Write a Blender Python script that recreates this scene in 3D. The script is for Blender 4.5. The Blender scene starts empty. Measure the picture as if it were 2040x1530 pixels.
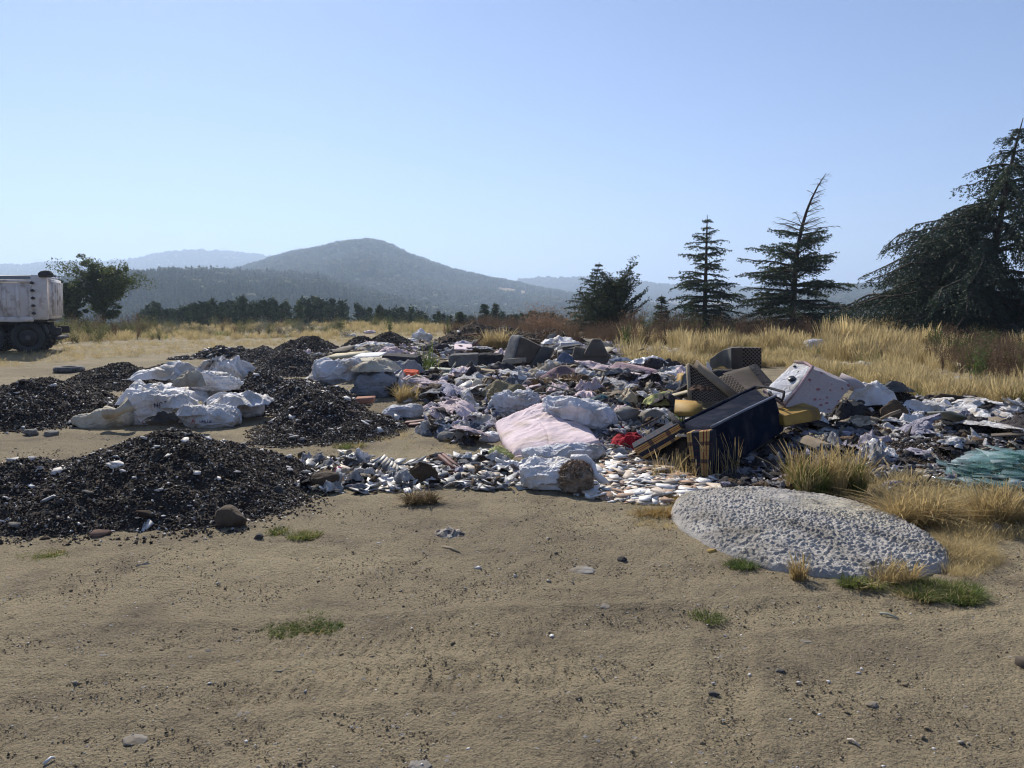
import bpy, bmesh, math, random
import numpy as np
from mathutils import Vector, Matrix, Euler
from mathutils.bvhtree import BVHTree
sc = bpy.context.scene
R = math.radians
# ---------------------------------------------------------------- camera, sky, sun, exposure
PITCH = R(5.9); F = 1541.0; CAMH = 1.6          # F in pixels of the 2040 px wide photograph
cam_d = bpy.data.cameras.new('camera'); cam = bpy.data.objects.new('camera', cam_d)
sc.collection.objects.link(cam); sc.camera = cam
cam.location = (0, 0, CAMH); cam.rotation_euler = (R(90) - PITCH, 0, 0)
cam_d.sensor_width = 36; cam_d.lens = F / 2040 * 36
cam_d.clip_start = .05; cam_d.clip_end = 40000
SUN_AZ, SUN_EL = R(-23), R(37)                   # azimuth from +Y, clockwise
world = bpy.data.worlds.new('World'); sc.world = world; world.use_nodes = True
wn = world.node_tree; wn.nodes.clear()
sky = wn.nodes.new('ShaderNodeTexSky'); sky.sky_type = 'NISHITA'; sky.sun_disc = False
sky.sun_elevation = SUN_EL; sky.sun_rotation = SUN_AZ
sky.altitude = 900; sky.air_density = 1.0; sky.dust_density = .35; sky.ozone_density = 4.0
bg = wn.nodes.new('ShaderNodeBackground'); bg.inputs[1].default_value = .078
wo = wn.nodes.new('ShaderNodeOutputWorld')
tint = wn.nodes.new('ShaderNodeMix'); tint.data_type = 'RGBA'; tint.blend_type = 'MULTIPLY'; tint.inputs[0].default_value = 1; tint.inputs[7].default_value = (.93, .93, 1.06, 1)
wn.links.new(sky.outputs[0], tint.inputs[6]); wn.links.new(tint.outputs[2], bg.inputs[0]); wn.links.new(bg.outputs[0], wo.inputs[0])
sun_d = bpy.data.lights.new('sun', 'SUN'); sun_d.energy = 5.0; sun_d.angle = R(.55); sun_d.color = (1, .94, .84)
sun = bpy.data.objects.new('sun', sun_d); sc.collection.objects.link(sun)
sd = Vector((math.sin(SUN_AZ) * math.cos(SUN_EL), math.cos(SUN_AZ) * math.cos(SUN_EL), math.sin(SUN_EL)))
sun.rotation_euler = sd.to_track_quat('Z', 'Y').to_euler()
sun.location = sd * 60
vs = sc.view_settings; vs.view_transform = 'Standard'; vs.look = 'None'; vs.gamma = 1; vs.exposure = .47
vs.use_curve_mapping = False
sc.render.engine = 'CYCLES'
cy = sc.cycles; cy.use_denoising = True; cy.max_bounces = 6; cy.diffuse_bounces = 3; cy.glossy_bounces = 2
cy.transmission_bounces = 4; cy.transparent_max_bounces = 12; cy.volume_bounces = 1; cy.use_adaptive_sampling = True
cy.adaptive_threshold = .02; cy.filter_width = 1.15; cy.sample_clamp_indirect = 6
HAZE_DENSITY = .00038
# ---------------------------------------------------------------- noise
def _h(i, j, k, s):
    n = (i * 374761393 + j * 668265263 + k * 2147483647 + s * 974634777) & 0xFFFFFFFF
    n = ((n ^ (n >> 13)) * 1274126177) & 0xFFFFFFFF
    n = ((n ^ (n >> 15)) * 2246822519) & 0xFFFFFFFF
    return ((n ^ (n >> 16)) & 0xFFFFFF) / float(0xFFFFFF)
def vn(p, s=0):
    p = np.asarray(p, float)
    if p.shape[1] == 2: p = np.column_stack([p, np.zeros(len(p))])
    f = np.floor(p); t = p - f; t = t * t * (3 - 2 * t); i, j, k = f.astype(np.int64).T
    a = 0
    for dx in (0, 1):
        wx = t[:, 0] if dx else 1 - t[:, 0]
        for dy in (0, 1):
            wy = t[:, 1] if dy else 1 - t[:, 1]
            for dz in (0, 1):
                wz = t[:, 2] if dz else 1 - t[:, 2]
                a = a + wx * wy * wz * _h(i + dx, j + dy, k + dz, s)
    return a
def fbm(p, s=0, o=3, g=.5):
    p = np.asarray(p, float); a = 0; w = 1; tot = 0
    for q in range(o):
        a = a + w * (vn(p * 2.03 ** q + 17.3 * q, s + q) - .5); tot += w; w *= g
    return a / tot * 2
def ridge(p, s=0, pw=2.5):
    return (1 - np.abs(2 * vn(p, s) - 1)) ** pw
def crease(p, s=0, o=3):
    """folded cloth: sharp ridges at several sizes with a warped domain"""
    p = np.asarray(p, float)
    if p.shape[1] == 2: p = np.column_stack([p, np.zeros(len(p))])
    w = np.column_stack([fbm(p * .7, s + 50, 2), fbm(p * .7 + 9, s + 51, 2), fbm(p * .7 + 21, s + 52, 2)])
    q = p + w * .9; a = 0; amp = 1; tot = 0
    for k in range(o):
        a = a + amp * (ridge(q * 1.9 ** k, s + k, 3.) - .25); tot += amp; amp *= .6
    return a / tot
# ---------------------------------------------------------------- mesh helpers
COL = sc.collection
def mesh_of(name, V, Fs, mat=None, smooth=False):
    V = np.asarray(V, np.float32)
    if isinstance(Fs, np.ndarray): Fs = [Fs]
    me = bpy.data.meshes.new(name)
    loops = np.concatenate([np.asarray(f, np.int32).ravel() for f in Fs])
    tot = np.concatenate([np.full(len(f), np.asarray(f).shape[1], np.int32) for f in Fs])
    st = np.concatenate([[0], np.cumsum(tot)[:-1]]).astype(np.int32)
    me.vertices.add(len(V)); me.vertices.foreach_set('co', V.ravel())
    me.loops.add(len(loops)); me.loops.foreach_set('vertex_index', loops)
    me.polygons.add(len(tot)); me.polygons.foreach_set('loop_start', st); me.polygons.foreach_set('loop_total', tot)
    if smooth: me.polygons.foreach_set('use_smooth', np.ones(len(tot), bool))
    me.update(calc_edges=True); me.validate()
    if smooth == 2: me.set_sharp_from_angle(angle=R(38))
    if mat: me.materials.append(mat)
    return me
def link(name, me, parent=None, loc=(0, 0, 0), rot=(0, 0, 0), scale=(1, 1, 1)):
    o = bpy.data.objects.new(name, me); COL.objects.link(o)
    o.location = loc; o.rotation_euler = rot; o.scale = scale
    if parent: o.parent = parent
    return o
def tag(o, label=None, cat=None, group=None, kind=None):
    if label: o['label'] = label
    if cat: o['category'] = cat
    if group: o['group'] = group
    if kind: o['kind'] = kind
    return o
def empty(name, loc, label, cat, group=None, rz=0):
    o = bpy.data.objects.new(name, None); COL.objects.link(o); o.location = loc; o.rotation_euler = (0, 0, rz)
    o.empty_display_size = .2
    return tag(o, label, cat, group)
def wpart(name, V, Fs, mat, parent, smooth=False):
    """vertices in world space -> child of an unrotated parent (or top level at its own base)"""
    V = np.asarray(V, float)
    if parent is not None:
        loc = np.array(parent.location)
        return link(name, mesh_of(name, V - loc, Fs, mat, smooth), parent)
    loc = np.array([V[:, 0].mean(), V[:, 1].mean(), V[:, 2].min()])
    return link(name, mesh_of(name, V - loc, Fs, mat, smooth), None, loc)
def rotm(rx=0, ry=0, rz=0): return np.array(Euler((rx, ry, rz)).to_matrix())
class MB:
    def __init__(s): s.V = []; s.F = {}; s.n = 0
    def add(s, V, Fs):
        V = np.asarray(V, float)
        if isinstance(Fs, np.ndarray): Fs = [Fs]
        for f in Fs:
            f = np.asarray(f); s.F.setdefault(f.shape[1], []).append(f + s.n)
        s.V.append(V); s.n += len(V); return s
    def data(s): return np.concatenate(s.V), [np.concatenate(v) for v in s.F.values()]
def from_bm(bm):
    bm.verts.index_update()
    V = np.array([v.co[:] for v in bm.verts]); d = {}
    for f in bm.faces: d.setdefault(len(f.verts), []).append([v.index for v in f.verts])
    bm.free(); return V, [np.array(x) for x in d.values()]
_bx = {}
def box(sx, sy, sz, loc=(0, 0, 0), rot=(0, 0, 0), bev=.01, seg=1):
    k = (round(sx, 4), round(sy, 4), round(sz, 4), bev, seg)
    if k not in _bx:
        bm = bmesh.new(); bmesh.ops.create_cube(bm, size=1)
        for v in bm.verts: v.co.x *= sx; v.co.y *= sy; v.co.z *= sz
        if bev: bmesh.ops.bevel(bm, geom=bm.edges[:], offset=min(bev, .45 * min(sx, sy, sz)), segments=seg, affect='EDGES')
        _bx[k] = from_bm(bm)
    V, Fs = _bx[k]
    return V @ rotm(*rot).T + np.array(loc), Fs
def tube(pts, rad, n=7, caps=True):
    pts = np.asarray(pts, float); m = len(pts)
    rad = np.full(m, rad) if np.isscalar(rad) else np.asarray(rad)
    T = np.gradient(pts, axis=0); T /= np.linalg.norm(T, axis=1)[:, None] + 1e-9
    up = np.array([0, 0, 1.]) if abs(T[0, 2]) < .9 else np.array([1., 0, 0])
    V = []
    A = np.cross(T, up); A /= np.linalg.norm(A, axis=1)[:, None] + 1e-9; B = np.cross(T, A)
    an = np.arange(n) / n * 2 * math.pi
    V = pts[:, None] + rad[:, None, None] * (np.cos(an)[None, :, None] * A[:, None] + np.sin(an)[None, :, None] * B[:, None])
    i = np.arange(m - 1)[:, None] * n; j = np.arange(n)[None]; k = (j + 1) % n
    Fq = np.stack([i + j, i + k, i + n + k, i + n + j], -1).reshape(-1, 4)
    Fs = [Fq]
    if caps: Fs.append(np.array([np.arange(n)[::-1], (m - 1) * n + np.arange(n)]))
    return V.reshape(-1, 3), Fs
_cs = {}
def cubesphere(n):
    """unit cube surface grid (-1..1), welded"""
    if n not in _cs:
        bm = bmesh.new(); bmesh.ops.create_cube(bm, size=2)
        bmesh.ops.subdivide_edges(bm, edges=bm.edges[:], cuts=n - 1, use_grid_fill=True)
        _cs[n] = from_bm(bm)
    V, Fs = _cs[n]; return V.copy(), Fs
def squad(n, p):
    V, Fs = cubesphere(n)
    V = np.tan(V * .7) / math.tan(.7)
    r = (np.abs(V) ** p).sum(1) ** (1 / p)
    return V / r[:, None], Fs
def normals(V, Fs):
    N = np.zeros_like(V)
    for f in Fs:
        a = V[f[:, 2]] - V[f[:, 0]]; b = V[f[:, -1]] - V[f[:, 1]] if f.shape[1] > 3 else V[f[:, 1]] - V[f[:, 0]]
        n = np.cross(a, b)
        for c in range(f.shape[1]): np.add.at(N, f[:, c], n)
    N /= np.linalg.norm(N, axis=1)[:, None] + 1e-12
    if (N * (V - V.mean(0))).sum() < 0: N = -N
    return N
def sack(L, W, H, seed=0, wr=.03, lump=.12, p=2.6, n=22, ends=0., wf=5., ears=.0):
    """a filled soft bag lying on z=0, long axis x"""
    n = max(n, 40) if max(L, W) > .45 else max(n, 26); wr *= 1.75; lump *= 1.9
    U, Fs = squad(n, p)
    V = U * np.array([L / 2, W / 2, H / 2])
    t = np.abs(U[:, 0]); k = 1 - ends * np.clip((t - .45) / .55, 0, 1) ** 1.6
    V[:, 1] *= k; V[:, 2] *= k
    if ears:
        c = np.clip(np.abs(U[:, 0]) * np.abs(U[:, 1]) - .25, 0, 1)
        V[:, :2] *= (1 + ears * c)[:, None]
    N = normals(V, Fs); S = max(L, W)
    q = V / S
    V += N * (fbm(q * 3.1 + seed * 7.7, seed, 2) * lump * H)[:, None]
    an = q * np.array([wf * .45, wf * 1.3, wf * 1.3]) + seed * 3.1
    V += N * (crease(an, seed + 3, 3) * wr * S)[:, None]
    V += N * (crease(q * wf * 2.6 + seed, seed + 9, 2) * wr * .42 * S)[:, None]
    V[:, 2] += H * .28 * fbm(q[:, :2] * 2.4 + seed * 1.7, seed + 12, 2) * (U[:, 2] > 0)
    z = V[:, 2]; f = -H * .33
    V[:, 2] = np.where(z < f, f + (z - f) * .12, z); V[:, 2] -= V[:, 2].min()
    return V, Fs
def blob(w, d, h, seed=0, amp=.3, fr=2.2, n=14, p=2.2, facet=True):
    """a crumpled thing sitting on z=0"""
    U, Fs = squad(n, p)
    a = crease(U * fr * .6 + seed * 5.3, seed, 3) * amp + fbm(U * 1.3 + seed, seed + 8, 2) * amp * .9
    V = U * (1 + a)[:, None] * np.array([w / 2, d / 2, h / 2])
    z = V[:, 2]; f = -h * .3; V[:, 2] = np.where(z < f, f + (z - f) * .1, z); V[:, 2] -= V[:, 2].min()
    return V, Fs
def grid_faces(nu, nv):
    i = np.arange(nu - 1)[:, None] * nv; j = np.arange(nv - 1)[None]
    return np.stack([i + j, i + nv + j, i + nv + j + 1, i + j + 1], -1).reshape(-1, 4)
def thicken(V, nu, nv, off):
    """grid surface -> closed thin body"""
    Fq = grid_faces(nu, nv); m = nu * nv
    V2 = np.concatenate([V, V + off])
    idx = np.arange(m).reshape(nu, nv)
    rim = np.concatenate([idx[0, :], idx[1:, -1], idx[-1, -2::-1], idx[-2:0:-1, 0]])
    nx = np.roll(rim, -1)
    side = np.stack([rim, nx, nx + m, rim + m], -1)
    return V2, [np.concatenate([Fq[:, ::-1], Fq + m, side[:, ::-1]])]
def sheet(w, d, h, seed=0, cr=.06, fr=3., n=34, irr=.25, t=.004, tail=0.):
    """crumpled cloth/plastic sheet lying over something of height h"""
    u = np.linspace(-1, 1, n); X, Y = np.meshgrid(u, u, indexing='ij')
    P = np.column_stack([X.ravel(), Y.ravel()])
    a = np.arctan2(P[:, 1], P[:, 0]); rr = np.maximum(np.abs(P[:, 0]), np.abs(P[:, 1])); r2 = np.hypot(P[:, 0], P[:, 1]) + 1e-9
    disk = P * (rr / r2)[:, None] * .55 + P * .45
    ra = 1 + irr * fbm(np.column_stack([np.cos(a) * 1.6, np.sin(a) * 1.6, np.full(len(a), seed * 3.3)]), seed, 3) * 1.6
    Q = disk * ra[:, None]
    w, d = w * 1.3, d * 1.3; S = max(w, d); XY = Q * np.array([w / 2, d / 2])
    rho = np.clip(rr, 0, 1)
    z = h * (1 - rho ** 2.2) * (1 + .5 * fbm(Q * 1.7 + seed, seed + 2, 2))
    z = z + (crease(np.column_stack([XY / S * fr * 1.3 + seed * 2.2]), seed + 4, 3) + .15) * cr * S * (.5 + .5 * (1 - rho ** 3))
    XY = XY + .5 * cr * S * np.column_stack([fbm(Q * fr + 3, seed + 6, 2), fbm(Q * fr + 8, seed + 7, 2)])
    z = np.maximum(z, .004 + .01 * vn(Q * 9, seed))
    V = np.column_stack([XY, z])
    return thicken(V, n, n, np.array([0, 0, -t]))
def hexa(c, n=8, rnd=9, wr=0, wf=5, seed=0, lump=0, soft=None):
    """rounded body with 8 world corners: front BL BR TR TL then back BL BR TR TL"""
    U, Fs = squad(n, rnd * 1.7) if rnd < 18 else cubesphere(n)
    if soft: U = U * (1 + 0 * U)
    c = np.array(c, float); u = (U + 1) / 2
    x, z, y = u[:, 0:1], u[:, 2:3], u[:, 1:2]
    fr = (1 - x) * (1 - z) * c[0] + x * (1 - z) * c[1] + x * z * c[2] + (1 - x) * z * c[3]
    bk = (1 - x) * (1 - z) * c[4] + x * (1 - z) * c[5] + x * z * c[6] + (1 - x) * z * c[7]
    V = (1 - y) * fr + y * bk
    if wr or lump:
        N = normals(V, Fs); S = np.ptp(V, axis=0).max(); q = (V - V.mean(0)) / S
        V = V + N * (crease(q * wf + seed, seed, 3) * wr + fbm(q * 2.2 + seed, seed + 5, 2) * lump)[:, None]
    return V, Fs
_ch = {}
def chip(seed, flat=.4, npt=11):
    """convex angular stone, about unit size"""
    k = (seed, flat, npt)
    if k not in _ch:
        r = np.random.RandomState(seed); P = r.normal(size=(npt, 3)); P /= np.linalg.norm(P, axis=1)[:, None]
        P *= r.uniform(.75, 1.1, (npt, 1)) * np.array([.5, .36, .5 * flat]) * 1.05
        bm = bmesh.new()
        for q in P: bm.verts.new(q)
        g = bmesh.ops.convex_hull(bm, input=bm.verts[:])
        bmesh.ops.delete(bm, geom=[v for v in bm.verts if not v.link_faces], context='VERTS')
        bmesh.ops.recalc_face_normals(bm, faces=bm.faces[:])
        _ch[k] = from_bm(bm)
    return _ch[k]
def rock(w, d, h, seed=0, n=7, amp=.22):
    U, Fs = squad(n, 2.4)
    rs = np.random.RandomState(seed + 900)
    for _ in range(9):                                     # cut flat facets
        nrm = rs.normal(size=3); nrm /= np.linalg.norm(nrm); dd = rs.uniform(.62, .85)
        e = U @ nrm - dd; U = U - np.where(e > 0, e, 0)[:, None] * nrm * .9
    V = U * (1 + amp * fbm(U * 1.6 + seed, seed, 3))[:, None] * np.array([w / 2, d / 2, h / 2])
    V[:, 2] -= V[:, 2].min() * .8
    return V, Fs
def shard(seed, t=.12, n=None):
    """broken flat plate, about unit size, thickness t"""
    r = np.random.RandomState(seed); n = n or [3, 4, 4, 4, 5][r.randint(5)]
    a = np.sort(r.uniform(0, 2 * math.pi, n)); a = np.arange(n) / n * 2 * math.pi + r.uniform(-.35, .35, n)
    P = np.column_stack([np.cos(a) * .5, np.sin(a) * .5]) * r.uniform(.55, 1.25, (n, 1)) * np.array([1.1, r.uniform(.5, .95)])
    V = np.concatenate([np.column_stack([P, np.full(n, -t / 2)]), np.column_stack([P * .97, np.full(n, t / 2)])])
    i = np.arange(n); j = (i + 1) % n
    return V, [i[None, ::-1], i[None] + n, np.stack([i, j, j + n, i + n], -1)]
def rand_rots(rs, n, tilt=.5):
    return np.column_stack([rs.normal(0, tilt, n), rs.normal(0, tilt, n), rs.uniform(0, 6.283, n)])
def eul(r):
    """(n,3) eulers XYZ -> (n,3,3)"""
    cx, sx = np.cos(r[:, 0]), np.sin(r[:, 0]); cy_, sy = np.cos(r[:, 1]), np.sin(r[:, 1]); cz, sz = np.cos(r[:, 2]), np.sin(r[:, 2])
    M_ = np.empty((len(r), 3, 3))
    M_[:, 0, 0] = cy_ * cz; M_[:, 0, 1] = cz * sx * sy - cx * sz; M_[:, 0, 2] = cx * cz * sy + sx * sz
    M_[:, 1, 0] = cy_ * sz; M_[:, 1, 1] = cx * cz + sx * sy * sz; M_[:, 1, 2] = -cz * sx + cx * sy * sz
    M_[:, 2, 0] = -sy; M_[:, 2, 1] = cy_ * sx; M_[:, 2, 2] = cx * cy_
    return M_
# ---------------------------------------------------------------- geometry-node scatter for stuff
_src = {}
def scatter(name, meshes, P, rot, scl, kind='stuff', parent=None, seed=0):
    P = np.asarray(P, np.float32); n = len(P); rs = np.random.RandomState(seed)
    key = tuple(m.name for m in meshes)
    if key not in _src:
        c = bpy.data.collections.new('source_' + name)
        for q, m in enumerate(meshes): c.objects.link(bpy.data.objects.new('source_%s_%02d' % (name, q), m))
        _src[key] = c
    c = _src[key]
    off = np.zeros(3)
    if parent is not None: off = np.array(parent.location)
    me = bpy.data.meshes.new(name); me.vertices.add(n); me.vertices.foreach_set('co', (P - off).astype(np.float32).ravel())
    a = me.attributes.new('rot', 'FLOAT_VECTOR', 'POINT'); a.data.foreach_set('vector', np.asarray(rot, np.float32).ravel())
    scl = np.asarray(scl, np.float32)
    if scl.ndim == 1: scl = np.repeat(scl[:, None], 3, 1)
    a = me.attributes.new('scl', 'FLOAT_VECTOR', 'POINT'); a.data.foreach_set('vector', scl.ravel())
    a = me.attributes.new('idx', 'INT', 'POINT'); a.data.foreach_set('value', rs.randint(0, len(meshes), n).astype(np.int32))
    g = bpy.data.node_groups.new('scatter_' + name, 'GeometryNodeTree')
    g.interface.new_socket('Geometry', in_out='INPUT', socket_type='NodeSocketGeometry')
    g.interface.new_socket('Geometry', in_out='OUTPUT', socket_type='NodeSocketGeometry')
    N = g.nodes; gi = N.new('NodeGroupInput'); go = N.new('NodeGroupOutput')
    ci = N.new('GeometryNodeCollectionInfo'); ci.inputs[0].default_value = c; ci.inputs[1].default_value = True; ci.inputs[2].default_value = True
    ip = N.new('GeometryNodeInstanceOnPoints'); ip.inputs['Pick Instance'].default_value = True
    def na(nm, dt):
        x = N.new('GeometryNodeInputNamedAttribute'); x.data_type = dt; x.inputs[0].default_value = nm
        return x.outputs['Attribute']
    g.links.new(gi.outputs[0], ip.inputs['Points']); g.links.new(ci.outputs[0], ip.inputs['Instance'])
    g.links.new(na('idx', 'INT'), ip.inputs['Instance Index'])
    e2r = N.new('FunctionNodeEulerToRotation'); g.links.new(na('rot', 'FLOAT_VECTOR'), e2r.inputs[0]); g.links.new(e2r.outputs[0], ip.inputs['Rotation'])
    g.links.new(na('scl', 'FLOAT_VECTOR'), ip.inputs['Scale']); g.links.new(ip.outputs[0], go.inputs[0])
    o = link(name, me, parent); o['kind'] = kind
    md = o.modifiers.new('scatter', 'NODES'); md.node_group = g
    return o
# ---------------------------------------------------------------- materials
def M(name, c1, c2=None, sc1=4., rough=.9, bump=.0, bs=30., spec=.25, rnd=.0, c3=None, sc3=1., a3=.5, trans=0., dirt=None, ds=2., metal=0., fold=0.):
    m = bpy.data.materials.new(name); m.use_nodes = True; nt = m.node_tree; N = nt.nodes; L = nt.links
    b = N['Principled BSDF']; b.inputs['Roughness'].default_value = rough; b.inputs['Specular IOR Level'].default_value = spec
    b.inputs['Metallic'].default_value = metal
    tc = N.new('ShaderNodeTexCoord'); oi = N.new('ShaderNodeObjectInfo')
    co = N.new('ShaderNodeVectorMath'); co.operation = 'ADD'
    ofs = N.new('ShaderNodeVectorMath'); ofs.operation = 'SCALE'; ofs.inputs[0].default_value = (37, 91, 53)
    L.new(oi.outputs['Random'], ofs.inputs['Scale']); L.new(tc.outputs['Object'], co.inputs[0]); L.new(ofs.outputs[0], co.inputs[1])
    def noise(s, det=5):
        x = N.new('ShaderNodeTexNoise'); x.inputs['Scale'].default_value = s; x.inputs['Detail'].default_value = det
        L.new(co.outputs[0], x.inputs['Vector']); return x.outputs['Fac']
    def rampm(f, lo, hi):
        r = N.new('ShaderNodeMapRange'); r.inputs[1].default_value = lo; r.inputs[2].default_value = hi; L.new(f, r.inputs[0]); return r.outputs[0]
    def mix(f, a, bb):
        x = N.new('ShaderNodeMix'); x.data_type = 'RGBA'
        if hasattr(f, 'node'): L.new(f, x.inputs[0])
        else: x.inputs[0].default_value = f
        for s_, q in ((6, a), (7, bb)):
            if hasattr(q, 'node'): L.new(q, x.inputs[s_])
            else: x.inputs[s_].default_value = (*q, 1)
        return x.outputs[2]
    col = mix(rampm(noise(sc1), .36, .64), c1, c2 or tuple(v * .8 for v in c1))
    if c3: col = mix(rampm(noise(sc3, 3), .62 - a3 * .25, .72 - a3 * .2), col, c3)
    if dirt: col = mix(rampm(noise(ds, 6), .5, .68), col, dirt)
    if rnd:
        hs = N.new('ShaderNodeHueSaturation'); mr = N.new('ShaderNodeMapRange'); L.new(oi.outputs['Random'], mr.inputs[0])
        mr.inputs[3].default_value = 1 - rnd; mr.inputs[4].default_value = 1 + rnd
        L.new(mr.outputs[0], hs.inputs['Value']); L.new(col, hs.inputs['Color']); col = hs.outputs[0]
    L.new(col, b.inputs['Base Color'])
    if bump:
        bp = N.new('ShaderNodeBump'); bp.inputs['Distance'].default_value = 1; bp.inputs['Strength'].default_value = 1
        ml = N.new('ShaderNodeMath'); ml.operation = 'MULTIPLY'; ml.inputs[1].default_value = bump
        L.new(noise(bs, 4), ml.inputs[0]); hgt = ml.outputs[0]
        if fold:
            x = N.new('ShaderNodeTexNoise'); x.inputs['Scale'].default_value = 7; x.inputs['Detail'].default_value = 3; x.inputs['Distortion'].default_value = 1.2; L.new(co.outputs[0], x.inputs['Vector'])
            a1 = N.new('ShaderNodeMath'); a1.operation = 'SUBTRACT'; a1.inputs[1].default_value = .5; L.new(x.outputs['Fac'], a1.inputs[0]); a2 = N.new('ShaderNodeMath'); a2.operation = 'ABSOLUTE'; L.new(a1.outputs[0], a2.inputs[0])
            a3 = N.new('ShaderNodeMath'); a3.operation = 'POWER'; a3.inputs[1].default_value = .6; L.new(a2.outputs[0], a3.inputs[0]); a4 = N.new('ShaderNodeMath'); a4.operation = 'MULTIPLY_ADD'; a4.inputs[1].default_value = -fold; L.new(a3.outputs[0], a4.inputs[0]); L.new(hgt, a4.inputs[2]); hgt = a4.outputs[0]
        L.new(hgt, bp.inputs['Height']); L.new(bp.outputs[0], b.inputs['Normal'])
    if trans:
        tr = N.new('ShaderNodeBsdfTranslucent'); L.new(col, tr.inputs[0]); ms = N.new('ShaderNodeMixShader'); ms.inputs[0].default_value = trans
        L.new(b.outputs[0], ms.inputs[1]); L.new(tr.outputs[0], ms.inputs[2]); L.new(ms.outputs[0], N['Material Output'].inputs[0])
    m['nodes_ready'] = 1
    return m
def glassy(name, tint, alpha=.5):
    m = bpy.data.materials.new(name); m.use_nodes = True; nt = m.node_tree; N = nt.nodes; L = nt.links
    b = N['Principled BSDF']; b.inputs['Base Color'].default_value = (*tint, 1); b.inputs['Roughness'].default_value = .06
    b.inputs['Specular IOR Level'].default_value = .6
    tr = N.new('ShaderNodeBsdfTransparent'); tr.inputs[0].default_value = (*[min(1, .55 + t) for t in tint], 1)
    ms = N.new('ShaderNodeMixShader'); ms.inputs[0].default_value = alpha
    L.new(tr.outputs[0], ms.inputs[1]); L.new(b.outputs[0], ms.inputs[2]); L.new(ms.outputs[0], N['Material Output'].inputs[0])
    return m
m_ground = None
# ---------------------------------------------------------------- picture <-> place
def ray(px, py):
    v = (765 - py) / F
    return np.array([(px - 1020) / F, math.cos(PITCH) + v * math.sin(PITCH), v * math.cos(PITCH) - math.sin(PITCH)])
def Wp(px, py, d):
    r = ray(px, py); return np.array([0, 0, CAMH]) + r * (d / r[1])
def sm(a, b, x):
    t = np.clip((x - a) / (b - a), 0, 1); return t * t * (3 - 2 * t)
BUMPS = [(-1.0, 13.5, 2.2, 1.8, .10), (1.2, 13, 2.6, 2.8, .22), (3.0, 11.8, 1.6, 2.0, .2), (1.0, 18.5, 3.0, 2.5, .2), (5.0, 8.3, 1.4, 1.2, .10),
         (-3., 20, 3, 3, .06), (1.2, 9.4, .8, .7, .12), (4.7, 25., 7., 3., .25)]
EDGE = np.array([[-180, 60], [-60, 62], [-33, 60], [-20, 58], [-6, 52], [2, 44], [10, 38], [20, 37], [34, 36], [60, 40], [180, 60]], float)
SKY = [  # crest distance, near width, far width, base height, [(px, py)...]
    (3500, 1500, 2500, -20, [(-3000, 540), (-800, 536), (0, 532), (60, 532), (110, 528), (250, 525), (300, 515), (350, 505), (400, 503), (450, 505), (520, 511), (600, 522), (800, 560), (1000, 577), (1330, 580), (1700, 580), (3500, 560), (9000, 545)]),
    (2800, 1200, 1800, -20, [(-3000, 600), (700, 606), (900, 590), (1000, 572), (1040, 562), (1100, 558), (1160, 558), (1250, 565), (1330, 573), (1500, 579), (1600, 585), (1700, 600), (9000, 600)]),
    (1500, 1050, 1200, -22, [(-3000, 640), (200, 640), (350, 600), (450, 548), (520, 528), (560, 514), (600, 504), (650, 496), (700, 487), (735, 481), (765, 487), (800, 503), (850, 524), (900, 541), (950, 553), (1000, 563), (1050, 574), (1100, 582), (1200, 598), (1350, 612), (9000, 640)]),
    (1700, 1100, 1200, -22, [(-3000, 650), (1350, 640), (1500, 600), (1600, 585), (1680, 572), (1750, 568), (1900, 567), (2300, 560), (9000, 590)]),
    (800, 560, 400, -24, [(-3000, 590), (0, 570), (200, 556), (270, 549), (350, 546), (480, 548), (560, 553), (640, 558), (700, 577), (800, 602), (900, 625), (1100, 640), (9000, 640)]),
]
def height(x, y):
    x = np.asarray(x, float).ravel(); y = np.asarray(y, float).ravel()
    r = np.hypot(x, y) + 1e-9; az = np.degrees(np.arctan2(x, y))
    P = np.column_stack([x, y])
    z = .05 * fbm(P / 9. + 5, 1, 2) * sm(3, 9, r)
    for bx_, by_, sx, sy, h in BUMPS:
        z = z + h * np.exp(-((x - bx_) / sx) ** 2 - ((y - by_) / sy) ** 2) * (1 + .5 * fbm(P / .9, 3, 3))
    e = np.interp(az, EDGE[:, 0], EDGE[:, 1])
    far = r > 30
    if far.any():
        rr = r[far]; ee = e[far]; azf = az[far]; Pf = P[far]
        drop = -22 * sm(0, 150, rr - ee) * 1.
        pxv = 1020 + F * np.tan(np.radians(np.clip(azf, -80, 80)))
        pxv = np.where(azf < -80, -3000, np.where(azf > 80, 9000, pxv))
        hh = drop
        for (Rk, wn_, wf_, base, prof) in SKY:
            prof = np.array(prof, float)
            py = np.interp(pxv, prof[:, 0], prof[:, 1])
            ca = np.cos(np.radians(np.clip(azf, -60, 60)))
            v = (765 - py) / F; ta = (v * math.cos(PITCH) - math.sin(PITCH)) / (math.cos(PITCH) + v * math.sin(PITCH))
            crest = CAMH + ta * Rk * ca - (6 if Rk < 2500 else 0)
            t = np.where(rr < Rk, 1 - (Rk - rr) / wn_, 1 - (rr - Rk) / wf_)
            t = np.clip(t, 0, 1); s = t ** 1.35 * .6 + sm(0, 1, t) * .4
            q = base + (crest - base) * s
            q = q + (crest - base) * .03 * fbm(Pf / (Rk * .035), 70 + int(Rk) % 13, 3) * s + (crest - base) * .20 * fbm(Pf / (Rk * .11), 30 + int(Rk) % 17, 4) * s * (1 - s) * 4
            hh = np.maximum(hh, q)
        z[far] += np.where(rr > ee, hh, 0)
    return z
def gz(x, y): return float(height([x], [y])[0])
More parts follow.
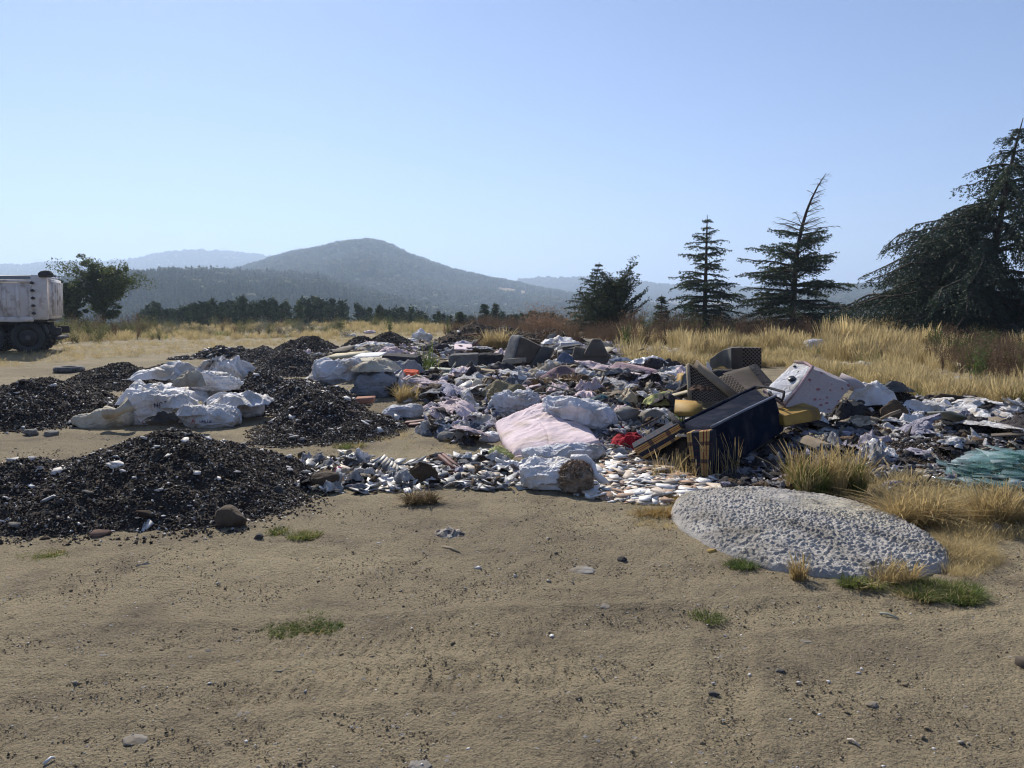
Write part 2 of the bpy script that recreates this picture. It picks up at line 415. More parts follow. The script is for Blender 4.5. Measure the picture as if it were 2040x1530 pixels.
def G(px, py):
    """point of the ground seen at a picture position"""
    r = ray(px, py); t = CAMH / max(-r[2], .012)
    for _ in range(14):
        p = r * t; e = (CAMH + p[2] - gz(p[0], p[1])) / max(-r[2], .02) * .8; t = min(t + e, 70)
        if abs(e) < .004: break
    p = r * t; return np.array([p[0], p[1], gz(p[0], p[1])])
def in_poly(P, poly):
    x, y = P[:, 0], P[:, 1]; c = np.zeros(len(P), bool); n = len(poly)
    for i in range(n):
        x0, y0 = poly[i]; x1, y1 = poly[(i + 1) % n]
        k = ((y0 > y) != (y1 > y)) & (x < (x1 - x0) * (y - y0) / (y1 - y0 + 1e-12) + x0); c ^= k
    return c
def sample_poly(poly_px, n, rs, keep=None):
    """n points on the ground inside an outline given in picture coordinates"""
    pw = np.array([G(a, b)[:2] for a, b in poly_px]); lo, hi = pw.min(0), pw.max(0); out = []; tot = 0
    for _ in range(400):
        Q = rs.uniform(lo, hi, (n * 2 + 50, 2)); Q = Q[in_poly(Q, pw)]
        if keep is not None: Q = Q[keep(Q)]
        out.append(Q); tot += len(Q)
        if tot >= n: break
    Q = np.concatenate(out)[:n]
    return np.column_stack([Q, height(Q[:, 0], Q[:, 1])])
# ================================================================ SETTING
def ground_material():
    m = bpy.data.materials.new('sandy_ground'); m.use_nodes = True; nt = m.node_tree; N = nt.nodes; L = nt.links
    b = N['Principled BSDF']; b.inputs['Roughness'].default_value = .95; b.inputs['Specular IOR Level'].default_value = .15
    tc = N.new('ShaderNodeTexCoord')
    def noise(s, det=6, rough=.6, vec=None):
        x = N.new('ShaderNodeTexNoise'); x.inputs['Scale'].default_value = s; x.inputs['Detail'].default_value = det
        x.inputs['Roughness'].default_value = rough; L.new(vec or tc.outputs['Object'], x.inputs['Vector']); return x.outputs['Fac']
    def mr(f, lo, hi, a=0, c=1):
        r = N.new('ShaderNodeMapRange'); r.inputs[1].default_value = lo; r.inputs[2].default_value = hi
        r.inputs[3].default_value = a; r.inputs[4].default_value = c; L.new(f, r.inputs[0]); return r.outputs[0]
    def mix(f, a, c):
        x = N.new('ShaderNodeMix'); x.data_type = 'RGBA'; L.new(f, x.inputs[0])
        for s_, q in ((6, a), (7, c)):
            if hasattr(q, 'node'): L.new(q, x.inputs[s_])
            else: x.inputs[s_].default_value = (*q, 1)
        return x.outputs[2]
    col = mix(mr(noise(.35), .38, .62), (.36, .292, .182), (.240, .195, .126))
    col = mix(mr(noise(2.2), .5, .72), col, (.19, .152, .102))
    mp = N.new('ShaderNodeMapping'); mp.inputs['Scale'].default_value = (.5, 2.2, 1); mp.inputs['Rotation'].default_value = (0, 0, .15)
    L.new(tc.outputs['Object'], mp.inputs[0])
    col = mix(mr(noise(.55, 4, .5, mp.outputs[0]), .5, .66, 0, .7), col, (.41, .335, .205))
    col = mix(mr(noise(85, 3), .53, .66, 0, .8), col, (.075, .06, .042))
    col = mix(mr(noise(120, 2), .6, .7, 0, .5), col, (.36, .31, .235))
    # sparse stone specks
    vo = N.new('ShaderNodeTexVoronoi'); vo.inputs['Scale'].default_value = 22; L.new(tc.outputs['Object'], vo.inputs['Vector'])
    k = N.new('ShaderNodeSeparateColor'); L.new(vo.outputs['Color'], k.inputs[0])
    gt = N.new('ShaderNodeMath'); gt.operation = 'GREATER_THAN'; gt.inputs[1].default_value = .93; L.new(k.outputs[0], gt.inputs[0])
    lt = N.new('ShaderNodeMath'); lt.operation = 'LESS_THAN'; lt.inputs[1].default_value = .2; L.new(vo.outputs['Distance'], lt.inputs[0])
    ml = N.new('ShaderNodeMath'); ml.operation = 'MULTIPLY'; L.new(gt.outputs[0], ml.inputs[0]); L.new(lt.outputs[0], ml.inputs[1])
    col = mix(ml.outputs[0], col, (.30, .28, .26))
    # farther out the plateau is drier, with patches of dead grass
    at = N.new('ShaderNodeAttribute'); at.attribute_name = 'dry'
    col = mix(at.outputs['Fac'], col, mix(mr(noise(.9), .42, .6), (.36, .285, .18), (.25, .215, .115)))
    L.new(col, b.inputs['Base Color'])
    bp = N.new('ShaderNodeBump'); bp.inputs['Distance'].default_value = 1; bp.inputs['Strength'].default_value = 1
    ad = N.new('ShaderNodeMath'); ad.operation = 'MULTIPLY_ADD'; ad.inputs[1].default_value = .034; L.new(noise(48, 5, .65), ad.inputs[0])
    a2 = N.new('ShaderNodeMath'); a2.operation = 'MULTIPLY'; a2.inputs[1].default_value = .013; L.new(noise(150, 3), a2.inputs[0])
    L.new(a2.outputs[0], ad.inputs[2]); L.new(ad.outputs[0], bp.inputs['Height']); L.new(bp.outputs[0], b.inputs['Normal'])
    return m
def polar(r0, r1, nr, nin, nout, half=42.):
    rr = r0 * (r1 / r0) ** (np.arange(nr) / (nr - 1))
    a = np.concatenate([np.linspace(-180, -half, nout, endpoint=False), np.linspace(-half, half, nin, endpoint=False), np.linspace(half, 180, nout, endpoint=False)])
    a = np.radians(a); na = len(a)
    X = rr[:, None] * np.sin(a)[None]; Y = rr[:, None] * np.cos(a)[None]
    i = np.arange(nr - 1)[:, None] * na; j = np.arange(na)[None]; k = (j + 1) % na
    Fq = np.stack([i + j, i + na + j, i + na + k, i + k], -1).reshape(-1, 4)
    return X.ravel(), Y.ravel(), Fq, rr
def tracks(x, y):
    """wheel ruts with tread bars pressed into the sand"""
    z = np.zeros_like(x)
    for (a, b_, wd) in (((420, 1380), (640, 1510), .15), ((560, 1375), (860, 1500), .15), ((1455, 1230), (1475, 1500), .13), ((1250, 1240), (2040, 1180), .2), ((0, 1290), (1300, 1250), .24), ((-100, 1370), (1250, 1330), .24), ((860, 1345), (1300, 1420), .16), ((1500, 1340), (2040, 1500), .2), ((60, 720), (900, 690), .3), ((0, 745), (700, 712), .3)):
        r0, r1 = ray(*a), ray(*b_); p0 = (r0 * (CAMH / -r0[2]))[:2]; p1 = (r1 * (CAMH / -r1[2]))[:2]; d = p1 - p0; Ln = np.linalg.norm(d); d /= Ln
        u = (x - p0[0]) * d[0] + (y - p0[1]) * d[1]; v = -(x - p0[0]) * d[1] + (y - p0[1]) * d[0]
        v = v + .05 * np.sin(u * 1.7)
        k = np.clip(1 - np.abs(v / wd) ** 4, 0, 1) * sm(-.2, .2, u) * sm(-.2, .2, Ln - u)
        if not (k > 0).any(): continue
        br = vn(np.column_stack([u * 1.3, v * 3]), 5)
        z += k * (-.004 + .0028 * np.sign(np.sin(u * 2 * math.pi / .055 + np.abs(v) * 22)) * (br > .45))
        z += .009 * np.exp(-((np.abs(v) - wd * 1.1) / .05) ** 2) * (k > -1) * sm(-.2, .2, u) * sm(-.2, .2, Ln - u)
    return z
def build_ground():
    X, Y, Fq, rr = polar(.35, 75, 760, 620, 60)
    Z = height(X, Y); r = np.hypot(X, Y); P = np.column_stack([X, Y])
    mic = sm(24, 8, r) if False else 1 - sm(8, 24, r)
    Z += mic * (.012 * fbm(P / .35, 11, 3) + .011 * fbm(P / .06, 12, 3) + .012 * np.clip(fbm(P / .16, 13, 2) - .35, 0, 1))
    Z += (1 - mic) * .02 * fbm(P / .5, 14, 2)
    near = r < 40; Z[near] += tracks(X[near], Y[near])
    o = link('ground', mesh_of('ground', np.column_stack([X, Y, Z]), Fq, ground_material(), True)); o['kind'] = 'structure'
    dry = sm(17, 32, r + 4 * fbm(P / 3., 21, 3)) * .8
    a = o.data.attributes.new('dry', 'FLOAT', 'POINT'); a.data.foreach_set('value', dry.astype(np.float32))
    X, Y, Fq, rr = polar(75, 9500, 330, 620, 60)
    Z = height(X, Y); r = np.hypot(X, Y); P = np.column_stack([X, Y])
    Z += 1.2 * fbm(P / 40., 23, 4) * sm(80, 300, r)
    mh = M('hill_land', (.07, .07, .036), (.17, .14, .075), .012, 1, 0, 1, .1, 0, (.38, .27, .15), .008, .75)
    h = link('hills', mesh_of('hills', np.column_stack([X, Y, Z]), Fq, mh, True)); h['kind'] = 'structure'
build_ground()
# haze: one closed box of even, thin air round everything
bm = bmesh.new(); bmesh.ops.create_cube(bm, size=1)
for v in bm.verts: v.co.x *= 19600; v.co.y *= 19600; v.co.z = -32 if v.co.z < 0 else 385
V, Fs = from_bm(bm)
mh = bpy.data.materials.new('air'); mh.use_nodes = True; mh.node_tree.nodes.clear()
pv = mh.node_tree.nodes.new('ShaderNodeVolumePrincipled'); mo = mh.node_tree.nodes.new('ShaderNodeOutputMaterial')
pv.inputs['Color'].default_value = (.60, .76, 1, 1); pv.inputs['Density'].default_value = HAZE_DENSITY; pv.inputs['Anisotropy'].default_value = .3
mh.node_tree.links.new(pv.outputs[0], mo.inputs['Volume'])
hz = link('haze', mesh_of('haze', V, Fs, mh)); hz['kind'] = 'stuff'; hz['label'] = 'thin morning haze over the valley'
# ================================================================ VEGETATION
m_bark = M('bark', (.09, .07, .055), (.055, .045, .035), 8, .95, .02, 30)
m_deadbark = M('dead_bark', (.16, .13, .11), (.10, .08, .07), 8, .95)
m_cedar = M('cedar_needles', (.030, .052, .026), (.055, .078, .030), .9, .7, spec=.3, trans=.25)
m_cedar2 = M('blue_cedar_needles', (.030, .050, .034), (.050, .070, .040), .9, .7, spec=.3, trans=.22)
m_pine = M('pine_needles', (.035, .055, .025), (.06, .08, .03), .5, .75, rnd=.25, trans=.2)
m_far = M('far_trees', (.035, .052, .024), (.055, .07, .03), .3, .9, rnd=.35, trans=.15)
m_farb = M('far_broadleaf', (.055, .075, .03), (.075, .09, .035), .3, .9, rnd=.3, trans=.15)
m_leaf = M('broad_leaves', (.055, .085, .022), (.10, .115, .035), 1.2, .6, spec=.3, trans=.4)
m_shrub = M('shrub_leaves', (.13, .14, .055), (.20, .185, .08), 1.5, .8, rnd=.25, trans=.4)
m_greyshrub = M('grey_shrub_leaves', (.14, .155, .115), (.21, .215, .16), 2, .8, rnd=.2, trans=.3)
m_dry = M('dry_grass', (.58, .46, .24), (.40, .32, .16), 1.2, .8, rnd=.22, trans=.45)
m_drybrown = M('dry_weeds', (.25, .165, .10), (.13, .085, .055), 1.5, .9, rnd=.3, trans=.3)
m_redbush = M('dry_red_bush', (.30, .19, .12), (.22, .14, .09), 1.5, .9, trans=.35)
m_green = M('green_grass', (.12, .17, .035), (.20, .22, .06), 2, .7, rnd=.2, trans=.4)
m_weed = M('green_weed', (.075, .12, .03), (.12, .16, .04), 3, .6, trans=.4)
def leaves(C, size, rs, asp=.35, dirs=None, jit=.6):
    """one rhombus per centre; dirs = preferred long axis"""
    n = len(C); D = rs.normal(size=(n, 3)) if dirs is None else dirs + rs.normal(size=(n, 3)) * jit
    D /= np.linalg.norm(D, axis=1)[:, None] + 1e-9
    S = np.cross(D, rs.normal(size=(n, 3))); S /= np.linalg.norm(S, axis=1)[:, None] + 1e-9
    s = (size * rs.uniform(.6, 1.3, n))[:, None]
    V = np.stack([C - D * s * .5, C + S * s * asp * .5, C + D * s * .5, C - S * s * asp * .5], 1).reshape(-1, 3)
    return V, np.arange(n * 4).reshape(-1, 4)
def blades(n, h, spread, lean, w, rs, seg=3, heads=False, hw=2.5):
    """tapering grass blades from a patch of radius spread"""
    a = rs.uniform(0, 6.283, n); r = spread * np.sqrt(rs.uniform(0, 1, n)); B = np.column_stack([r * np.cos(a), r * np.sin(a), np.zeros(n)])
    la = a + rs.normal(0, .8, n); ln = np.abs(rs.normal(lean, lean * .5, n)); H = h * rs.uniform(.55, 1.12, n)
    s = np.linspace(0, 1, seg + 1); Vs = []
    side = np.column_stack([-np.sin(la + rs.normal(0, .9, n)), np.cos(la), np.zeros(n)])
    for k, t in enumerate(s):
        c = B + np.column_stack([np.cos(la) * ln * H * t ** 2, np.sin(la) * ln * H * t ** 2, H * t * (1 - .25 * np.clip(ln, 0, 2) * t)])
        ww = w * (1 - t) ** .6 if not heads else w * (.7 if t < .7 else hw * (1.15 - t) * 2.2)
        ww = max(ww, w * .12)
        Vs.append(np.stack([c - side * ww / 2, c + side * ww / 2], 1))
    V = np.stack(Vs, 1).reshape(n, -1, 3); m = (seg + 1) * 2
    base = np.arange(n)[:, None, None] * m; k = np.arange(seg)[None, :, None] * 2
    Fq = (base + k + np.array([0, 1, 3, 2])[None, None]).reshape(-1, 4)
    return V.reshape(-1, 3), Fq
def cedar(name, loc, h, prof, label, seed=0, mat=m_cedar, lean=(0, 0), whorl=5, nlev=26, e_top=.5, e_low=-.05, droop=.25, leaf=.15, dead_above=2., sparse=1., cat='tree', hang=.15, z0=.04, group=None):
    rs = np.random.RandomState(seed); t = empty(name, loc, label, cat, group)
    zz = np.linspace(0, 1, 14); bend = lambda f: np.column_stack([lean[0] * f ** (4. if dead_above < 1 else 2.2) * h, lean[1] * f ** 2 * h, f * h])
    tr = MB(); tr.add(*tube(bend(zz), .022 * h * (1 - zz) ** .8 + .012, 8)); Cs = []; Ds = []; dead = MB()
    for li in range(nlev):
        f = z0 + (.985 - z0) * ((li + rs.uniform(-.3, .3)) / nlev); f = min(max(f, z0), .99)
        for b in range(rs.randint(whorl - 1, whorl + 2)):
            Lb = np.interp(f, prof[0], prof[1]) * h * rs.uniform(.55, 1.12)
            if rs.rand() < .12: Lb *= 1.25
            if f > dead_above and dead_above < 1: Lb *= .8
            az = rs.uniform(0, 6.283); el = e_low + (e_top - e_low) * f + rs.normal(0, .1)
            s = np.linspace(0, 1, 7); o = bend(np.array([f]))[0]
            hx = Lb * s; pz = Lb * (np.tan(el) * s - droop * s ** 2.4)
            p = o + np.column_stack([hx * math.cos(az), hx * math.sin(az), pz]) + rs.normal(0, .02 * Lb, (7, 3)) * s[:, None]
            if f > dead_above + .06 and math.cos(az) < .15 and rs.rand() < .85: continue
            isdead = f > dead_above or (dead_above < 2 and rs.rand() < .25 and f > .45 and math.cos(az) > -.2)
            rb = (.011 * h * (1 - f) + .008) * (1 - .85 * s)
            (dead if isdead else tr).add(*tube(p, rb * (.6 if isdead else 1) + .003, 4, False))
            nt = max(3, int(Lb / (leaf * 1.05)))
            for q in range(nt):
                u = .12 + .88 * (q + rs.rand() * .6) / nt; c = np.array([np.interp(u, s, p[:, k]) for k in range(3)])
                for sg in (-1, 1):
                    tl = (Lb * .34 * (1 - u) ** .8 + leaf * 1.2) * rs.uniform(.6, 1.2); ta = az + sg * rs.uniform(.6, 1.25)
                    d = np.array([math.cos(ta), math.sin(ta), rs.normal(-hang, .18)])
                    if isdead:
                        if rs.rand() < .75: dead.add(*tube(np.array([c, c + d * tl * .5 + [0, 0, .04 * tl], c + d * tl * 1.1 - [0, 0, .1 * tl]]), [.008, .006, .003], 3, False))
                        continue
                    k = max(2, int(tl / leaf * 3.2 * sparse)); tt = rs.uniform(.0, 1, k)
                    Cs.append(c + tt[:, None] * d * tl + rs.normal(0, leaf * .22, (k, 3)) - np.array([0, 0, 1]) * (tt ** 2)[:, None] * hang * tl)
                    Ds.append(np.tile(d, (k, 1)))
    V, Fs = tr.data(); link('trunk', mesh_of('trunk', V, Fs, m_bark, True), t)
    C = np.concatenate(Cs); D = np.concatenate(Ds)
    V, Fq = leaves(C, leaf, rs, .34, D, .5); link('crown', mesh_of('crown', V, Fq, mat), t)
    if dead.n: V, Fs = dead.data(); tag(link('bare_branches', mesh_of('bare_branches', V, Fs, m_deadbark), t), 'dead leafless branches at the top and side')
    return t
def broadleaf(name, loc, h, w, label, seed=0, mat=m_leaf, leaf=.12, n=9000, nb=26, trunk=.35, cat='tree', stems=1, group=None, gap=.5, bark=m_bark):
    rs = np.random.RandomState(seed); t = empty(name, loc, label, cat, group); tr = MB(); Cs = []
    tips = []
    for s_ in range(stems):
        a0 = rs.uniform(0, 6.28); foot = np.array([math.cos(a0), math.sin(a0), 0]) * (.05 * w * (stems > 1))
        top = np.array([rs.normal(0, .06) * w, rs.normal(0, .06) * w, h * .9])
        if stems > 1: top = np.array([math.cos(a0) * w * .3, math.sin(a0) * w * .3, h * rs.uniform(.6, .95)])
        f = np.linspace(0, 1, 8)[:, None]; p = foot + (top - foot) * f + rs.normal(0, .015 * h, (8, 3)) * f
        tr.add(*tube(p, .03 * h / stems ** .5 * (1 - .85 * f[:, 0]), 7))
        for b in range(nb // stems):
            u = rs.uniform(trunk, 1); c = np.array([np.interp(u, f[:, 0], p[:, k]) for k in range(3)])
            az = rs.uniform(0, 6.28); q = (u - trunk) / (1 - trunk); L_ = w * .5 * (.35 + .75 * math.sin(math.pi * min(1, q * .8 + .12))) * rs.uniform(.6, 1.15)
            d = np.array([math.cos(az), math.sin(az), rs.uniform(.15, .8)]); g = np.linspace(0, 1, 5)[:, None]
            bp = c + d * L_ * g + rs.normal(0, .04 * L_, (5, 3)) * g; tr.add(*tube(bp, (.009 * h) * (1 - .8 * g[:, 0]), 4, False))
            for k in range(5):
                tips.append((bp[1 + k % 4] + rs.normal(0, .12 * L_, 3), L_ * rs.uniform(.1, .24)))
    per = max(6, n // len(tips))
    for c, r in tips:
        if rs.rand() < gap * .25: continue
        X = rs.normal(size=(per, 3)); X *= (rs.uniform(0, 1, (per, 1)) ** .4 / np.linalg.norm(X, axis=1)[:, None]) * np.array([1.7, 1.7, 1.0]) * r; Cs.append(c + X)
    V, Fs = tr.data(); link('trunk', mesh_of('trunk', V, Fs, bark, True), t)
    V, Fq = leaves(np.concatenate(Cs), leaf, rs, .55); link('crown', mesh_of('crown', V, Fq, mat), t)
    return t
def bush_mesh(name, h, w, n, leaf, mat, seed, stalk=True, asp=.4):
    rs = np.random.RandomState(seed); mb = MB(); k = 16
    for i in range(k):
        a = rs.uniform(0, 6.28); r = w * .5 * rs.uniform(.2, 1); tip = np.array([r * math.cos(a), r * math.sin(a), h * rs.uniform(.5, 1.1) * (1 - .4 * r / w)])
        f = np.linspace(0, 1, 4)[:, None]; p = tip * f; p[:, 2] = tip[2] * f[:, 0] ** .8
        if stalk: mb.add(*tube(p, .008 * (1 - .6 * f[:, 0]) * max(h, .4), 3, False))
        u = rs.uniform(.2, 1, n // k); C = tip * u[:, None] + rs.normal(0, .09 * w, (n // k, 3)); C[:, 2] = np.abs(C[:, 2])
        V, Fq = leaves(C, leaf, rs, asp); mb.add(V, Fq)
    V, Fs = mb.data(); return mesh_of(name, V, Fs, mat)
def sizepx(px, d): return px * d / F
# ---- forest on the hills
def conifer_mesh(seed, mat):
    rs = np.random.RandomState(seed); mb = MB(); T = 6
    for k in range(T):
        z = k / T; r = .24 * (1 - z) ** .9 + .02; n = 8; a = np.arange(n) / n * 6.283 + rs.rand()
        rr = r * np.where(np.arange(n) % 2, .55, 1.1) * rs.uniform(.8, 1.2, n)
        ring = np.column_stack([rr * np.cos(a), rr * np.sin(a), z + rs.uniform(-.02, .03, n)]); V = np.vstack([ring, [[rs.normal(0, .01), rs.normal(0, .01), z + .32 * (1 - z * .5)]]])
        V[-1, 2] = min(V[-1, 2], 1); i = np.arange(n); mb.add(V, np.stack([i, (i + 1) % n, np.full(n, n)], -1))
    V, Fs = mb.data(); return mesh_of('conifer', V, Fs, mat)
def crown_mesh(seed, mat):
    rs = np.random.RandomState(seed); U, Fs = squad(3, 2); V = U * (1 + .3 * fbm(U * 2 + seed, seed, 2))[:, None] * np.array([.42, .42, .42]) + [0, 0, .45]
    mb = MB(); mb.add(V, Fs); C = rs.normal(size=(70, 3)); C /= np.linalg.norm(C, axis=1)[:, None]; C = C * rs.uniform(.36, .5, (70, 1)) + [0, 0, .5]
    V2, F2 = leaves(C, .16, rs, .7); mb.add(V2, F2); V, Fs = mb.data(); return mesh_of('round_crown', V, Fs, mat)
def forest():
    rs = np.random.RandomState(5); cm = [conifer_mesh(i, m_far) for i in range(4)]; bmz = [crown_mesh(i, m_farb) for i in range(3)] + [conifer_mesh(8, m_far)]
    def place(name, n, r0, r1, a0, a1, meshes, hs, dens, seed):
        az = np.radians(rs.uniform(a0, a1, n)); r = np.sqrt(rs.uniform(r0 ** 2, r1 ** 2, n)); x = r * np.sin(az); y = r * np.cos(az)
        k = dens(x, y, r) > rs.rand(n); x, y, r = x[k], y[k], r[k]; z = height(x, y) - .3
        s = hs * rs.uniform(.55, 1.3, len(x)); S = np.column_stack([s * rs.uniform(.8, 1.2, len(x)), s, s])
        print(name, len(x))
        tag(scatter(name, meshes, np.column_stack([x, y, z]), np.column_stack([np.zeros(len(x)), np.zeros(len(x)), rs.uniform(0, 6.28, len(x))]), S, seed=seed), name_lab[name], 'forest')
    name_lab = {'valley_forest': 'dense dark conifer forest on the slope below the left ridge', 'hillside_trees': 'scattered trees and scrub over the large round hill', 'far_ridge_trees': 'trees along the far hazy ridges'}
    P = lambda x, y: np.column_stack([x, y])
    place('valley_forest', 26000, 190, 830, -40, 1, cm, 11, lambda x, y, r: np.clip(.95 - sm(-.1, .02, x / y) * .5, 0, 1), 1)
    place('hillside_trees', 66000, 380, 1900, -24, 42, bmz + cm[:2], 12.5, lambda x, y, r: np.where(x / y < -.02, np.clip(.35 + 1.8 * fbm(P(x, y) / 130., 44, 3) + sm(950, 1250, r) * .8, .1, 1), np.clip(.22 + 1.6 * fbm(P(x, y) / 110., 44, 3) + sm(.4, .44, x / y) * .6, .05, 1)), 2)
    place('far_ridge_trees', 26000, 2100, 3700, -40, 42, bmz[:3], 15, lambda x, y, r: np.full(len(x), .9), 3)
forest()
# ---- named trees along the edge of the plateau
def gp(px, py, d, dz=0):
    p = Wp(px, py, d); return (p[0], p[1], gz(p[0], p[1]) + dz)
prA = ([0, .1, .3, .45, .6, .75, .9, 1], [.34, .36, .33, .30, .20, .17, .08, .02])
prB = ([0, .1, .3, .5, .62, .8, 1], [.38, .42, .37, .30, .22, .12, .05])
prC = ([0, .12, .3, .5, .7, .85, 1], [.60, .66, .56, .46, .24, .13, .02])
def top_h(px, py, d, base):
    return Wp(px, py, d)[2] - base
b = gp(1403, 665, 38); cedar('cedar_tree', b, top_h(1403, 428, 38, b[2]), prA, 'tall slender cedar with a full pointed top and stepped branches against the sky', 3, nlev=22, leaf=.115, e_top=.35, droop=.18, sparse=1.0, whorl=5)
b = gp(1578, 668, 36.5); cedar('cedar_tree', b, top_h(1612, 345, 36.5, b[2]), prB, 'cedar with a bare leaning dead top and leafless side branches', 8, nlev=26, leaf=.11, lean=(.17, 0), dead_above=.64, e_top=.6, e_low=-.1, droop=.1, sparse=1.1, whorl=6)
b = gp(1178, 662, 40); cedar('cedar_tree', b, top_h(1196, 522, 40, b[2]), ([0, .3, .6, .8, 1], [.45, .4, .22, .12, .03]), 'small cedar with a thin curved tip behind the rounded dark pine', 12, nlev=18, leaf=.11, lean=(.1, 0), droop=.15)
b = gp(1222, 664, 38); t_ = cedar('pine_tree', b, top_h(1222, 566, 38, b[2]), ([0, .2, .5, .8, 1], [.52, .64, .56, .32, .08]), 'short bushy dark pine with a rounded crown at the edge of the dump', 14, m_pine, nlev=18, leaf=.14, e_top=1.0, e_low=.45, droop=-.1, sparse=1.6, hang=-.3, whorl=6)
b = gp(1317, 668, 39); cedar('cedar_tree', b, top_h(1317, 586, 39, b[2]), ([0, .3, .6, 1], [.40, .34, .2, .03]), 'small young cedar left of the tall slender cedar', 16, nlev=14, leaf=.13)
b = gp(1965, 668, 27); cedar('cedar_tree', b, top_h(2040, 235, 27, b[2]), prC, 'huge spreading cedar with drooping boughs at the right edge', 21, m_cedar2, nlev=22, leaf=.11, lean=(.10, 0), e_top=.3, e_low=.15, droop=.36, sparse=1.45, whorl=7, hang=.65)
b = gp(1835, 668, 30); cedar('cedar_tree', b, top_h(1880, 455, 30, b[2]), ([0, .25, .5, .8, 1], [.66, .62, .56, .40, .12]), 'lower cedar with arching boughs in front of the huge cedar', 22, m_cedar2, nlev=13, leaf=.11, lean=(.2, 0), e_top=.55, e_low=.12, droop=.36, sparse=1.45, whorl=7, hang=.65)
for (px, top, py, d, k, lb) in ((965, 604, 655, 58, 31, 'small dark fir behind the brown earth mound'), (988, 602, 655, 66, 32, 'slim fir just right of the small dark fir'), (917, 622, 655, 60, 33, 'tiny fir poking above the scrub left of the brown earth mound')):
    b = gp(px, py, d); cedar('fir_tree', b, top_h(px, top, d, b[2]), ([0, .3, .7, 1], [.30, .24, .12, .02]), lb, k, nlev=14, leaf=.2, sparse=.9)
b = gp(208, 655, 52); broadleaf('broadleaf_tree', b, top_h(225, 532, 52, b[2]), sizepx(118, 52), 'leafy green tree with an uneven crown at the edge behind the truck', 4, n=34000, leaf=.13, nb=60, trunk=.22, gap=.9)
b = gp(148, 655, 50); broadleaf('broadleaf_tree', b, top_h(150, 562, 50, b[2]), sizepx(58, 50), 'lower leafy tree between the truck and the leafy green tree', 6, n=16000, leaf=.17, nb=30, trunk=.2, gap=.8)
# young pine belt: one thing each, too small to show parts
def young_pine(seed):
    rs = np.random.RandomState(seed); Cs = []; Ds = []
    for k in range(150):
        f = rs.uniform(.03, .97) ; L_ = .30 * (1 - f) ** .6 * rs.uniform(.5, 1.1) + .02; az = rs.uniform(0, 6.28); d = np.array([math.cos(az), math.sin(az), rs.uniform(.5, 1.2)])
        m_ = 4; Cs.append(np.array([0, 0, f - .1 * (1 - f)]) + d * L_ * rs.uniform(.3, 1, (m_, 1)) * .8 + rs.normal(0, .018, (m_, 3))); Ds.append(np.tile(d, (m_, 1)))
    C = np.concatenate(Cs); V, Fq = leaves(C, .075, rs, .45, np.concatenate(Ds), .7); mb = MB(); mb.add(V, Fq); mb.add(*tube([[0, 0, 0], [0, 0, .95]], [.02, .005], 4, False))
    V, Fs = mb.data(); return mesh_of('pine_tree', V, Fs, m_pine)
yp = [young_pine(s) for s in range(5)]; rs = np.random.RandomState(7)
for k in range(290):
    px = rs.uniform(285, 1130) if k > 40 else rs.uniform(280, 470); d = rs.uniform(74, 118)
    topy = np.interp(px, [280, 440, 500, 640, 700, 800, 860, 1000, 1130], [626, 607, 603, 604, 612, 618, 628, 632, 628]) + rs.normal(3, 6) + (d - 74) * .03 - 3
    p = Wp(px, 640, d); z = gz(p[0], p[1]); h = Wp(px, topy, d)[2] - z
    o = link('pine_tree', yp[k % 5], None, (p[0], p[1], z), (0, 0, rs.uniform(0, 6)), (h * rs.uniform(.75, 1.0), h * .95, max(h, 2)))
    tag(o, 'young dark pine in the dense belt just beyond the edge of the clearing', 'tree', 'young pines beyond the clearing')
# ---- scrub and grass
shr = [bush_mesh('shrub', 1, 1.1, 420, .09, m_shrub, s) for s in range(3)]; gshr = [bush_mesh('grey_shrub', 1, 1.6, 420, .085, m_greyshrub, 20 + s) for s in range(2)]
wd = [bush_mesh('dry_weed', 1, .7, 260, .045, m_drybrown, 40 + s, asp=.5) for s in range(4)]; gwd = [bush_mesh('green_weed', 1, .6, 220, .07, m_weed, 50 + s) for s in range(2)]
def gmesh(name, mat, n, h, sp, lean, w, seed, heads=.4, hw=2.5):
    rs = np.random.RandomState(seed); mb = MB(); a, f = blades(n, h, sp, lean, w, rs); mb.add(a, f)
    if heads: a, f = blades(int(n * heads), h * 1.15, sp, lean * .8, w * .8, rs, 4, True, hw); mb.add(a, f)
    V, Fs = mb.data(); return mesh_of(name, V, Fs, mat)
dg = [gmesh('dry_clump', m_dry, 60, 1, .30, .28, .013, 60 + s, .6, 3.2) for s in range(5)]
dgs = [gmesh('short_clump', m_dry, 44, 1, .60, .5, .022, 70 + s, .2) for s in range(3)]
gg = [gmesh('green_clump', m_green, 34, 1, .45, .5, .035, 80 + s, 0) for s in range(3)]
def gscat(name, poly, n, meshes, h, label, seed, cat='grass', hv=.35, thin=None, hgrad=None):
    rs = np.random.RandomState(seed); P = sample_poly(poly, n, rs)
    if thin: k = vn(P[:, :2] / thin[0], seed) > thin[1] * rs.uniform(.8, 1.15, len(P)); P = P[k]
    s = h * rs.uniform(1 - hv, 1 + hv, len(P)) * (.6 + .8 * vn(P[:, :2] / 1.3, seed + 1)); P[:, 2] -= .02
    if hgrad: s = s * np.interp(P[:, 1], hgrad[0], hgrad[1])
    r = np.column_stack([rs.normal(0, .12, len(P)), rs.normal(0, .12, len(P)), rs.uniform(0, 6.28, len(P))])
    return tag(scatter(name, meshes, P, r, np.column_stack([s, s, s]), seed=seed), label, cat)
right_field = [(1225, 712), (1260, 684), (1400, 672), (1640, 664), (1900, 664), (2300, 664), (2300, 790), (2040, 790), (1830, 782), (1745, 745), (1640, 715), (1520, 712), (1400, 712), (1330, 728)]
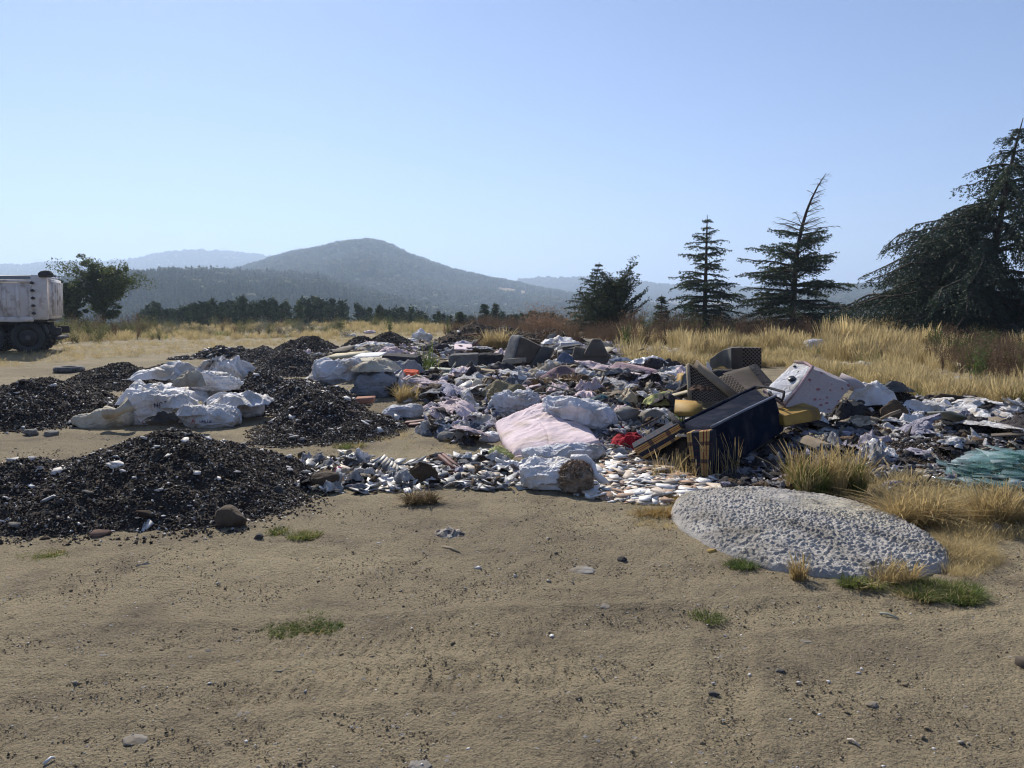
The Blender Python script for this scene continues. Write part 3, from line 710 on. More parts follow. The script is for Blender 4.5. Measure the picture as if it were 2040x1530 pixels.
gscat('dry_grass', right_field, 12000, dg + dg + wd[:1] + gg[:1], .48, 'tall golden dry grass over the right side behind the dump', 90, hgrad=([12, 16, 22, 28, 40], [.5, .65, 1.0, .62, .5]), thin=(1.4, .40))
gscat('dry_grass', [(1640, 700), (1700, 664), (1900, 664), (1900, 705), (1760, 716)], 3600, dg, .58, 'tallest stand of golden grass in front of the big cedars', 91)
gscat('dry_weeds', [(1230, 684), (1300, 668), (1700, 662), (2200, 662), (2200, 690), (1960, 684), (1500, 684), (1250, 704)], 2600, wd + gwd[:1], .95, 'brown dried weeds with seed heads below the cedars', 92, 'weeds')
gscat('dry_weeds', [(880, 668), (960, 655), (1090, 655), (1240, 662), (1240, 690), (1120, 692), (1000, 690)], 520, wd, .75, 'brown dried weeds on the earth mound behind the armchair', 93, 'weeds')
gscat('dry_weeds', [(1840, 722), (1900, 690), (2100, 690), (2150, 780), (1960, 770)], 420, wd + gwd[:1], .7, 'tangled brown weeds at the right edge of the grass', 94, 'weeds')
edge_strip = [(100, 688), (130, 656), (1000, 653), (1000, 670), (700, 676), (560, 674), (330, 682)]
gscat('edge_grass', edge_strip, 4200, dg[:3] + dgs + gg[:1], .27, 'dry and greenish grass fringe along the far edge of the clearing', 95, thin=(2.5, .45))
gscat('edge_scrub', [(100, 682), (125, 655), (900, 652), (900, 664), (480, 670), (250, 680)], 330, shr + gshr[:1] + wd[:1], .55, 'low olive scrub along the far edge of the clearing', 96, 'scrub', thin=(4., .3))
gscat('edge_scrub', [(100, 690), (110, 656), (300, 655), (280, 680)], 80, shr + wd[:2], .8, 'thick scrub at the foot of the leafy green tree', 97, 'scrub')
gscat('plain_grass', [(-50, 715), (100, 690), (700, 672), (900, 668), (760, 682), (560, 690), (300, 708), (-50, 740)], 900, dgs, .13, 'sparse flattened dead grass on the far dirt flat', 98)
for (px, py, w, h, d0, me, nm, lb, ct) in (
    (328, 668, 30, 22, 0, gshr[0], 'shrub', 'small dark grey-green shrub at the far edge, nearest the leafy green tree', 'shrub'),
    (415, 670, 38, 22, 0, gshr[1], 'shrub', 'low grey-green shrub in the middle of the far edge strip', 'shrub'),
    (560, 671, 56, 24, 0, gshr[0], 'shrub', 'wide grey-green shrub behind the farthest black heaps', 'shrub'),
    (600, 666, 30, 22, 0, gshr[1], 'shrub', 'small grey-green shrub right of the wide grey-green shrub', 'shrub'),
    (688, 672, 40, 20, 0, gshr[0], 'shrub', 'grey-green shrub left of the far dark mound', 'shrub'),
    (775, 667, 46, 42, 0, gwd[0], 'shrub', 'green leafy weed standing behind the far dark mound', 'weed'),
    (893, 690, 30, 60, 30, gwd[1], 'shrub', 'dark upright weed left of the brown earth mound', 'weed'),
    (1085, 672, 130, 72, 36, None, 'dry_bush', 'rusty red dry bush on top of the brown earth mound', 'bush')):
    b = G(px, py) if not d0 else np.array(gp(px, py, d0)); m_ = b[1] / F
    if me is None:
        me = bush_mesh('dry_bush', 1, 1.5, 2600, .05, m_redbush, 77, asp=.4); me_w = 1.5
        w_ = w * m_ / 1.5
    else: w_ = w * m_ / 1.2
    tag(link(nm, me, None, tuple(b), (0, 0, px), (w_, w_, h * m_)), lb, ct)
# ---- pylons and the pale building far off
def pylon(px, py, d, hpx, label):
    b = Wp(px, py, d); z = float(height([b[0]], [b[1]])[0]); top = Wp(px, py - hpx, d)[2]; h = top - z; t = empty('pylon', (b[0], b[1], z), label, 'pylon')
    w = h * .3; mb = MB()
    for sx in (-1, 1):
        for sy in (-1, 1): mb.add(*tube([[sx * w * .16, sy * w * .16, 0], [sx * w * .12, sy * w * .1, h * .55], [sx * w * .9, 0, h]], .45, 4))
    for q in range(6): mb.add(*tube([[-w * .15 * (-1) ** q, 0, h * .09 * q], [w * .13 * (-1) ** q, 0, h * .09 * (q + 1)]], .3, 3))
    V, Fs = mb.data(); link('lattice_frame', mesh_of('lattice_frame', V, Fs, m_steel), t)
    mb = MB(); mb.add(*box(w * 2, .8, .8, (0, 0, h * .985), bev=0)); 
    for q in range(6): mb.add(*tube([[w * (-.9 + q * .36), 0, h], [w * (-.72 + q * .36), 0, h * .88], [w * (-.54 + q * .36), 0, h]], .3, 3))
    V, Fs = mb.data(); link('crossarm', mesh_of('crossarm', V, Fs, m_steel), t)
m_steel = M('galvanised_steel', (.30, .31, .33), rough=.6)
pylon(77, 531, 3400, 14, 'lattice power pylon on the far left ridge above the truck'); pylon(446, 506, 3400, 12, 'lattice power pylon on the hazy ridge left of the round hill')
wb = empty('farm_building', tuple(np.array([*Wp(500, 541, 1080)[:2], 0]) + [0, 0, float(height([Wp(500, 541, 1080)[0]], [1080])[0]) + 8]), 'long white building on the wooded slope left of the round hill', 'building')
m_white = M('white_wall', (.75, .74, .72)); m_roofw = M('pale_roof', (.62, .62, .64), rough=.5)
V, Fs = box(17, 9, 4.5, (0, 0, 2.2), bev=0); link('wall', mesh_of('wall', V, Fs, m_white), wb)
mb = MB(); mb.add(*box(18.5, 5.6, .3, (0, -2.5, 5.2), (R(18), 0, 0), bev=0)); mb.add(*box(18.5, 5.6, .3, (0, 2.5, 5.2), (R(-18), 0, 0), bev=0)); V, Fs = mb.data(); link('roof', mesh_of('roof', V, Fs, m_roofw), wb)
m_dark = M('dark_opening', (.03, .03, .035), rough=.4)
for q in range(4): V, Fs = box(1.8, .1, 1.6, (-6 + q * 4, -4.54, 2.4), bev=0); link('window', mesh_of('window', V, Fs, m_dark), wb)
# ================================================================ DUMP TRUCK
m_tw = M('chipped_white_paint', (.74, .70, .67), (.64, .60, .57), 3, .5, 0, 1, .4, dirt=(.40, .34, .30), ds=4)
m_grime = M('road_grime', (.07, .066, .06), (.045, .042, .04), 3, .85)
m_rub = M('tyre_rubber', (.035, .035, .036), (.06, .056, .05), 3, .85, .004, 60)
m_rust = M('rusty_yellow_strip', (.42, .30, .10), (.24, .10, .05), 5, .8)
m_tarp = M('blue_grey_tarp', (.17, .20, .24), (.12, .14, .17), 2, .6)
def truck():
    t = empty('dump_truck', (-14.85, 24.9, gz(-14.85, 24.9)), 'dirty white dump truck seen from its rear side at the left edge', 'truck', rz=R(23))
    P = lambda nm, data, m, par=t, sm_=False: link(nm, mesh_of(nm, data[0], data[1], m, sm_), par)
    def many(*bs):
        mb = MB(); [mb.add(*q) for q in bs]; return mb.data()
    L_, W_, z0, z1 = 5.0, 2.45, 1.08, 2.27
    sides = []
    for sy, y in ((-1, 0), (1, W_)):
        sp = P('side_wall', box(L_ - .45, .04, z1 - z0 - .05, (-(L_ + .45) / 2, y, (z0 + z1) / 2)), m_tw)
        for k in range(13):
            x = -.47 - k * .355
            q = box(.10, .05, z1 - z0 - .2, (x, y + sy * .045, (z0 + z1) / 2), bev=.012); P('stiffener', q, m_tw, sp)
        P('top_rail', box(L_ - .42, .10, .09, (-(L_ + .42) / 2, y + sy * .02, z1 + .02), bev=.02), m_tw, sp)
        P('bottom_rail', box(L_ - .42, .10, .16, (-(L_ + .42) / 2, y + sy * .02, z0 + .02), bev=.02), m_tw, sp)
    P('rust_strip', box(1.9, .03, .10, (-2.3, -.085, z0 + .05), bev=.005), m_rust, t)
    P('corner_post', many(box(.44, .10, 1.42, (-.22, -.02, 1.79), bev=.03)), m_tw); P('corner_post', many(box(.44, .10, 1.42, (-.22, W_ + .02, 1.79), bev=.03)), m_tw)
    tg = P('tailgate', box(.10, W_ - .1, 1.28, (.03, W_ / 2, 1.74), (0, R(2), 0), bev=.02), m_tw)
    for k in range(5): P('tailgate_rib', box(.07, .09, 1.1, (.11, .25 + k * .49, 1.74), (0, R(2), 0), bev=.015), m_tw, tg)
    for k in range(5): P('hinge', many(box(.11, .07, .06, (-.40, -.09, 1.28 + k * .24), bev=.012), tube([[-.40, -.1, 1.24 + k * .24], [-.40, -.1, 1.33 + k * .24]], .022, 6)), m_grime)
    P('bed_floor', box(L_, W_, .08, (-L_ / 2, W_ / 2, z0 - .02)), m_grime)
    P('headboard', box(.1, W_, 1.6, (-L_, W_ / 2, 1.9)), m_tw)
    tp = tube([[-4.3, W_ + .12, 2.45], [-2.9, W_ + .12, 2.42], [-.05, W_ + .12, 2.46]], [.13, .11, .13], 10); P('rolled_tarp', tp, m_tarp, t, True)
    P('upper_side_board', box(3.9, .05, .26, (-2.15, W_ + .02, 2.40)), m_tarp)
    P('lift_bracket', blob(.42, .3, .26, 4, .15), m_grime, t).location = (-.02, 0, 2.42)
    P('lift_bracket', blob(.42, .3, .26, 5, .15), m_grime, t).location = (-2.9, W_ - .1, 2.45)
    for y in (.75, 1.7): P('chassis_rail', box(5.6, .12, .3, (-2.9, y, .82)), m_grime)
    P('cross_member', many(*[box(.12, 1.1, .2, (-.3 - k * 1.3, W_ / 2, .82)) for k in range(5)]), m_grime)
    P('mudguard', many(*[box(.62, .55, .03, (-1.17 + 1.14 * math.cos(a), .3, .42 + .64 * math.sin(a) * 1.0), (0, -a + R(90), 0), bev=0) for a in np.radians([20, 55, 90, 125, 160])]), m_grime)
    P('rear_light_box', box(.36, .16, .24, (.12, .25, .70), bev=.03), m_grime); P('rear_light_box', box(.36, .16, .24, (.12, 2.2, .70), bev=.03), m_grime)
    P('rear_bumper', box(.16, W_ - .1, .12, (.18, W_ / 2, .47), bev=.02), m_grime); P('bumper_arm', box(.62, .1, .09, (-.08, .3, .48), bev=.02), m_grime); P('bumper_arm', box(.62, .1, .09, (-.08, 2.1, .48), bev=.02), m_grime)
    P('strut', tube([[-.1, .3, .98], [.12, .28, .82], [.1, .28, .6]], .03, 6), m_grime)
    def wheel(x, y, rz):
        w = P('wheel', tube([[x, y - .14, .5], [x, y + .14, .5]], .2, 20), m_grime)
        ring = []
        n = 40; a = np.arange(n) / n * 6.2832; prof = [(.29, -.14), (.44, -.15), (.49, -.11), (.505, 0), (.49, .11), (.44, .15), (.29, .14)]
        V = np.concatenate([np.column_stack([x + r * np.cos(a), np.full(n, y + h), .5 + r * np.sin(a)]) for r, h in prof]); mm = len(prof)
        i = np.arange(mm)[:, None] * n; j = np.arange(n)[None]; Fq = np.stack([i + j, i + (j + 1) % n, (i + n) % (mm * n) + (j + 1) % n, (i + n) % (mm * n) + j], -1).reshape(-1, 4)
        P('tyre', (V, [Fq]), m_rub, w, True)
        mb = MB()
        for q in range(44):
            b = q / 44 * 6.2832; mb.add(*box(.05, .25, .035, (x + .503 * math.cos(b), y, .5 + .503 * math.sin(b)), (0, -b + R(90), .25 * (-1) ** q), bev=0))
        P('tread', mb.data(), m_rub, w)
        mb = MB(); mb.add(*tube([[x, y - .10, .5], [x, y - .02, .5]], [.29, .22], 24)); 
        for q in range(10): b = q * .628; mb.add(*tube([[x + .15 * math.cos(b), y - .13, .5 + .15 * math.sin(b)], [x + .15 * math.cos(b), y - .05, .5 + .15 * math.sin(b)]], .018, 6))
        mb.add(*tube([[x, y - .16, .5], [x, y - .02, .5]], [.075, .10], 12)); P('rim', mb.data(), m_rim, w)
    for x in (-.62, -1.74):
        for y in (.16, 2.3): wheel(x, y, 0)
truck_rim = None
m_rim = M('dusty_rim', (.13, .12, .11), (.09, .085, .08), 5, .7)
truck()
# loose tyre lying on the flat
def lying_tyre():
    b = G(138, 741); m_ = b[1] / F; t = empty('tyre', tuple(b), 'worn grey tyre lying flat on the dirt in front of the truck', 'tyre'); n = 36; a = np.arange(n) / n * 6.2832; Rr = 27 * m_
    prof = [(.52, .0), (.86, .0), (.98, .05), (1, .12), (1, .26), (.97, .36), (.85, .42), (.55, .41), (.5, .36), (.62, .30), (.66, .1)]
    V = np.concatenate([np.column_stack([r * Rr * np.cos(a), r * Rr * np.sin(a), np.full(n, h * Rr)]) for r, h in prof]); mm = len(prof)
    i = np.arange(mm)[:, None] * n; j = np.arange(n)[None]; Fq = np.stack([i + j, i + (j + 1) % n, (i + n) % (mm * n) + (j + 1) % n, (i + n) % (mm * n) + j], -1).reshape(-1, 4)
    link('carcass', mesh_of('carcass', V, [Fq], m_oldtyre, True), t); mb = MB()
    for q in range(40): b_ = q / 40 * 6.2832; mb.add(*box(.03, .05, .24 * Rr, (Rr * math.cos(b_), Rr * math.sin(b_), .2 * Rr), (0, 0, b_), bev=0))
    V, Fs = mb.data(); link('tread', mesh_of('tread', V, Fs, m_oldtyre), t)
m_oldtyre = M('dusty_tyre', (.17, .16, .16), (.10, .095, .09), 6, .9, 0, 1, .3)
lying_tyre()
# ================================================================ HEAPS
m_soil = M('black_soil', (.026, .022, .019), (.055, .045, .036), 9, .95, .02, 40, .15, 0, (.10, .085, .07), 16, .25)
m_soil_b = M('brown_soil', (.055, .036, .024), (.09, .06, .04), 7, .95, .02, 35, .15, 0, (.03, .022, .018), 5, .5)
m_soil_g = M('grey_cinder_soil', (.034, .031, .030), (.07, .064, .06), 11, .95, .018, 45, .15, 0, (.14, .125, .11), 22, .25)
def bmats(base, n, rnd=.35): return M(base, *n, rnd=rnd)
mc_black = M('slate_chip', (.027, .025, .024), (.05, .045, .04), 3, .85, spec=.2, rnd=.5)
mc_brown = M('brown_clod', (.07, .048, .033), (.045, .032, .024), 5, .95, rnd=.4)
mc_grey = M('grey_stone', (.19, .175, .16), (.12, .11, .10), 5, .85, .003, 60, rnd=.35)
mc_white = M('white_stone', (.66, .63, .60), (.48, .45, .42), 4, .7, rnd=.15, dirt=(.25, .2, .16), ds=5)
ch_bl = [mesh_of('dark_chip', *chip(s, .55), mc_black) for s in range(6)]; ch_br = [mesh_of('clod', *chip(20 + s, .8), mc_brown) for s in range(4)]
ch_gr = [mesh_of('grey_chip', *chip(30 + s, .5), mc_grey) for s in range(5)]; ch_wh = [mesh_of('white_chip', *chip(40 + s, .38), mc_white) for s in range(6)]
def heap(label, peaks, mat, nst=30, ngr=3000, seed=0, white=.12, size=.05, amp=.05, name='rubble_heap', grs=.02, brown=.38, grey=.12, spill=1.25, cell=.045, cat='heap', pw=1.15):
    """peaks: (px, py of the summit, distance, rx, ry)"""
    rs = np.random.RandomState(seed + 300); pk = []
    for (px, py, d, rx, ry) in peaks:
        w = Wp(px, py, d); pk.append((w[0], w[1], max(.1, w[2] - gz(w[0], w[1])), rx, ry))
    def H(x, y):
        a = np.full(len(x), -.2)
        for (cx, cy_, h, rx, ry) in pk:
            an = np.arctan2(y - cy_, x - cx); e = 1 + .16 * fbm(np.column_stack([np.cos(an) * 1.5, np.sin(an) * 1.5, np.full(len(x), seed + cx)]), seed, 2)
            t = np.hypot((x - cx) / rx, (y - cy_) / ry) / e; s = np.sqrt(t * t + .02) - .14
            a = np.maximum(a, np.where(s < 1, h * (1 - np.clip(s, 0, 1) ** pw), (1 - s) * .45))
        P = np.column_stack([x, y]); k = np.clip(a / .12, 0, 1)
        return a + k * (amp * fbm(P / .30, seed + 4, 3) + amp * .5 * fbm(P / .09, seed + 7, 2) + .6 * amp * fbm(P / .7, seed + 9, 2))
    xs = [p[0] - p[3] * 1.3 for p in pk] + [p[0] + p[3] * 1.3 for p in pk]; ys = [p[1] - p[4] * 1.3 for p in pk] + [p[1] + p[4] * 1.3 for p in pk]
    x0, x1, y0, y1 = min(xs), max(xs), min(ys), max(ys); nx, ny = int((x1 - x0) / cell) + 2, int((y1 - y0) / cell) + 2
    X, Y = np.meshgrid(np.linspace(x0, x1, nx), np.linspace(y0, y1, ny), indexing='ij'); X, Y = X.ravel(), Y.ravel(); h = H(X, Y); Z = height(X, Y) + h
    Fq = grid_faces(nx, ny); ok = (h > -.03)[Fq].any(1); Fq = Fq[ok]; us = np.unique(Fq); mp = np.zeros(len(X), int); mp[us] = np.arange(len(us))
    V = np.column_stack([X, Y, Z])[us]; t = empty(name, (pk[0][0], pk[0][1], gz(pk[0][0], pk[0][1])), label, cat)
    wpart('soil', V, mp[Fq], mat, t)
    # loose stones
    def pts(n, lim):
        out = []
        while sum(map(len, out)) < n:
            x = rs.uniform(x0, x1, n * 3); y = rs.uniform(y0, y1, n * 3); k = H(x, y) > lim(len(x)); out.append(np.column_stack([x, y])[k])
        q = np.concatenate(out)[:n]; return np.column_stack([q, height(q[:, 0], q[:, 1]) + np.maximum(H(q[:, 0], q[:, 1]), 0)])
    P = pts(int(ngr * 2.2), lambda n: -.10 * rs.uniform(0, 1, n) ** 2 * spill); n = len(P); P[:, 2] += grs * .15
    cls = rs.rand(n); sel = [(cls < white, ch_wh), ((cls >= white) & (cls < white + brown), ch_br), ((cls >= white + brown) & (cls < white + brown + grey), ch_gr), (cls >= white + brown + grey, ch_bl)]
    for q, (k, lib) in enumerate(sel):
        if k.sum() < 3: continue
        s = grs * rs.uniform(.45, 1.5, k.sum()) ** 1.6 * .95
        scatter('loose_gravel', lib, P[k], rand_rots(rs, k.sum(), .7), s, parent=t, seed=seed + q)
    P = pts(nst, lambda n: np.where(rs.rand(n) < .3, -.04, .02))
    for q, p in enumerate(P):
        c = rs.rand(); lib = ch_wh if c < .72 else ch_gr if c < .82 else ch_br
        s = size * (.55 + 1.5 * rs.uniform(0, 1) ** 2); o = link('stone', lib[rs.randint(len(lib))], t, tuple(p - np.array(t.location) + [0, 0, s * .08]), tuple(rand_rots(rs, 1, .3)[0]), (s * rs.uniform(.8, 1.4), s, s * .7))
    return t, H
hA, HA = heap('large black soil heap with white stone chips, nearest in the left foreground', [(350, 862, 6.65, 1.15, 1.15), (215, 900, 6.3, 1.0, .95), (60, 918, 6.15, 1.0, .9), (-60, 930, 6.1, .9, .8), (440, 900, 6.6, .42, .8)], m_soil, 230, 15000, 1, .08, .07, cell=.03, grs=.022)
heap('black soil heap with white chips at the left edge behind the nearest heap', [(75, 757, 11.0, 1.05, 1.3), (0, 775, 10.8, .9, 1.1), (150, 790, 11, .75, 1.0)], m_soil, 120, 8000, 2, .09, .085, grs=.03)
heap('small dark soil heap behind the printed sacks, left of two', [(232, 726, 15.4, 1.0, 1.1), (272, 742, 15.2, .55, .8)], m_soil, 24, 3500, 3, .04, .09, grs=.035)
heap('low dark soil heap behind the printed sacks, right of two', [(330, 727, 17.2, .75, .9), (375, 735, 17, .7, .7), (420, 738, 16.6, .9, .9)], m_soil, 18, 3500, 4, .05, .09, grs=.035)
heap('heap of dark broken concrete chunks on the far flat', [(440, 688, 22.6, .8, .6), (475, 695, 22.8, .6, .6), (372, 712, 22.2, .42, .4)], m_soil_g, 70, 1200, 5, .1, .15, amp=.09, grs=.06, grey=.45)
heap('grey cinder heap behind the tall cinder heap, far left of it', [(522, 692, 21.6, .85, .9)], m_soil_g, 10, 2500, 6, .12, .09, grs=.035)
heap('dark heap farthest of the row of cinder heaps', [(617, 670, 25.2, .95, 1.0), (590, 678, 25, .8, .8)], m_soil, 8, 2500, 7, .06, .1, grs=.045)
heap('broad cinder heap in the middle of the row, before the farthest', [(580, 694, 18.2, 1.0, 1.2), (640, 706, 18.2, .9, 1.0)], m_soil_g, 16, 5500, 8, .10, .08, grs=.03)
heap('large grey cinder heap beside the printed white sacks', [(520, 737, 12.2, .68, 1.1), (590, 752, 12.2, .75, 1.0), (660, 772, 11.8, .5, .9)], m_soil_g, 120, 9000, 9, .2, .085, grs=.028)
heap('steep black heap with white flakes, right of the printed sacks', [(638, 778, 10.0, .68, 1.0), (695, 815, 9.8, .6, .85), (590, 838, 9.4, .4, .7)], m_soil, 110, 9000, 10, .11, .075, grs=.024, cell=.035)
heap('dark soil mound behind the white cloth bundle', [(773, 662, 27.5, 1.0, 1.0), (722, 668, 27.5, .7, .8)], m_soil, 8, 1600, 11, .02, .1, grs=.05)
heap('brown earth mound overgrown with dry weeds behind the armchair', [(950, 644, 30, 1.6, 1.6), (1010, 652, 29, 1.3, 1.3), (1090, 658, 29, 1.4, 1.3)], m_soil_b, 10, 1800, 12, .01, .12, grs=.05, amp=.12)
heap('low mound of roots and brown soil under the cedars', [(1310, 668, 30, 1.0, 1.0), (1260, 672, 29, .8, .8)], m_soil_b, 6, 800, 14, .01, .12, grs=.05, amp=.12)
hM, HM = heap('mound of dark soil and rags right of the floral mattress', [(1775, 775, 10.4, .62, .9), (1720, 800, 10.2, .6, .8), (1850, 815, 10.2, .75, .9), (1940, 838, 10.2, .8, .7)], m_soil_b, 36, 4200, 15, .06, .09, amp=.08, grs=.028, brown=.5)
heap('patch of dark soil between the glass and the beige rags', [(1800, 915, 7.9, .55, .5), (1900, 915, 8.0, .6, .5)], m_soil_b, 12, 2500, 16, .06, .05, amp=.05, grs=.022, brown=.5)
# larger rocks
def rock_at(px, py, w, h, label, mat, seed, d=None, name='rock', dep=.8, cat='rock', rz=0, dz=0):
    b = G(px, py) if d is None else Wp(px, py, d); m_ = b[1] / F
    V, Fs = rock(w * m_, w * m_ * dep, h * m_ * 1.15, seed)
    o = link(name, mesh_of(name, V, Fs, mat), None, (b[0], b[1] + w * m_ * dep * .3, b[2] - .01 + dz), (0, 0, rz)); return tag(o, label, cat)
m_rockb = M('brown_rock', (.12, .085, .055), (.07, .05, .035), 6, .95, .015, 25)
m_rockd = M('dark_rock', (.05, .045, .042), (.085, .075, .066), 6, .9, .01, 25)
m_rockg = M('pale_grey_rock', (.27, .25, .22), (.18, .165, .145), 5, .95, .012, 25, dirt=(.17, .135, .09), ds=4)
rock_at(452, 1050, 76, 42, 'large brown rock at the front foot of the nearest black heap', m_rockb, 3)
rock_at(553, 998, 32, 30, 'dark rock at the right tip of the nearest black heap', m_rockd, 4)
rock_at(602, 912, 22, 16, 'lone brown clod on the sand between two black heaps', m_rockb, 5)
rock_at(515, 1074, 22, 14, 'small dark stone on the sand right of the large brown rock', m_rockd, 6)
rock_at(645, 978, 60, 36, 'round dirty rock in front of the tile stack', m_rockb, 7)
rock_at(1250, 845, 58, 34, 'pale boulder left of the boulder with the yellow cloth', m_rockg, 8)
rock_at(1304, 852, 60, 36, 'pale round boulder with a yellow cloth draped on it', m_rockg, 9)
rock_at(1783, 842, 54, 46, 'flat grey slab of stone upright on the rag mound', m_rockb, 10, d=9.55, dep=.35)
rock_at(1420, 1102, 20, 12, 'small ochre stone touching the left rim of the concrete', M('ochre_stone', (.50, .33, .10), (.40, .26, .08)), 11)
rock_at(1240, 1118, 20, 15, 'dark pebble on the sand left of the concrete', m_rockd, 12)
rock_at(57, 868, 32, 16, 'grey rock at the foot of the left edge heap', m_rockg, 13); rock_at(98, 868, 30, 12, 'flatter grey rock beside it at the left edge heap', m_rockg, 14)
rock_at(1985, 1062, 34, 22, 'grey stone by the dry grass at the right edge', m_rockg, 15); 
rock_at(198, 1070, 42, 16, 'flat reddish stone in front of the nearest black heap', M('reddish_stone', (.20, .12, .085), (.13, .08, .06), 5), 16)
rock_at(60, 1178, 14, 9, 'small black stone alone on the sand at the left', m_rockd, 17); rock_at(410, 1300, 28, 8, 'thin black stone flake half buried in the sand', m_rockd, 18)
rock_at(477, 1428, 42, 9, 'grey flat stone half buried, lower left of centre', m_rockg, 19); rock_at(262, 1480, 56, 9, 'long grey stone half buried in the lower left sand', m_rockg, 20)
rock_at(838, 1530, 60, 8, 'pale flat stone at the bottom edge, left of two', m_rockg, 21); rock_at(932, 1536, 34, 6, 'pale flat stone at the bottom edge, right of two', m_rockg, 22)
rock_at(205, 1310, 22, 10, 'grey stone behind the wood splinter at the lower left', m_rockg, 23); rock_at(1205, 1212, 34, 8, 'grey flake in the gravelly sand below the centre', m_rockg, 24)
rock_at(1160, 1140, 60, 7, 'long grey buried ledge in the gravelly sand', m_rockg, 25); rock_at(1610, 1282, 30, 9, 'grey stone half buried in front of the concrete', m_rockg, 26)
rock_at(1556, 1340, 22, 10, 'dark broken clod in the sand right of centre', m_rockd, 27); rock_at(1425, 1385, 26, 9, 'dark clod low on the right, nearest the bottom', m_rockd, 28)
rock_at(803, 1210, 10, 7, 'tiny black pebble below the crumpled cloth', m_rockd, 29); rock_at(1740, 1405, 30, 8, 'pale bluish stone patch in the lower right sand', m_rockg, 30)
# ================================================================ CONCRETE SPILL
def concrete():
    out = [(1338, 1012), (1352, 996), (1400, 990), (1500, 987), (1600, 992), (1690, 1008), (1760, 1030), (1822, 1060), (1868, 1090), (1900, 1122), (1880, 1140), (1830, 1150), (1760, 1162), (1690, 1156), (1620, 1150), (1540, 1138), (1460, 1110), (1390, 1078), (1348, 1045)]
    pw = np.array([G(a, b_)[:2] for a, b_ in out]); c = np.array([G(1590, 1050)[0], G(1590, 1062)[1]])
    an = np.arctan2(pw[:, 1] - c[1], pw[:, 0] - c[0]); rad = np.hypot(*(pw - c).T); o = np.argsort(an); an, rad = an[o], rad[o]
    A = np.linspace(-math.pi, math.pi, 640, endpoint=False); RR = np.interp(A, np.concatenate([an - 2 * math.pi, an, an + 2 * math.pi]), np.tile(rad, 3))
    k = np.exp(-np.linspace(-2, 2, 25) ** 2); k /= k.sum(); RR = RR * (1 + .022 * fbm(np.column_stack([np.cos(A) * 6, np.sin(A) * 6]), 3, 3)); RR = np.convolve(np.concatenate([RR[-12:], RR, RR[:12]]), k, 'valid')
    nr = 230; s = np.concatenate([np.linspace(0.004, .93, nr - 22), np.linspace(.935, 1.0, 22)])
    X = c[0] + s[:, None] * RR[None] * np.cos(A)[None]; Y = c[1] + s[:, None] * RR[None] * np.sin(A)[None]; X, Y = X.ravel(), Y.ravel(); S = np.repeat(s, len(A))
    h = (.085 + .03 * fbm(np.column_stack([X, Y]) / .5, 8, 2)) * np.sqrt(np.clip(1 - S ** 9, 0, 1)) + .06 * (1 - S ** 1.8); P = np.column_stack([X, Y])
    cen = G(1625, 1028); dc = np.hypot((P[:, 0] - cen[0]) / .50, (P[:, 1] - cen[1]) / .38); rough = sm(.5, 1.2, dc)
    n1 = vn(P / .0145, 5); n2 = vn(P / .009, 6); n3 = vn(P / .05, 7)
    ring = .004 * np.sin(np.hypot((P[:, 0] - cen[0]), (P[:, 1] - cen[1]) * 1.15) * 36) * np.exp(-dc * .8)
    bump = (np.clip(n1 - .38, 0, 1) * .028 + n2 * .007 + n3 * .006) * (.42 + .58 * rough) + ring * 1.9
    hole = np.clip(1 - np.hypot((P[:, 0] - G(1608, 1003)[0]) / .05, (P[:, 1] - G(1608, 1003)[1]) / .05), 0, 1) * .02
    Z = height(X, Y) - .01 + h + bump * np.clip((1 - S) * 30, .25, 1) - hole
    na = len(A); i = np.arange(nr - 1)[:, None] * na; j = np.arange(na)[None]; Fq = np.stack([i + j, i + na + j, i + na + (j + 1) % na, i + (j + 1) % na], -1).reshape(-1, 4)
    m = M('splashed_concrete', (.44, .41, .37), (.33, .305, .275), 5, .9, .012, 90, .2, 0, (.44, .40, .32), 1.1, .35, dirt=(.20, .18, .15), ds=3)
    o = wpart('concrete_spill', np.column_stack([X, Y, Z]), Fq, m, None, True); tag(o, 'large oval slab of hardened pimpled grey concrete spilled on the sand', 'concrete')
concrete()
# ================================================================ SOFT AND HARD JUNK
def fab(name, c, c2=None, bump=.003, bs=120, dirt=None, rough=.9, sc=3, ds=3, trans=0., rnd=0, spec=.15, fold=.022): return M(name, c, c2, sc, rough, bump, bs, spec, rnd, trans=trans, dirt=dirt, ds=ds, fold=fold)
f_white = fab('white_woven_plastic', (.80, .78, .77), (.70, .68, .68), .002, 160, (.50, .44, .36), .6, trans=.12)
f_cream = fab('cream_cloth', (.62, .56, .44), (.52, .46, .36), .002, 120, (.34, .28, .20), trans=.1)
f_grey = fab('grey_sack_cloth', (.29, .30, .32), (.22, .23, .25), .003, 90, (.22, .20, .18), ds=2)
f_lgrey = fab('pale_grey_sheet', (.66, .65, .66), (.56, .55, .57), .003, 90, (.36, .33, .29))
f_pink = fab('pale_pink_quilt', (.78, .64, .65), (.72, .58, .59), .002, 110, (.55, .44, .38), ds=2.2, fold=.007)
f_mauve = fab('dusty_mauve_velvet', (.26, .165, .18), (.20, .125, .14), .002, 140, (.15, .11, .10))
f_rose = fab('dusty_rose_velvet', (.46, .32, .33), (.38, .26, .27), .002, 140, (.25, .19, .17))
f_beige = fab('beige_fabric', (.36, .31, .24), (.28, .24, .19), .003, 80, (.17, .14, .11))
f_olive = fab('olive_canvas', (.24, .20, .12), (.18, .15, .09), .003, 80)
f_dark = fab('dark_cloth', (.035, .034, .038), (.06, .055, .055), .003, 90)
f_dgrey = fab('charcoal_upholstery', (.075, .077, .078), (.11, .11, .105), .003, 110, (.14, .125, .105), ds=2.5)
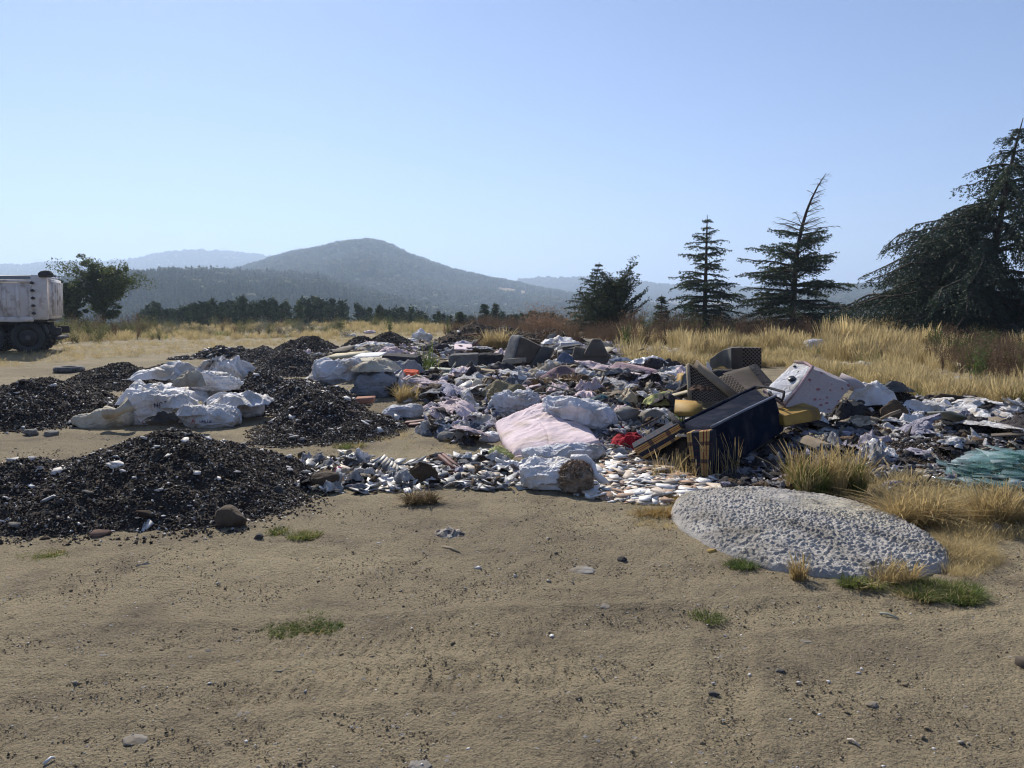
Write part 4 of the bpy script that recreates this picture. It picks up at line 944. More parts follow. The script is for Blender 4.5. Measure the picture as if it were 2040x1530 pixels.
f_mgrey = fab('grey_upholstery', (.20, .20, .195), (.15, .15, .15), .003, 110, (.12, .105, .09), ds=2.5)
f_teal = fab('teal_cloth', (.035, .10, .125), (.025, .07, .095), .003, 90, (.10, .10, .09))
f_red = fab('red_fleece', (.42, .018, .03), (.28, .012, .02), .004, 60)
f_orange = fab('orange_cloth', (.75, .14, .06), (.60, .10, .05))
f_yel = fab('sheer_yellow_plastic', (.70, .70, .30), (.60, .58, .24), trans=.3)
f_blue = fab('blue_grey_cloth', (.17, .20, .28), (.12, .15, .21))
f_navy = fab('navy_fabric', (.006, .009, .022), (.009, .013, .028), .0015, 170, (.028, .030, .040), .85, ds=5, spec=.03, fold=.004)
f_tan = fab('tan_blanket', (.30, .25, .19), (.22, .18, .14), .003, 80, (.14, .12, .10))
f_plast = fab('thin_white_plastic', (.74, .74, .77), (.64, .64, .68), .001, 60, None, .35, trans=.3, spec=.4)
m_wood = M('weathered_wood', (.30, .24, .165), (.20, .155, .105), 6, .9, .004, 60); m_woodp = M('pale_board', (.50, .44, .30), (.40, .34, .23), 4, .85)
m_yelb = M('ochre_yellow_board', (.40, .24, .05), (.30, .17, .035), 4, .7, dirt=(.18, .11, .04), ds=4); m_gboard = M('grey_green_plank', (.32, .335, .285), (.24, .25, .21), 5, .8)
m_brownp = M('brown_hardboard', (.105, .082, .062), (.075, .06, .047), 3, .85, .001, 60, dirt=(.16, .13, .10), ds=3); m_card = M('grey_cardboard', (.25, .235, .195), (.19, .18, .15), 3, .9)
m_rustm = M('red_brown_metal', (.17, .065, .05), (.10, .05, .04), 6, .7); m_blueb = M('blue_board', (.03, .16, .50), (.05, .20, .50), 4, .4, spec=.5)
m_brick = M('clay_brick', (.40, .20, .13), (.28, .14, .10), 5, .95, .004, 50); m_conc = M('broken_concrete', (.24, .225, .20), (.17, .16, .145), 5, .95, .006, 40)
m_tilew = M('white_tile', (.70, .69, .67), (.58, .56, .54), 3, .55, spec=.3, rnd=.12, dirt=(.40, .36, .31), ds=4); m_tileg = M('grey_tile', (.33, .33, .33), (.25, .25, .25), 4, .5, rnd=.25, dirt=(.2, .17, .14))
m_tilec = M('cream_tile', (.56, .47, .37), (.46, .38, .30), 4, .6, rnd=.2); m_tileb = M('tile_back_clay', (.42, .28, .20), (.34, .23, .16), 5, .9, rnd=.2)
def attr_mat(name, build, rough=.9):
    m = bpy.data.materials.new(name); m.use_nodes = True; nt = m.node_tree; N = nt.nodes; L = nt.links; b = N['Principled BSDF']; b.inputs['Roughness'].default_value = rough; b.inputs['Specular IOR Level'].default_value = .2
    a = N.new('ShaderNodeAttribute'); a.attribute_name = 'puv'; s = N.new('ShaderNodeSeparateXYZ'); L.new(a.outputs['Vector'], s.inputs[0])
    def mth(op, x, y=0., z=None):
        q = N.new('ShaderNodeMath'); q.operation = op
        for i_, v in enumerate((x, y) if z is None else (x, y, z)):
            if hasattr(v, 'node'): L.new(v, q.inputs[i_])
            else: q.inputs[i_].default_value = v
        return q.outputs[0]
    def mix(f, c1, c2):
        x = N.new('ShaderNodeMix'); x.data_type = 'RGBA'
        if hasattr(f, 'node'): L.new(f, x.inputs[0])
        else: x.inputs[0].default_value = f
        for s_, q in ((6, c1), (7, c2)):
            if hasattr(q, 'node'): L.new(q, x.inputs[s_])
            else: x.inputs[s_].default_value = (*q, 1)
        return x.outputs[2]
    def ramp(f, stops, const=True):
        r = N.new('ShaderNodeValToRGB'); r.color_ramp.interpolation = 'CONSTANT' if const else 'LINEAR'; L.new(f, r.inputs[0])
        e = r.color_ramp.elements
        while len(e) < len(stops): e.new(.5)
        for q, (p_, c_) in zip(e, stops): q.position = p_; q.color = (*c_, 1)
        return r.outputs[0]
    L.new(build(N, L, a.outputs['Vector'], s.outputs, mth, mix, ramp), b.inputs['Base Color']); return m
def tartan(ax):
    OC, NV, RD, DK = (.36, .235, .085), (.014, .018, .030), (.16, .025, .02), (.03, .025, .02)
    def bld(N, L, vec, s, mth, mix, ramp):
        c = ramp(s[ax], [(0, OC), (.10, DK), (.12, OC), (.20, NV), (.50, OC), (.64, RD), (.69, OC), (.76, RD), (.80, OC), (.90, NV)])
        w = mth('FRACT', mth('MULTIPLY', s[2 if ax == 0 else 0], 2.6)); c2 = mix(mth('MULTIPLY', mth('GREATER_THAN', w, .78), .75), c, NV)
        return mix(mth('MULTIPLY', mth('LESS_THAN', mth('FRACT', mth('MULTIPLY', s[2 if ax == 0 else 0], 7.)), .07), .5), c2, RD)
    return attr_mat('tartan_cloth_%d' % ax, bld)
def lattice():
    def bld(N, L, vec, s, mth, mix, ramp):
        k = 2 * math.pi * 19; a = mth('SINE', mth('MULTIPLY', mth('ADD', s[0], s[2]), k)); b = mth('SINE', mth('MULTIPLY', mth('SUBTRACT', s[0], s[2]), k))
        return mix(mth('MULTIPLY', mth('GREATER_THAN', mth('MAXIMUM', a, b), .80), .9), (.030, .020, .014), (.21, .17, .13))
    return attr_mat('lattice_patterned_fabric', bld)
def floral():
    def bld(N, L, vec, s, mth, mix, ramp):
        vo = N.new('ShaderNodeTexVoronoi'); vo.inputs['Scale'].default_value = 9; L.new(vec, vo.inputs['Vector'])
        ns = N.new('ShaderNodeTexNoise'); ns.inputs['Scale'].default_value = 26; ns.inputs['Detail'].default_value = 4; L.new(vec, ns.inputs['Vector'])
        n2 = N.new('ShaderNodeTexNoise'); n2.inputs['Scale'].default_value = 3.2; L.new(vec, n2.inputs['Vector'])
        d = mth('ADD', vo.outputs['Distance'], mth('MULTIPLY', ns.outputs['Fac'], .55)); k = mth('LESS_THAN', d, .52)
        k2 = mth('MULTIPLY', k, mth('GREATER_THAN', n2.outputs['Fac'], .43)); k3 = mth('MULTIPLY', mth('LESS_THAN', d, .50), k2)
        base = mix(mth('MULTIPLY', ns.outputs['Fac'], .9), (.50, .44, .43), (.32, .27, .26)); return mix(k3, mix(k2, base, (.40, .27, .27)), (.29, .12, .13))
    return attr_mat('floral_ticking', bld)
m_tart0, m_tart2, m_latt, m_flor = tartan(0), tartan(2), lattice(), floral()
def hexpart(name, c, mat, parent, n=8, rnd=9, smooth=2, dims=None, **k):
    V, Fs = hexa(c, n, rnd, **k); o = wpart(name, V, Fs, mat, parent, smooth)
    U, _ = squad(n, rnd * 1.7) if rnd < 18 else cubesphere(n)
    c = np.array(c, float); D = dims or (np.linalg.norm(c[1] - c[0]), np.linalg.norm(c[4] - c[0]), np.linalg.norm(c[3] - c[0])); u = (U + 1) / 2 * (np.array([1, 1, 1]) if dims is None and k.get('unit') else np.array(D))
    a = o.data.attributes.new('puv', 'FLOAT_VECTOR', 'POINT'); a.data.foreach_set('vector', u.astype(np.float32).ravel()); return o
def slab(q, off): 
    """q: front quad BL BR TR TL as (px, py, d); off: world offset of the back face"""
    f = [Wp(*p) for p in q]; return f + [p + np.array(off) for p in f]
def ctr(c, lift=0): c = np.array(c); return (c[:, 0].mean(), c[:, 1].mean(), c[:, 2].min())
def board(label, q, off, mat, name='board', cat='board', rnd=60, n=2, smooth=False, **k):
    smooth = 2 if smooth else False; n = 2 if rnd >= 18 else n
    c = slab(q, off) if off is not None else q; t = hexpart(name, c, mat, None, n=n, rnd=rnd, smooth=smooth, **k); return tag(t, label, cat)
# ---- generic soft item placed by the picture
def soft(kind, px, py, w, h, label, cat, mat, seed=0, dep=.7, rz=0., d=None, name=None, dz=0., tilt=0., **k):
    b = G(px, py) if d is None else Wp(px, py, d); m_ = b[1] / F; Wd = w * m_; D = Wd * dep; sl = (CAMH - b[2]) / b[1]
    Hh = max(.3 * h * m_, h * m_ - D * sl * .55)
    if kind == 'sack': V, Fs = sack(Wd, D, Hh, seed, **k)
    elif kind == 'sheet': V, Fs = sheet(Wd, D, Hh * .72, seed, **k)
    else: V, Fs = blob(Wd, D, Hh, seed, **k)
    if tilt: V = V @ rotm(0, tilt, 0).T; V[:, 2] -= V[:, 2].min()
    if rz: V = V @ rotm(0, 0, rz).T
    o = link(name or cat, mesh_of(name or cat, V, Fs, mat, True), None, (b[0], b[1] + D * .45, b[2] - .015 + dz)); return tag(o, label, cat)
# ---------------- printed sacks
GL = {'U': [[(0, 1), (0, .2), (.25, 0), (.5, 0), (.7, .2), (.7, 1)]], 'N': [[(0, 0), (0, 1), (.7, 0), (.7, 1)]], 'A': [[(0, 0), (.35, 1), (.7, 0)], [(.15, .4), (.55, .4)]], 'T': [[(0, 1), (.7, 1)], [(.35, 1), (.35, 0)]],
      'O': [[(.35, 0), (0, .3), (0, .7), (.35, 1), (.7, .7), (.7, .3), (.35, 0)]], 'Y': [[(0, 1), (.35, .5), (.7, 1)], [(.35, .5), (.35, 0)]], 'E': [[(.6, 1), (0, 1), (0, 0), (.6, 0)], [(0, .5), (.5, .5)]], 'L': [[(0, 1), (0, 0), (.6, 0)]],
      'S': [[(.6, .9), (.3, 1), (0, .8), (.6, .25), (.3, 0), (0, .1)]], 'K': [[(0, 0), (0, 1)], [(.6, 1), (0, .5), (.65, 0)]], 'R': [[(0, 0), (0, 1), (.6, .85), (.6, .6), (0, .5), (.65, 0)]], 'I': [[(.3, 0), (.3, 1)]]}
m_ink = M('faded_blue_black_ink', (.07, .07, .13), (.12, .11, .18), 6, .7); m_inkr = M('faded_red_ink', (.36, .12, .13), (.45, .20, .20), 6, .7)
def printed(obj, strokes, mat, label=None, wd=2.2, org=(0, 0), ang=0., size=16):
    """ink strokes laid on the surface of obj; strokes in letter units, anchored at a picture position"""
    V = np.array([(obj.matrix_world @ v.co)[:] for v in obj.data.vertices]) if False else np.array([v.co[:] for v in obj.data.vertices]) + np.array(obj.location)
    bv = BVHTree.FromPolygons([Vector(v) for v in V], [tuple(p.vertices) for p in obj.data.polygons]); mb = MB(); cam0 = Vector((0, 0, CAMH)); ca, sa = math.cos(ang), math.sin(ang)
    for st in strokes:
        st = np.array(st, float); pts = [st[0]]
        for a, b_ in zip(st[:-1], st[1:]):
            k = max(2, int(np.linalg.norm(b_ - a) * size / 1.6)); pts += [a + (b_ - a) * i_ / k for i_ in range(1, k + 1)]
        P = np.array(pts); T = np.gradient(P, axis=0); T /= np.linalg.norm(T, axis=1)[:, None] + 1e-9; Nn = np.column_stack([-T[:, 1], T[:, 0]]) * wd / size / 2; last = None
        for L_, R_ in zip(P - Nn, P + Nn):
            cur = []
            for q in (L_, R_):
                x = org[0] + (q[0] * ca + q[1] * sa) * size; y = org[1] - (-q[0] * sa + q[1] * ca) * size
                r = Vector(ray(x, y)).normalized(); hit = bv.ray_cast(cam0, r)
                if hit[0] is None: cur = None; break
                nn = hit[1] if hit[1].dot(r) < 0 else -hit[1]; cur.append(np.array(hit[0] + nn * .0035))
            if cur is not None and last is not None and np.linalg.norm(cur[0] - last[0]) < .12: mb.add([last[0], last[1], cur[1], cur[0]], np.array([[0, 1, 2, 3]]))
            last = cur
    if mb.n: v, f = mb.data(); o = link('print', mesh_of('print', v - np.array(obj.location), f, mat), obj); 
    return obj
def word(s, sp=1.05): return [[(x + i_ * sp, y) for x, y in st] for i_, ch in enumerate(s) if ch in GL for st in GL[ch]]
s1 = soft('sack', 190, 852, 118, 42, 'dirty half-filled sack with a twisted neck, leftmost of the sack pile', 'sack', f_cream, 1, .55, ends=.35, wr=.035)
s2 = soft('sack', 300, 846, 140, 68, 'big printed white sack with wheat-like emblem in front of the pile', 'sack', f_white, 2, .62, ends=.3, wr=.06, wf=6, n=50, rz=.15)
s3 = soft('sack', 413, 852, 112, 46, 'small printed white sack nearest the camera, right front of the pile', 'sack', f_white, 3, .62, ends=.3, wr=.05, wf=6, n=30, rz=-.12, ears=.2)
s4 = soft('sack', 448, 832, 128, 46, 'plump white sack with tied corner, rightmost of the pile', 'sack', f_white, 4, .6, ends=.45, wr=.035, n=28, rz=-.1, ears=.3)
s5 = soft('sheet', 278, 806, 95, 62, 'peaked empty printed sack at the back left of the pile', 'sack', f_white, 5, .8, cr=.13, d=10.9, n=44, irr=.4)
s6 = soft('sack', 425, 795, 100, 42, 'printed white sack with its neck pointing right in the pile', 'sack', f_white, 6, .6, ends=.5, wr=.05, wf=6, d=11.1, dz=.12, rz=.1, n=28)
s7 = soft('sheet', 345, 770, 120, 34, 'long flat printed sack along the back of the pile', 'sack', f_white, 7, .55, cr=.10, d=12.0, dz=.12, rz=.18, n=40, irr=.4)
s8 = soft('sheet', 440, 785, 100, 56, 'empty white sack with spiky upright folds at the top of the pile', 'sack', f_white, 8, .6, cr=.26, fr=3.5, d=11.9, dz=.14, n=54, irr=.5)
s9 = soft('sheet', 392, 790, 84, 26, 'black plastic sheet spilling between the printed sacks', 'plastic sheet', f_dark, 9, .8, cr=.1, d=11.6, dz=.22, name='plastic_sheet')
s10 = soft('sheet', 375, 812, 46, 40, 'cream pointed sack lining catching the light mid pile', 'sack', f_cream, 10, .7, cr=.16, d=9.9, dz=.28, n=34)
soft('blob', 322, 846, 46, 26, 'dark rubble spilling from the torn front of the emblem sack', 'rubble lump', m_rockd, 11, .5, d=9.15, dz=.0, name='rubble_lump', amp=.7, n=20)
soft('sheet', 380, 826, 50, 30, 'torn empty sack spread between the emblem sack and the small printed sack', 'sack', f_white, 12, .8, cr=.14, n=44, irr=.4, d=9.9)
soft('sheet', 455, 808, 120, 30, 'flattened white sack behind the plump sack with tied corner', 'sack', f_white, 13, .8, cr=.12, n=44, irr=.4, d=10.4)
soft('sheet', 330, 796, 110, 36, 'bunched white sack in the middle of the pile under the black sheet', 'sack', f_white, 14, .9, cr=.16, n=50, irr=.4, d=10.9)
soft('sheet', 352, 812, 50, 30, 'crumpled sack end just behind the emblem sack', 'sack', f_white, 15, .9, cr=.18, n=40, irr=.4, d=10.1)
# upright spikes of the empty sack
mbs = MB()
for (px, py, hh, ww, ln) in ((415, 760, 34, 15, .3), (437, 770, 48, 17, -.1), (455, 770, 36, 16, .2), (482, 776, 26, 20, .5), (500, 780, 14, 22, .9)):
    b = Wp(px, py, 11.9); m_ = 11.9 / F; nn = 10; u, v = np.meshgrid(np.linspace(0, 1, nn), np.linspace(-1, 1, nn), indexing='ij'); u, v = u.ravel(), v.ravel()
    w_ = ww * m_ * (1 - u ** 1.5 * .8) * .5; X = b[0] + v * w_ * 1.3 + ln * u * hh * m_; Z = b[2] + u * hh * m_; Y = b[1] + .06 * (1 - v * v) * (1 - u) + .05 * crease(np.column_stack([u * 3, v * 2 + px]), 5, 2)
    mbs.add(*thicken(np.column_stack([X, Y, Z]), nn, nn, np.array([0, .006, 0])))
v_, f_ = mbs.data(); link('upright_fold', mesh_of('upright_fold', v_ - np.array(s8.location), f_, f_white, True), s8)
# neck of the twisted sack
v_, f_ = tube([Wp(212, 822, 9.8), Wp(232, 822, 9.75), Wp(246, 815, 9.75), Wp(262, 806, 9.8)], [.085, .05, .055, .10], 14); V = v_ + (crease(v_ * 9, 3, 2) * .02)[:, None] * np.array([0, 0, 1]); link('twisted_neck', mesh_of('twisted_neck', V - np.array(s1.location), f_, f_cream, True), s1)
printed(s2, word('UNLU'), m_inkr, org=(284, 838), ang=R(86), size=9, wd=1.7); printed(s2, word('NOTA', 1.15), m_ink, org=(308, 812), ang=R(-8), size=9, wd=1.9)
printed(s2, [[(0, 0), (.2, 1)], [(.1, .6), (.9, 1.1)], [(.15, .4), (1.1, .5)], [(.1, .3), (1, -.2)], [(0, .5), (-.7, .9)], [(0, .2), (-.6, .1)]], m_ink, org=(347, 806), size=14, wd=1.7)
printed(s3, word('UNLUK'), m_ink, org=(398, 842), ang=R(2), size=5, wd=1.2); printed(s3, [[(0, 0), (.5, 1), (.9, .1)], [(.2, .5), (1, .8)]], m_inkr, org=(380, 846), size=10, wd=1.6)
printed(s6, word('NATAY'), m_ink, org=(410, 797), ang=R(18), size=6.5, wd=1.5); printed(s5, word('UTUNA'), m_ink, org=(268, 796), ang=R(24), size=5.5, wd=1.5); printed(s5, word('ESI'), m_inkr, org=(246, 804), ang=R(10), size=6, wd=1.3)
printed(s7, word('EYHU'), m_ink, org=(368, 760), ang=R(12), size=6, wd=1.5); printed(s7, word('TARI', 1.2), m_inkr, org=(310, 764), ang=R(20), size=5, wd=1.2)
printed(s8, [[(0, 0), (.3, 1), (.6, .2), (1, 1)], [(0, .5), (1, .4)], [(.2, 0), (1, -.1)]], m_ink, org=(426, 768), size=10, wd=1.5)
# ---------------- middle-left bundles
soft('sack', 676, 774, 96, 66, 'tall white plastic bag leaning behind the cinder heap, left of the big grey sack', 'bag', f_lgrey, 21, .8, wr=.05, wf=6, ends=.1, d=12.7, n=30, tilt=-.25)
g1 = soft('sack', 741, 794, 80, 62, 'big upright grey sack topped with a cream cloth', 'sack', f_grey, 22, .9, wr=.04, wf=7, ends=.05, p=3.2, n=30)
soft('sheet', 744, 745, 68, 30, 'cream folded cloth on top of the big grey sack', 'cloth', f_cream, 23, .8, cr=.12, d=12.5, dz=.04, n=34)
soft('sheet', 634, 756, 44, 22, 'small white bag end poking out left of the tall white plastic bag', 'bag', f_white, 24, .7, cr=.14, d=13.4, n=26)
soft('sack', 788, 770, 30, 36, 'blue-grey rag bundle against the right side of the big grey sack', 'rag', f_blue, 25, .7, wr=.06)
soft('sack', 800, 834, 86, 36, 'smooth pale grey pillow-like sack right of the steep black heap', 'sack', f_lgrey, 26, .6, wr=.025, ends=.3, rz=-.08)
soft('sack', 742, 700, 76, 16, 'white cloth bundle lying in front of the far dark mound', 'cloth bundle', f_white, 27, .5, wr=.05, name='cloth_bundle'); soft('blob', 775, 703, 50, 14, 'pinkish white rags right of the white cloth bundle', 'rag', f_pink, 28, .5, amp=.5)
soft('sack', 840, 678, 42, 20, 'rounded white bag beyond the far dark mound', 'bag', f_white, 29, .6, wr=.04); soft('blob', 815, 684, 36, 12, 'small white rag pile left of the rounded white bag', 'rag', f_white, 30, .6, amp=.5)
soft('blob', 736, 664, 20, 8, 'pinkish rag on top of the far dark mound', 'rag', f_pink, 31, .7, d=27.4, amp=.4); soft('blob', 699, 671, 16, 8, 'white rag at the left end of the far dark mound', 'rag', f_white, 32, .7, amp=.4)
board('cream mattress slab lying flat behind the big bags, left one', [(668, 728, 15.6), (757, 724, 15.9), (757, 718, 15.9), (668, 722, 15.6)], (.1, 1.6, .02), f_cream, 'foam_slab', 'foam slab', 12, 10, True, wr=.03)
board('white foam slab lying flat behind the big bags, right one', [(700, 716, 16.6), (755, 715, 16.8), (755, 709, 16.8), (700, 711, 16.6)], (0., 1.1, .02), m_white, 'foam_slab', 'foam slab', 12, 6, True)
board('large pale yellow board under the white foam slab', [(640, 716, 17.4), (700, 714, 17.4), (700, 710, 17.4), (640, 713, 17.4)], (.1, 1.3, .04), m_woodp, cat='board')
board('brown veneer panel leaning left behind the foam slabs', [(662, 704, 18.5), (690, 702, 18.5), (690, 694, 18.7), (664, 697, 18.7)], (.1, .5, .05), m_brownp)
board('black upholstered box behind the weed stalks', [(759, 741, 15.3), (829, 741, 15.5), (829, 712, 15.6), (759, 708, 15.4)], (.05, .6, .02), f_dark, 'upholstered_box', 'furniture', 10, 8, True, wr=.02)
soft('sheet', 800, 742, 74, 34, 'grey blanket draped over the black upholstered box', 'blanket', f_grey, 33, .5, cr=.10, d=15.0, n=34)
board('folded orange-red cloth among the pink rags', [(801, 749, 14.2), (832, 749, 14.2), (831, 741, 14.3), (801, 740, 14.3)], (0, .25, .02), f_orange, 'folded_cloth', 'cloth', 5, 8, True, wr=.03)
soft('sheet', 812, 776, 66, 30, 'pinkish white cloth pile below the orange-red cloth', 'cloth', f_pink, 34, .8, cr=.14, n=36); soft('sheet', 806, 754, 56, 14, 'white folded sheet under the orange-red cloth', 'sheet', f_white, 35, .8, cr=.08, d=14.3)
soft('blob', 862, 797, 54, 36, 'brown bundle of roots and rags by the dry tuft', 'root bundle', m_rockb, 36, .8, name='root_bundle', amp=.55, n=22); soft('blob', 838, 790, 30, 26, 'pinkish rag left of the brown root bundle', 'rag', f_pink, 37, .7, amp=.6)
# cracked white panel
cp = empty('cracked_panel', ctr([Wp(925, 790, 11.9)]), 'white plaster panel cracked into pieces, propped among the rags', 'panel')
for q, pl in enumerate([[(893, 786), (914, 768), (917, 790)], [(914, 768), (938, 755), (943, 768), (917, 790)], [(938, 755), (947, 766), (953, 777), (943, 768)], [(917, 790), (943, 768), (953, 777), (934, 791)]]):
    ct = np.mean(pl, 0); P = [ct + (np.array(a) - ct) * .96 for a in pl]; A = [Wp(a[0], a[1], 11.9 + (790 - a[1]) * .012) for a in P]; n = len(A); V = A + [a + np.array([0, .02, -.01]) for a in A]; i = np.arange(n); j = (i + 1) % n
    wpart('panel_piece', V, [i[None], i[None, ::-1] + n, np.stack([i, i + n, j + n, j], -1)], m_tilew, cp)
board('clay-coloured brick lying between the steep black heap and the grey sack', [(706, 806, 10.9), (744, 803, 10.9), (744, 793, 10.9), (706, 795, 10.9)], (-.02, .3, 0), m_brick, 'brick', 'brick', 14, 3)
# bench / sofa remains
gs = empty('sofa_section', ctr([Wp(945, 734, 17.2)]), 'low grey and black sofa section left of the charcoal armchair', 'sofa')
hexpart('backrest', slab([(893, 732, 16.8), (953, 733, 16.6), (953, 705, 16.6), (894, 708, 16.8)], (.02, .3, .02)), f_mgrey, gs, 10, 6, wr=.02)
hexpart('cushion', slab([(953, 730, 16.6), (1000, 732, 16.6), (1001, 707, 16.7), (953, 706, 16.6)], (.02, .3, .02)), f_dark, gs, 10, 5, wr=.04)
soft('sheet', 945, 742, 58, 18, 'beige blanket rumpled in front of the low grey sofa section', 'blanket', f_beige, 38, .7, cr=.08, d=15.6)
for q in ((880, 752, 966, 735, 'long grey-green plank slanting up to the right under the beige blanket', m_gboard, 14.6, 15.2), (893, 745, 905, 727, 'bent pale green plank end left of the beige blanket', m_gboard, 14.8, 15.6), (905, 740, 920, 736, 'short pale green batten beside the bent plank', m_gboard, 15., 15.2), (855, 738, 960, 745, 'thin grey plank lying level behind the long slanting plank', m_gboard, 15.3, 15.3), (955, 741, 1045, 752, 'olive plank below the dark pillow', m_wood, 14.6, 14.5), (992, 750, 1042, 748, 'yellowish batten in front of the olive plank', m_woodp, 13.9, 13.9)):
    a, b_ = Wp(q[0], q[1], q[6]), Wp(q[2], q[3], q[7]); board(q[4], [a - [0, 0, .04], b_ - [0, 0, .04], b_ + [0, 0, .03], a + [0, 0, .03]] + [p_ + np.array([.02, .16, .03]) for p_ in (a - [0, 0, .04], b_ - [0, 0, .04], b_ + [0, 0, .03], a + [0, 0, .03])], None, q[5], 'plank', 'plank')
soft('sheet', 1000, 750, 92, 26, 'black cloth with pale folds in front of the charcoal armchair', 'cloth', f_dark, 39, .6, cr=.10, d=14.8, n=34)
soft('sheet', 1034, 752, 46, 22, 'pale blue-grey rag in front of the charcoal armchair', 'rag', f_blue, 40, .6, cr=.14, d=14.4)
# charcoal armchair lying on its back
ac = empty('armchair', ctr([Wp(1050, 728, 16.6)]), 'overturned charcoal armchair shell with a stained brown underside', 'armchair')
hexpart('side_panel', [Wp(998, 725, 16.4), Wp(1021, 727, 16.0), Wp(1037, 668, 16.2), Wp(1016, 667, 16.5), Wp(1010, 724, 17.0), Wp(1030, 724, 16.6), Wp(1046, 670, 16.7), Wp(1030, 668, 17.0)], f_mgrey, ac, 10, 5, wr=.015)
hexpart('underside', [Wp(1021, 727, 16.0), Wp(1062, 724, 16.2), Wp(1081, 690, 16.4), Wp(1037, 669, 16.2), Wp(1024, 722, 17.), Wp(1066, 720, 17.2), Wp(1083, 692, 17.2), Wp(1040, 670, 17.1)], m_brownp, ac, 10, 7, wr=.01)
hexpart('backrest', [Wp(1056, 729, 16.1), Wp(1088, 730, 16.3), Wp(1103, 692, 16.5), Wp(1079, 689, 16.3), Wp(1060, 726, 16.9), Wp(1090, 728, 17), Wp(1106, 694, 17.1), Wp(1081, 690, 17)], f_dgrey, ac, 10, 7, wr=.015)
hexpart('arm_foot', slab([(999, 727, 15.9), (1049, 722, 15.9), (1049, 712, 15.9), (1001, 716, 15.9)], (0, .08, 0)), m_card, ac, 4, 12)
hexpart('leg', slab([(1003, 733, 15.9), (1008, 733, 15.9), (1008, 725, 15.9), (1003, 725, 15.9)], (0, .04, 0)), m_dark, ac, 2, 20); hexpart('leg', slab([(1040, 728, 15.9), (1045, 728, 15.9), (1045, 720, 15.9), (1040, 720, 15.9)], (0, .04, 0)), m_dark, ac, 2, 20)
# brown panel chair back with grey cushions
bp_ = empty('armchair', ctr([Wp(1170, 730, 16.2)]), 'armchair seen from its brown underside with a peaked top, beside stacked grey cushions', 'armchair')
hexpart('underside', [Wp(1136, 722, 15.8), Wp(1206, 729, 15.8), Wp(1217, 706, 16.0), Wp(1144, 688, 16.1), Wp(1142, 720, 16.5), Wp(1208, 727, 16.5), Wp(1219, 706, 16.6), Wp(1148, 688, 16.6)], m_brownp, bp_, 10, 8)
hexpart('backrest', [Wp(1158, 712, 15.85), Wp(1214, 712, 15.9), Wp(1196, 675, 16.1), Wp(1180, 674, 16.1), Wp(1160, 710, 16.4), Wp(1214, 710, 16.5), Wp(1198, 676, 16.5), Wp(1182, 674, 16.5)], m_brownp, bp_, 10, 5)
hexpart('seat_cushion', slab([(1111, 708, 16.3), (1148, 704, 16.3), (1148, 694, 16.3), (1112, 699, 16.3)], (.0, .4, .0)), f_lgrey, bp_, 8, 5)
hexpart('seat_cushion', slab([(1120, 697, 16.2), (1158, 690, 16.2), (1158, 686, 16.2), (1120, 691, 16.2)], (.0, .4, .0)), f_dgrey, bp_, 8, 5)
board('pale grey box board behind the stacked grey cushions', [(1117, 695, 17.2), (1155, 690, 17.2), (1155, 682, 17.2), (1117, 683, 17.2)], (0, .3, 0), f_lgrey, 'box_board', 'board', 20, 4)
soft('sheet', 1126, 722, 26, 24, 'blue-grey shirt hanging below the stacked cushions', 'shirt', f_blue, 41, .5, cr=.14, d=15.4, name='shirt'); board('dark recess box below the stacked cushions', [(1112, 722, 15.9), (1134, 722, 15.9), (1134, 702, 15.9), (1112, 702, 15.9)], (0, .4, 0), f_dark, 'cabinet_box', 'box', 12, 4)
soft('sheet', 1116, 685, 56, 17, 'white tarpaulin scrap on the bank behind the brown-bottomed armchair', 'tarpaulin', f_white, 42, .8, cr=.10, d=21); board('grey box lid on the bank beside the white tarpaulin scrap', [(1091, 674, 21.5), (1109, 673, 21.5), (1109, 664, 21.5), (1092, 668, 21.5)], (0, .1, 0), f_mgrey, 'cardboard_box', 'box', 20, 3)
board('cream cardboard sheet lying left of the charcoal armchair', [(905, 696, 22), (941, 697, 22), (940, 686, 23), (906, 685, 23)], (0, .05, -.03), f_pink, 'cardboard_sheet', 'cardboard', 14, 8, wr=.03)
a = tube([Wp(940, 692, 24), Wp(953, 680, 24), Wp(962, 670, 24), Wp(958, 665, 24), Wp(925, 668, 24)], .035, 6); tag(wpart('bent_pipe', *a, m_rustm, None, True), 'bent rusty pipe standing in the brown mound', 'pipe')
a, b_ = Wp(1001, 657, 24), Wp(1018, 668, 23.6); board('weathered stake leaning behind the charcoal armchair', [a - [0, 0, .06], b_ - [0, 0, .06], b_ + [0, 0, .04], a + [0, 0, .04]] + [p_ + np.array([0, .1, 0]) for p_ in (a - [0, 0, .06], b_ - [0, 0, .06], b_ + [0, 0, .04], a + [0, 0, .04])], None, m_wood, 'stake', 'stake')
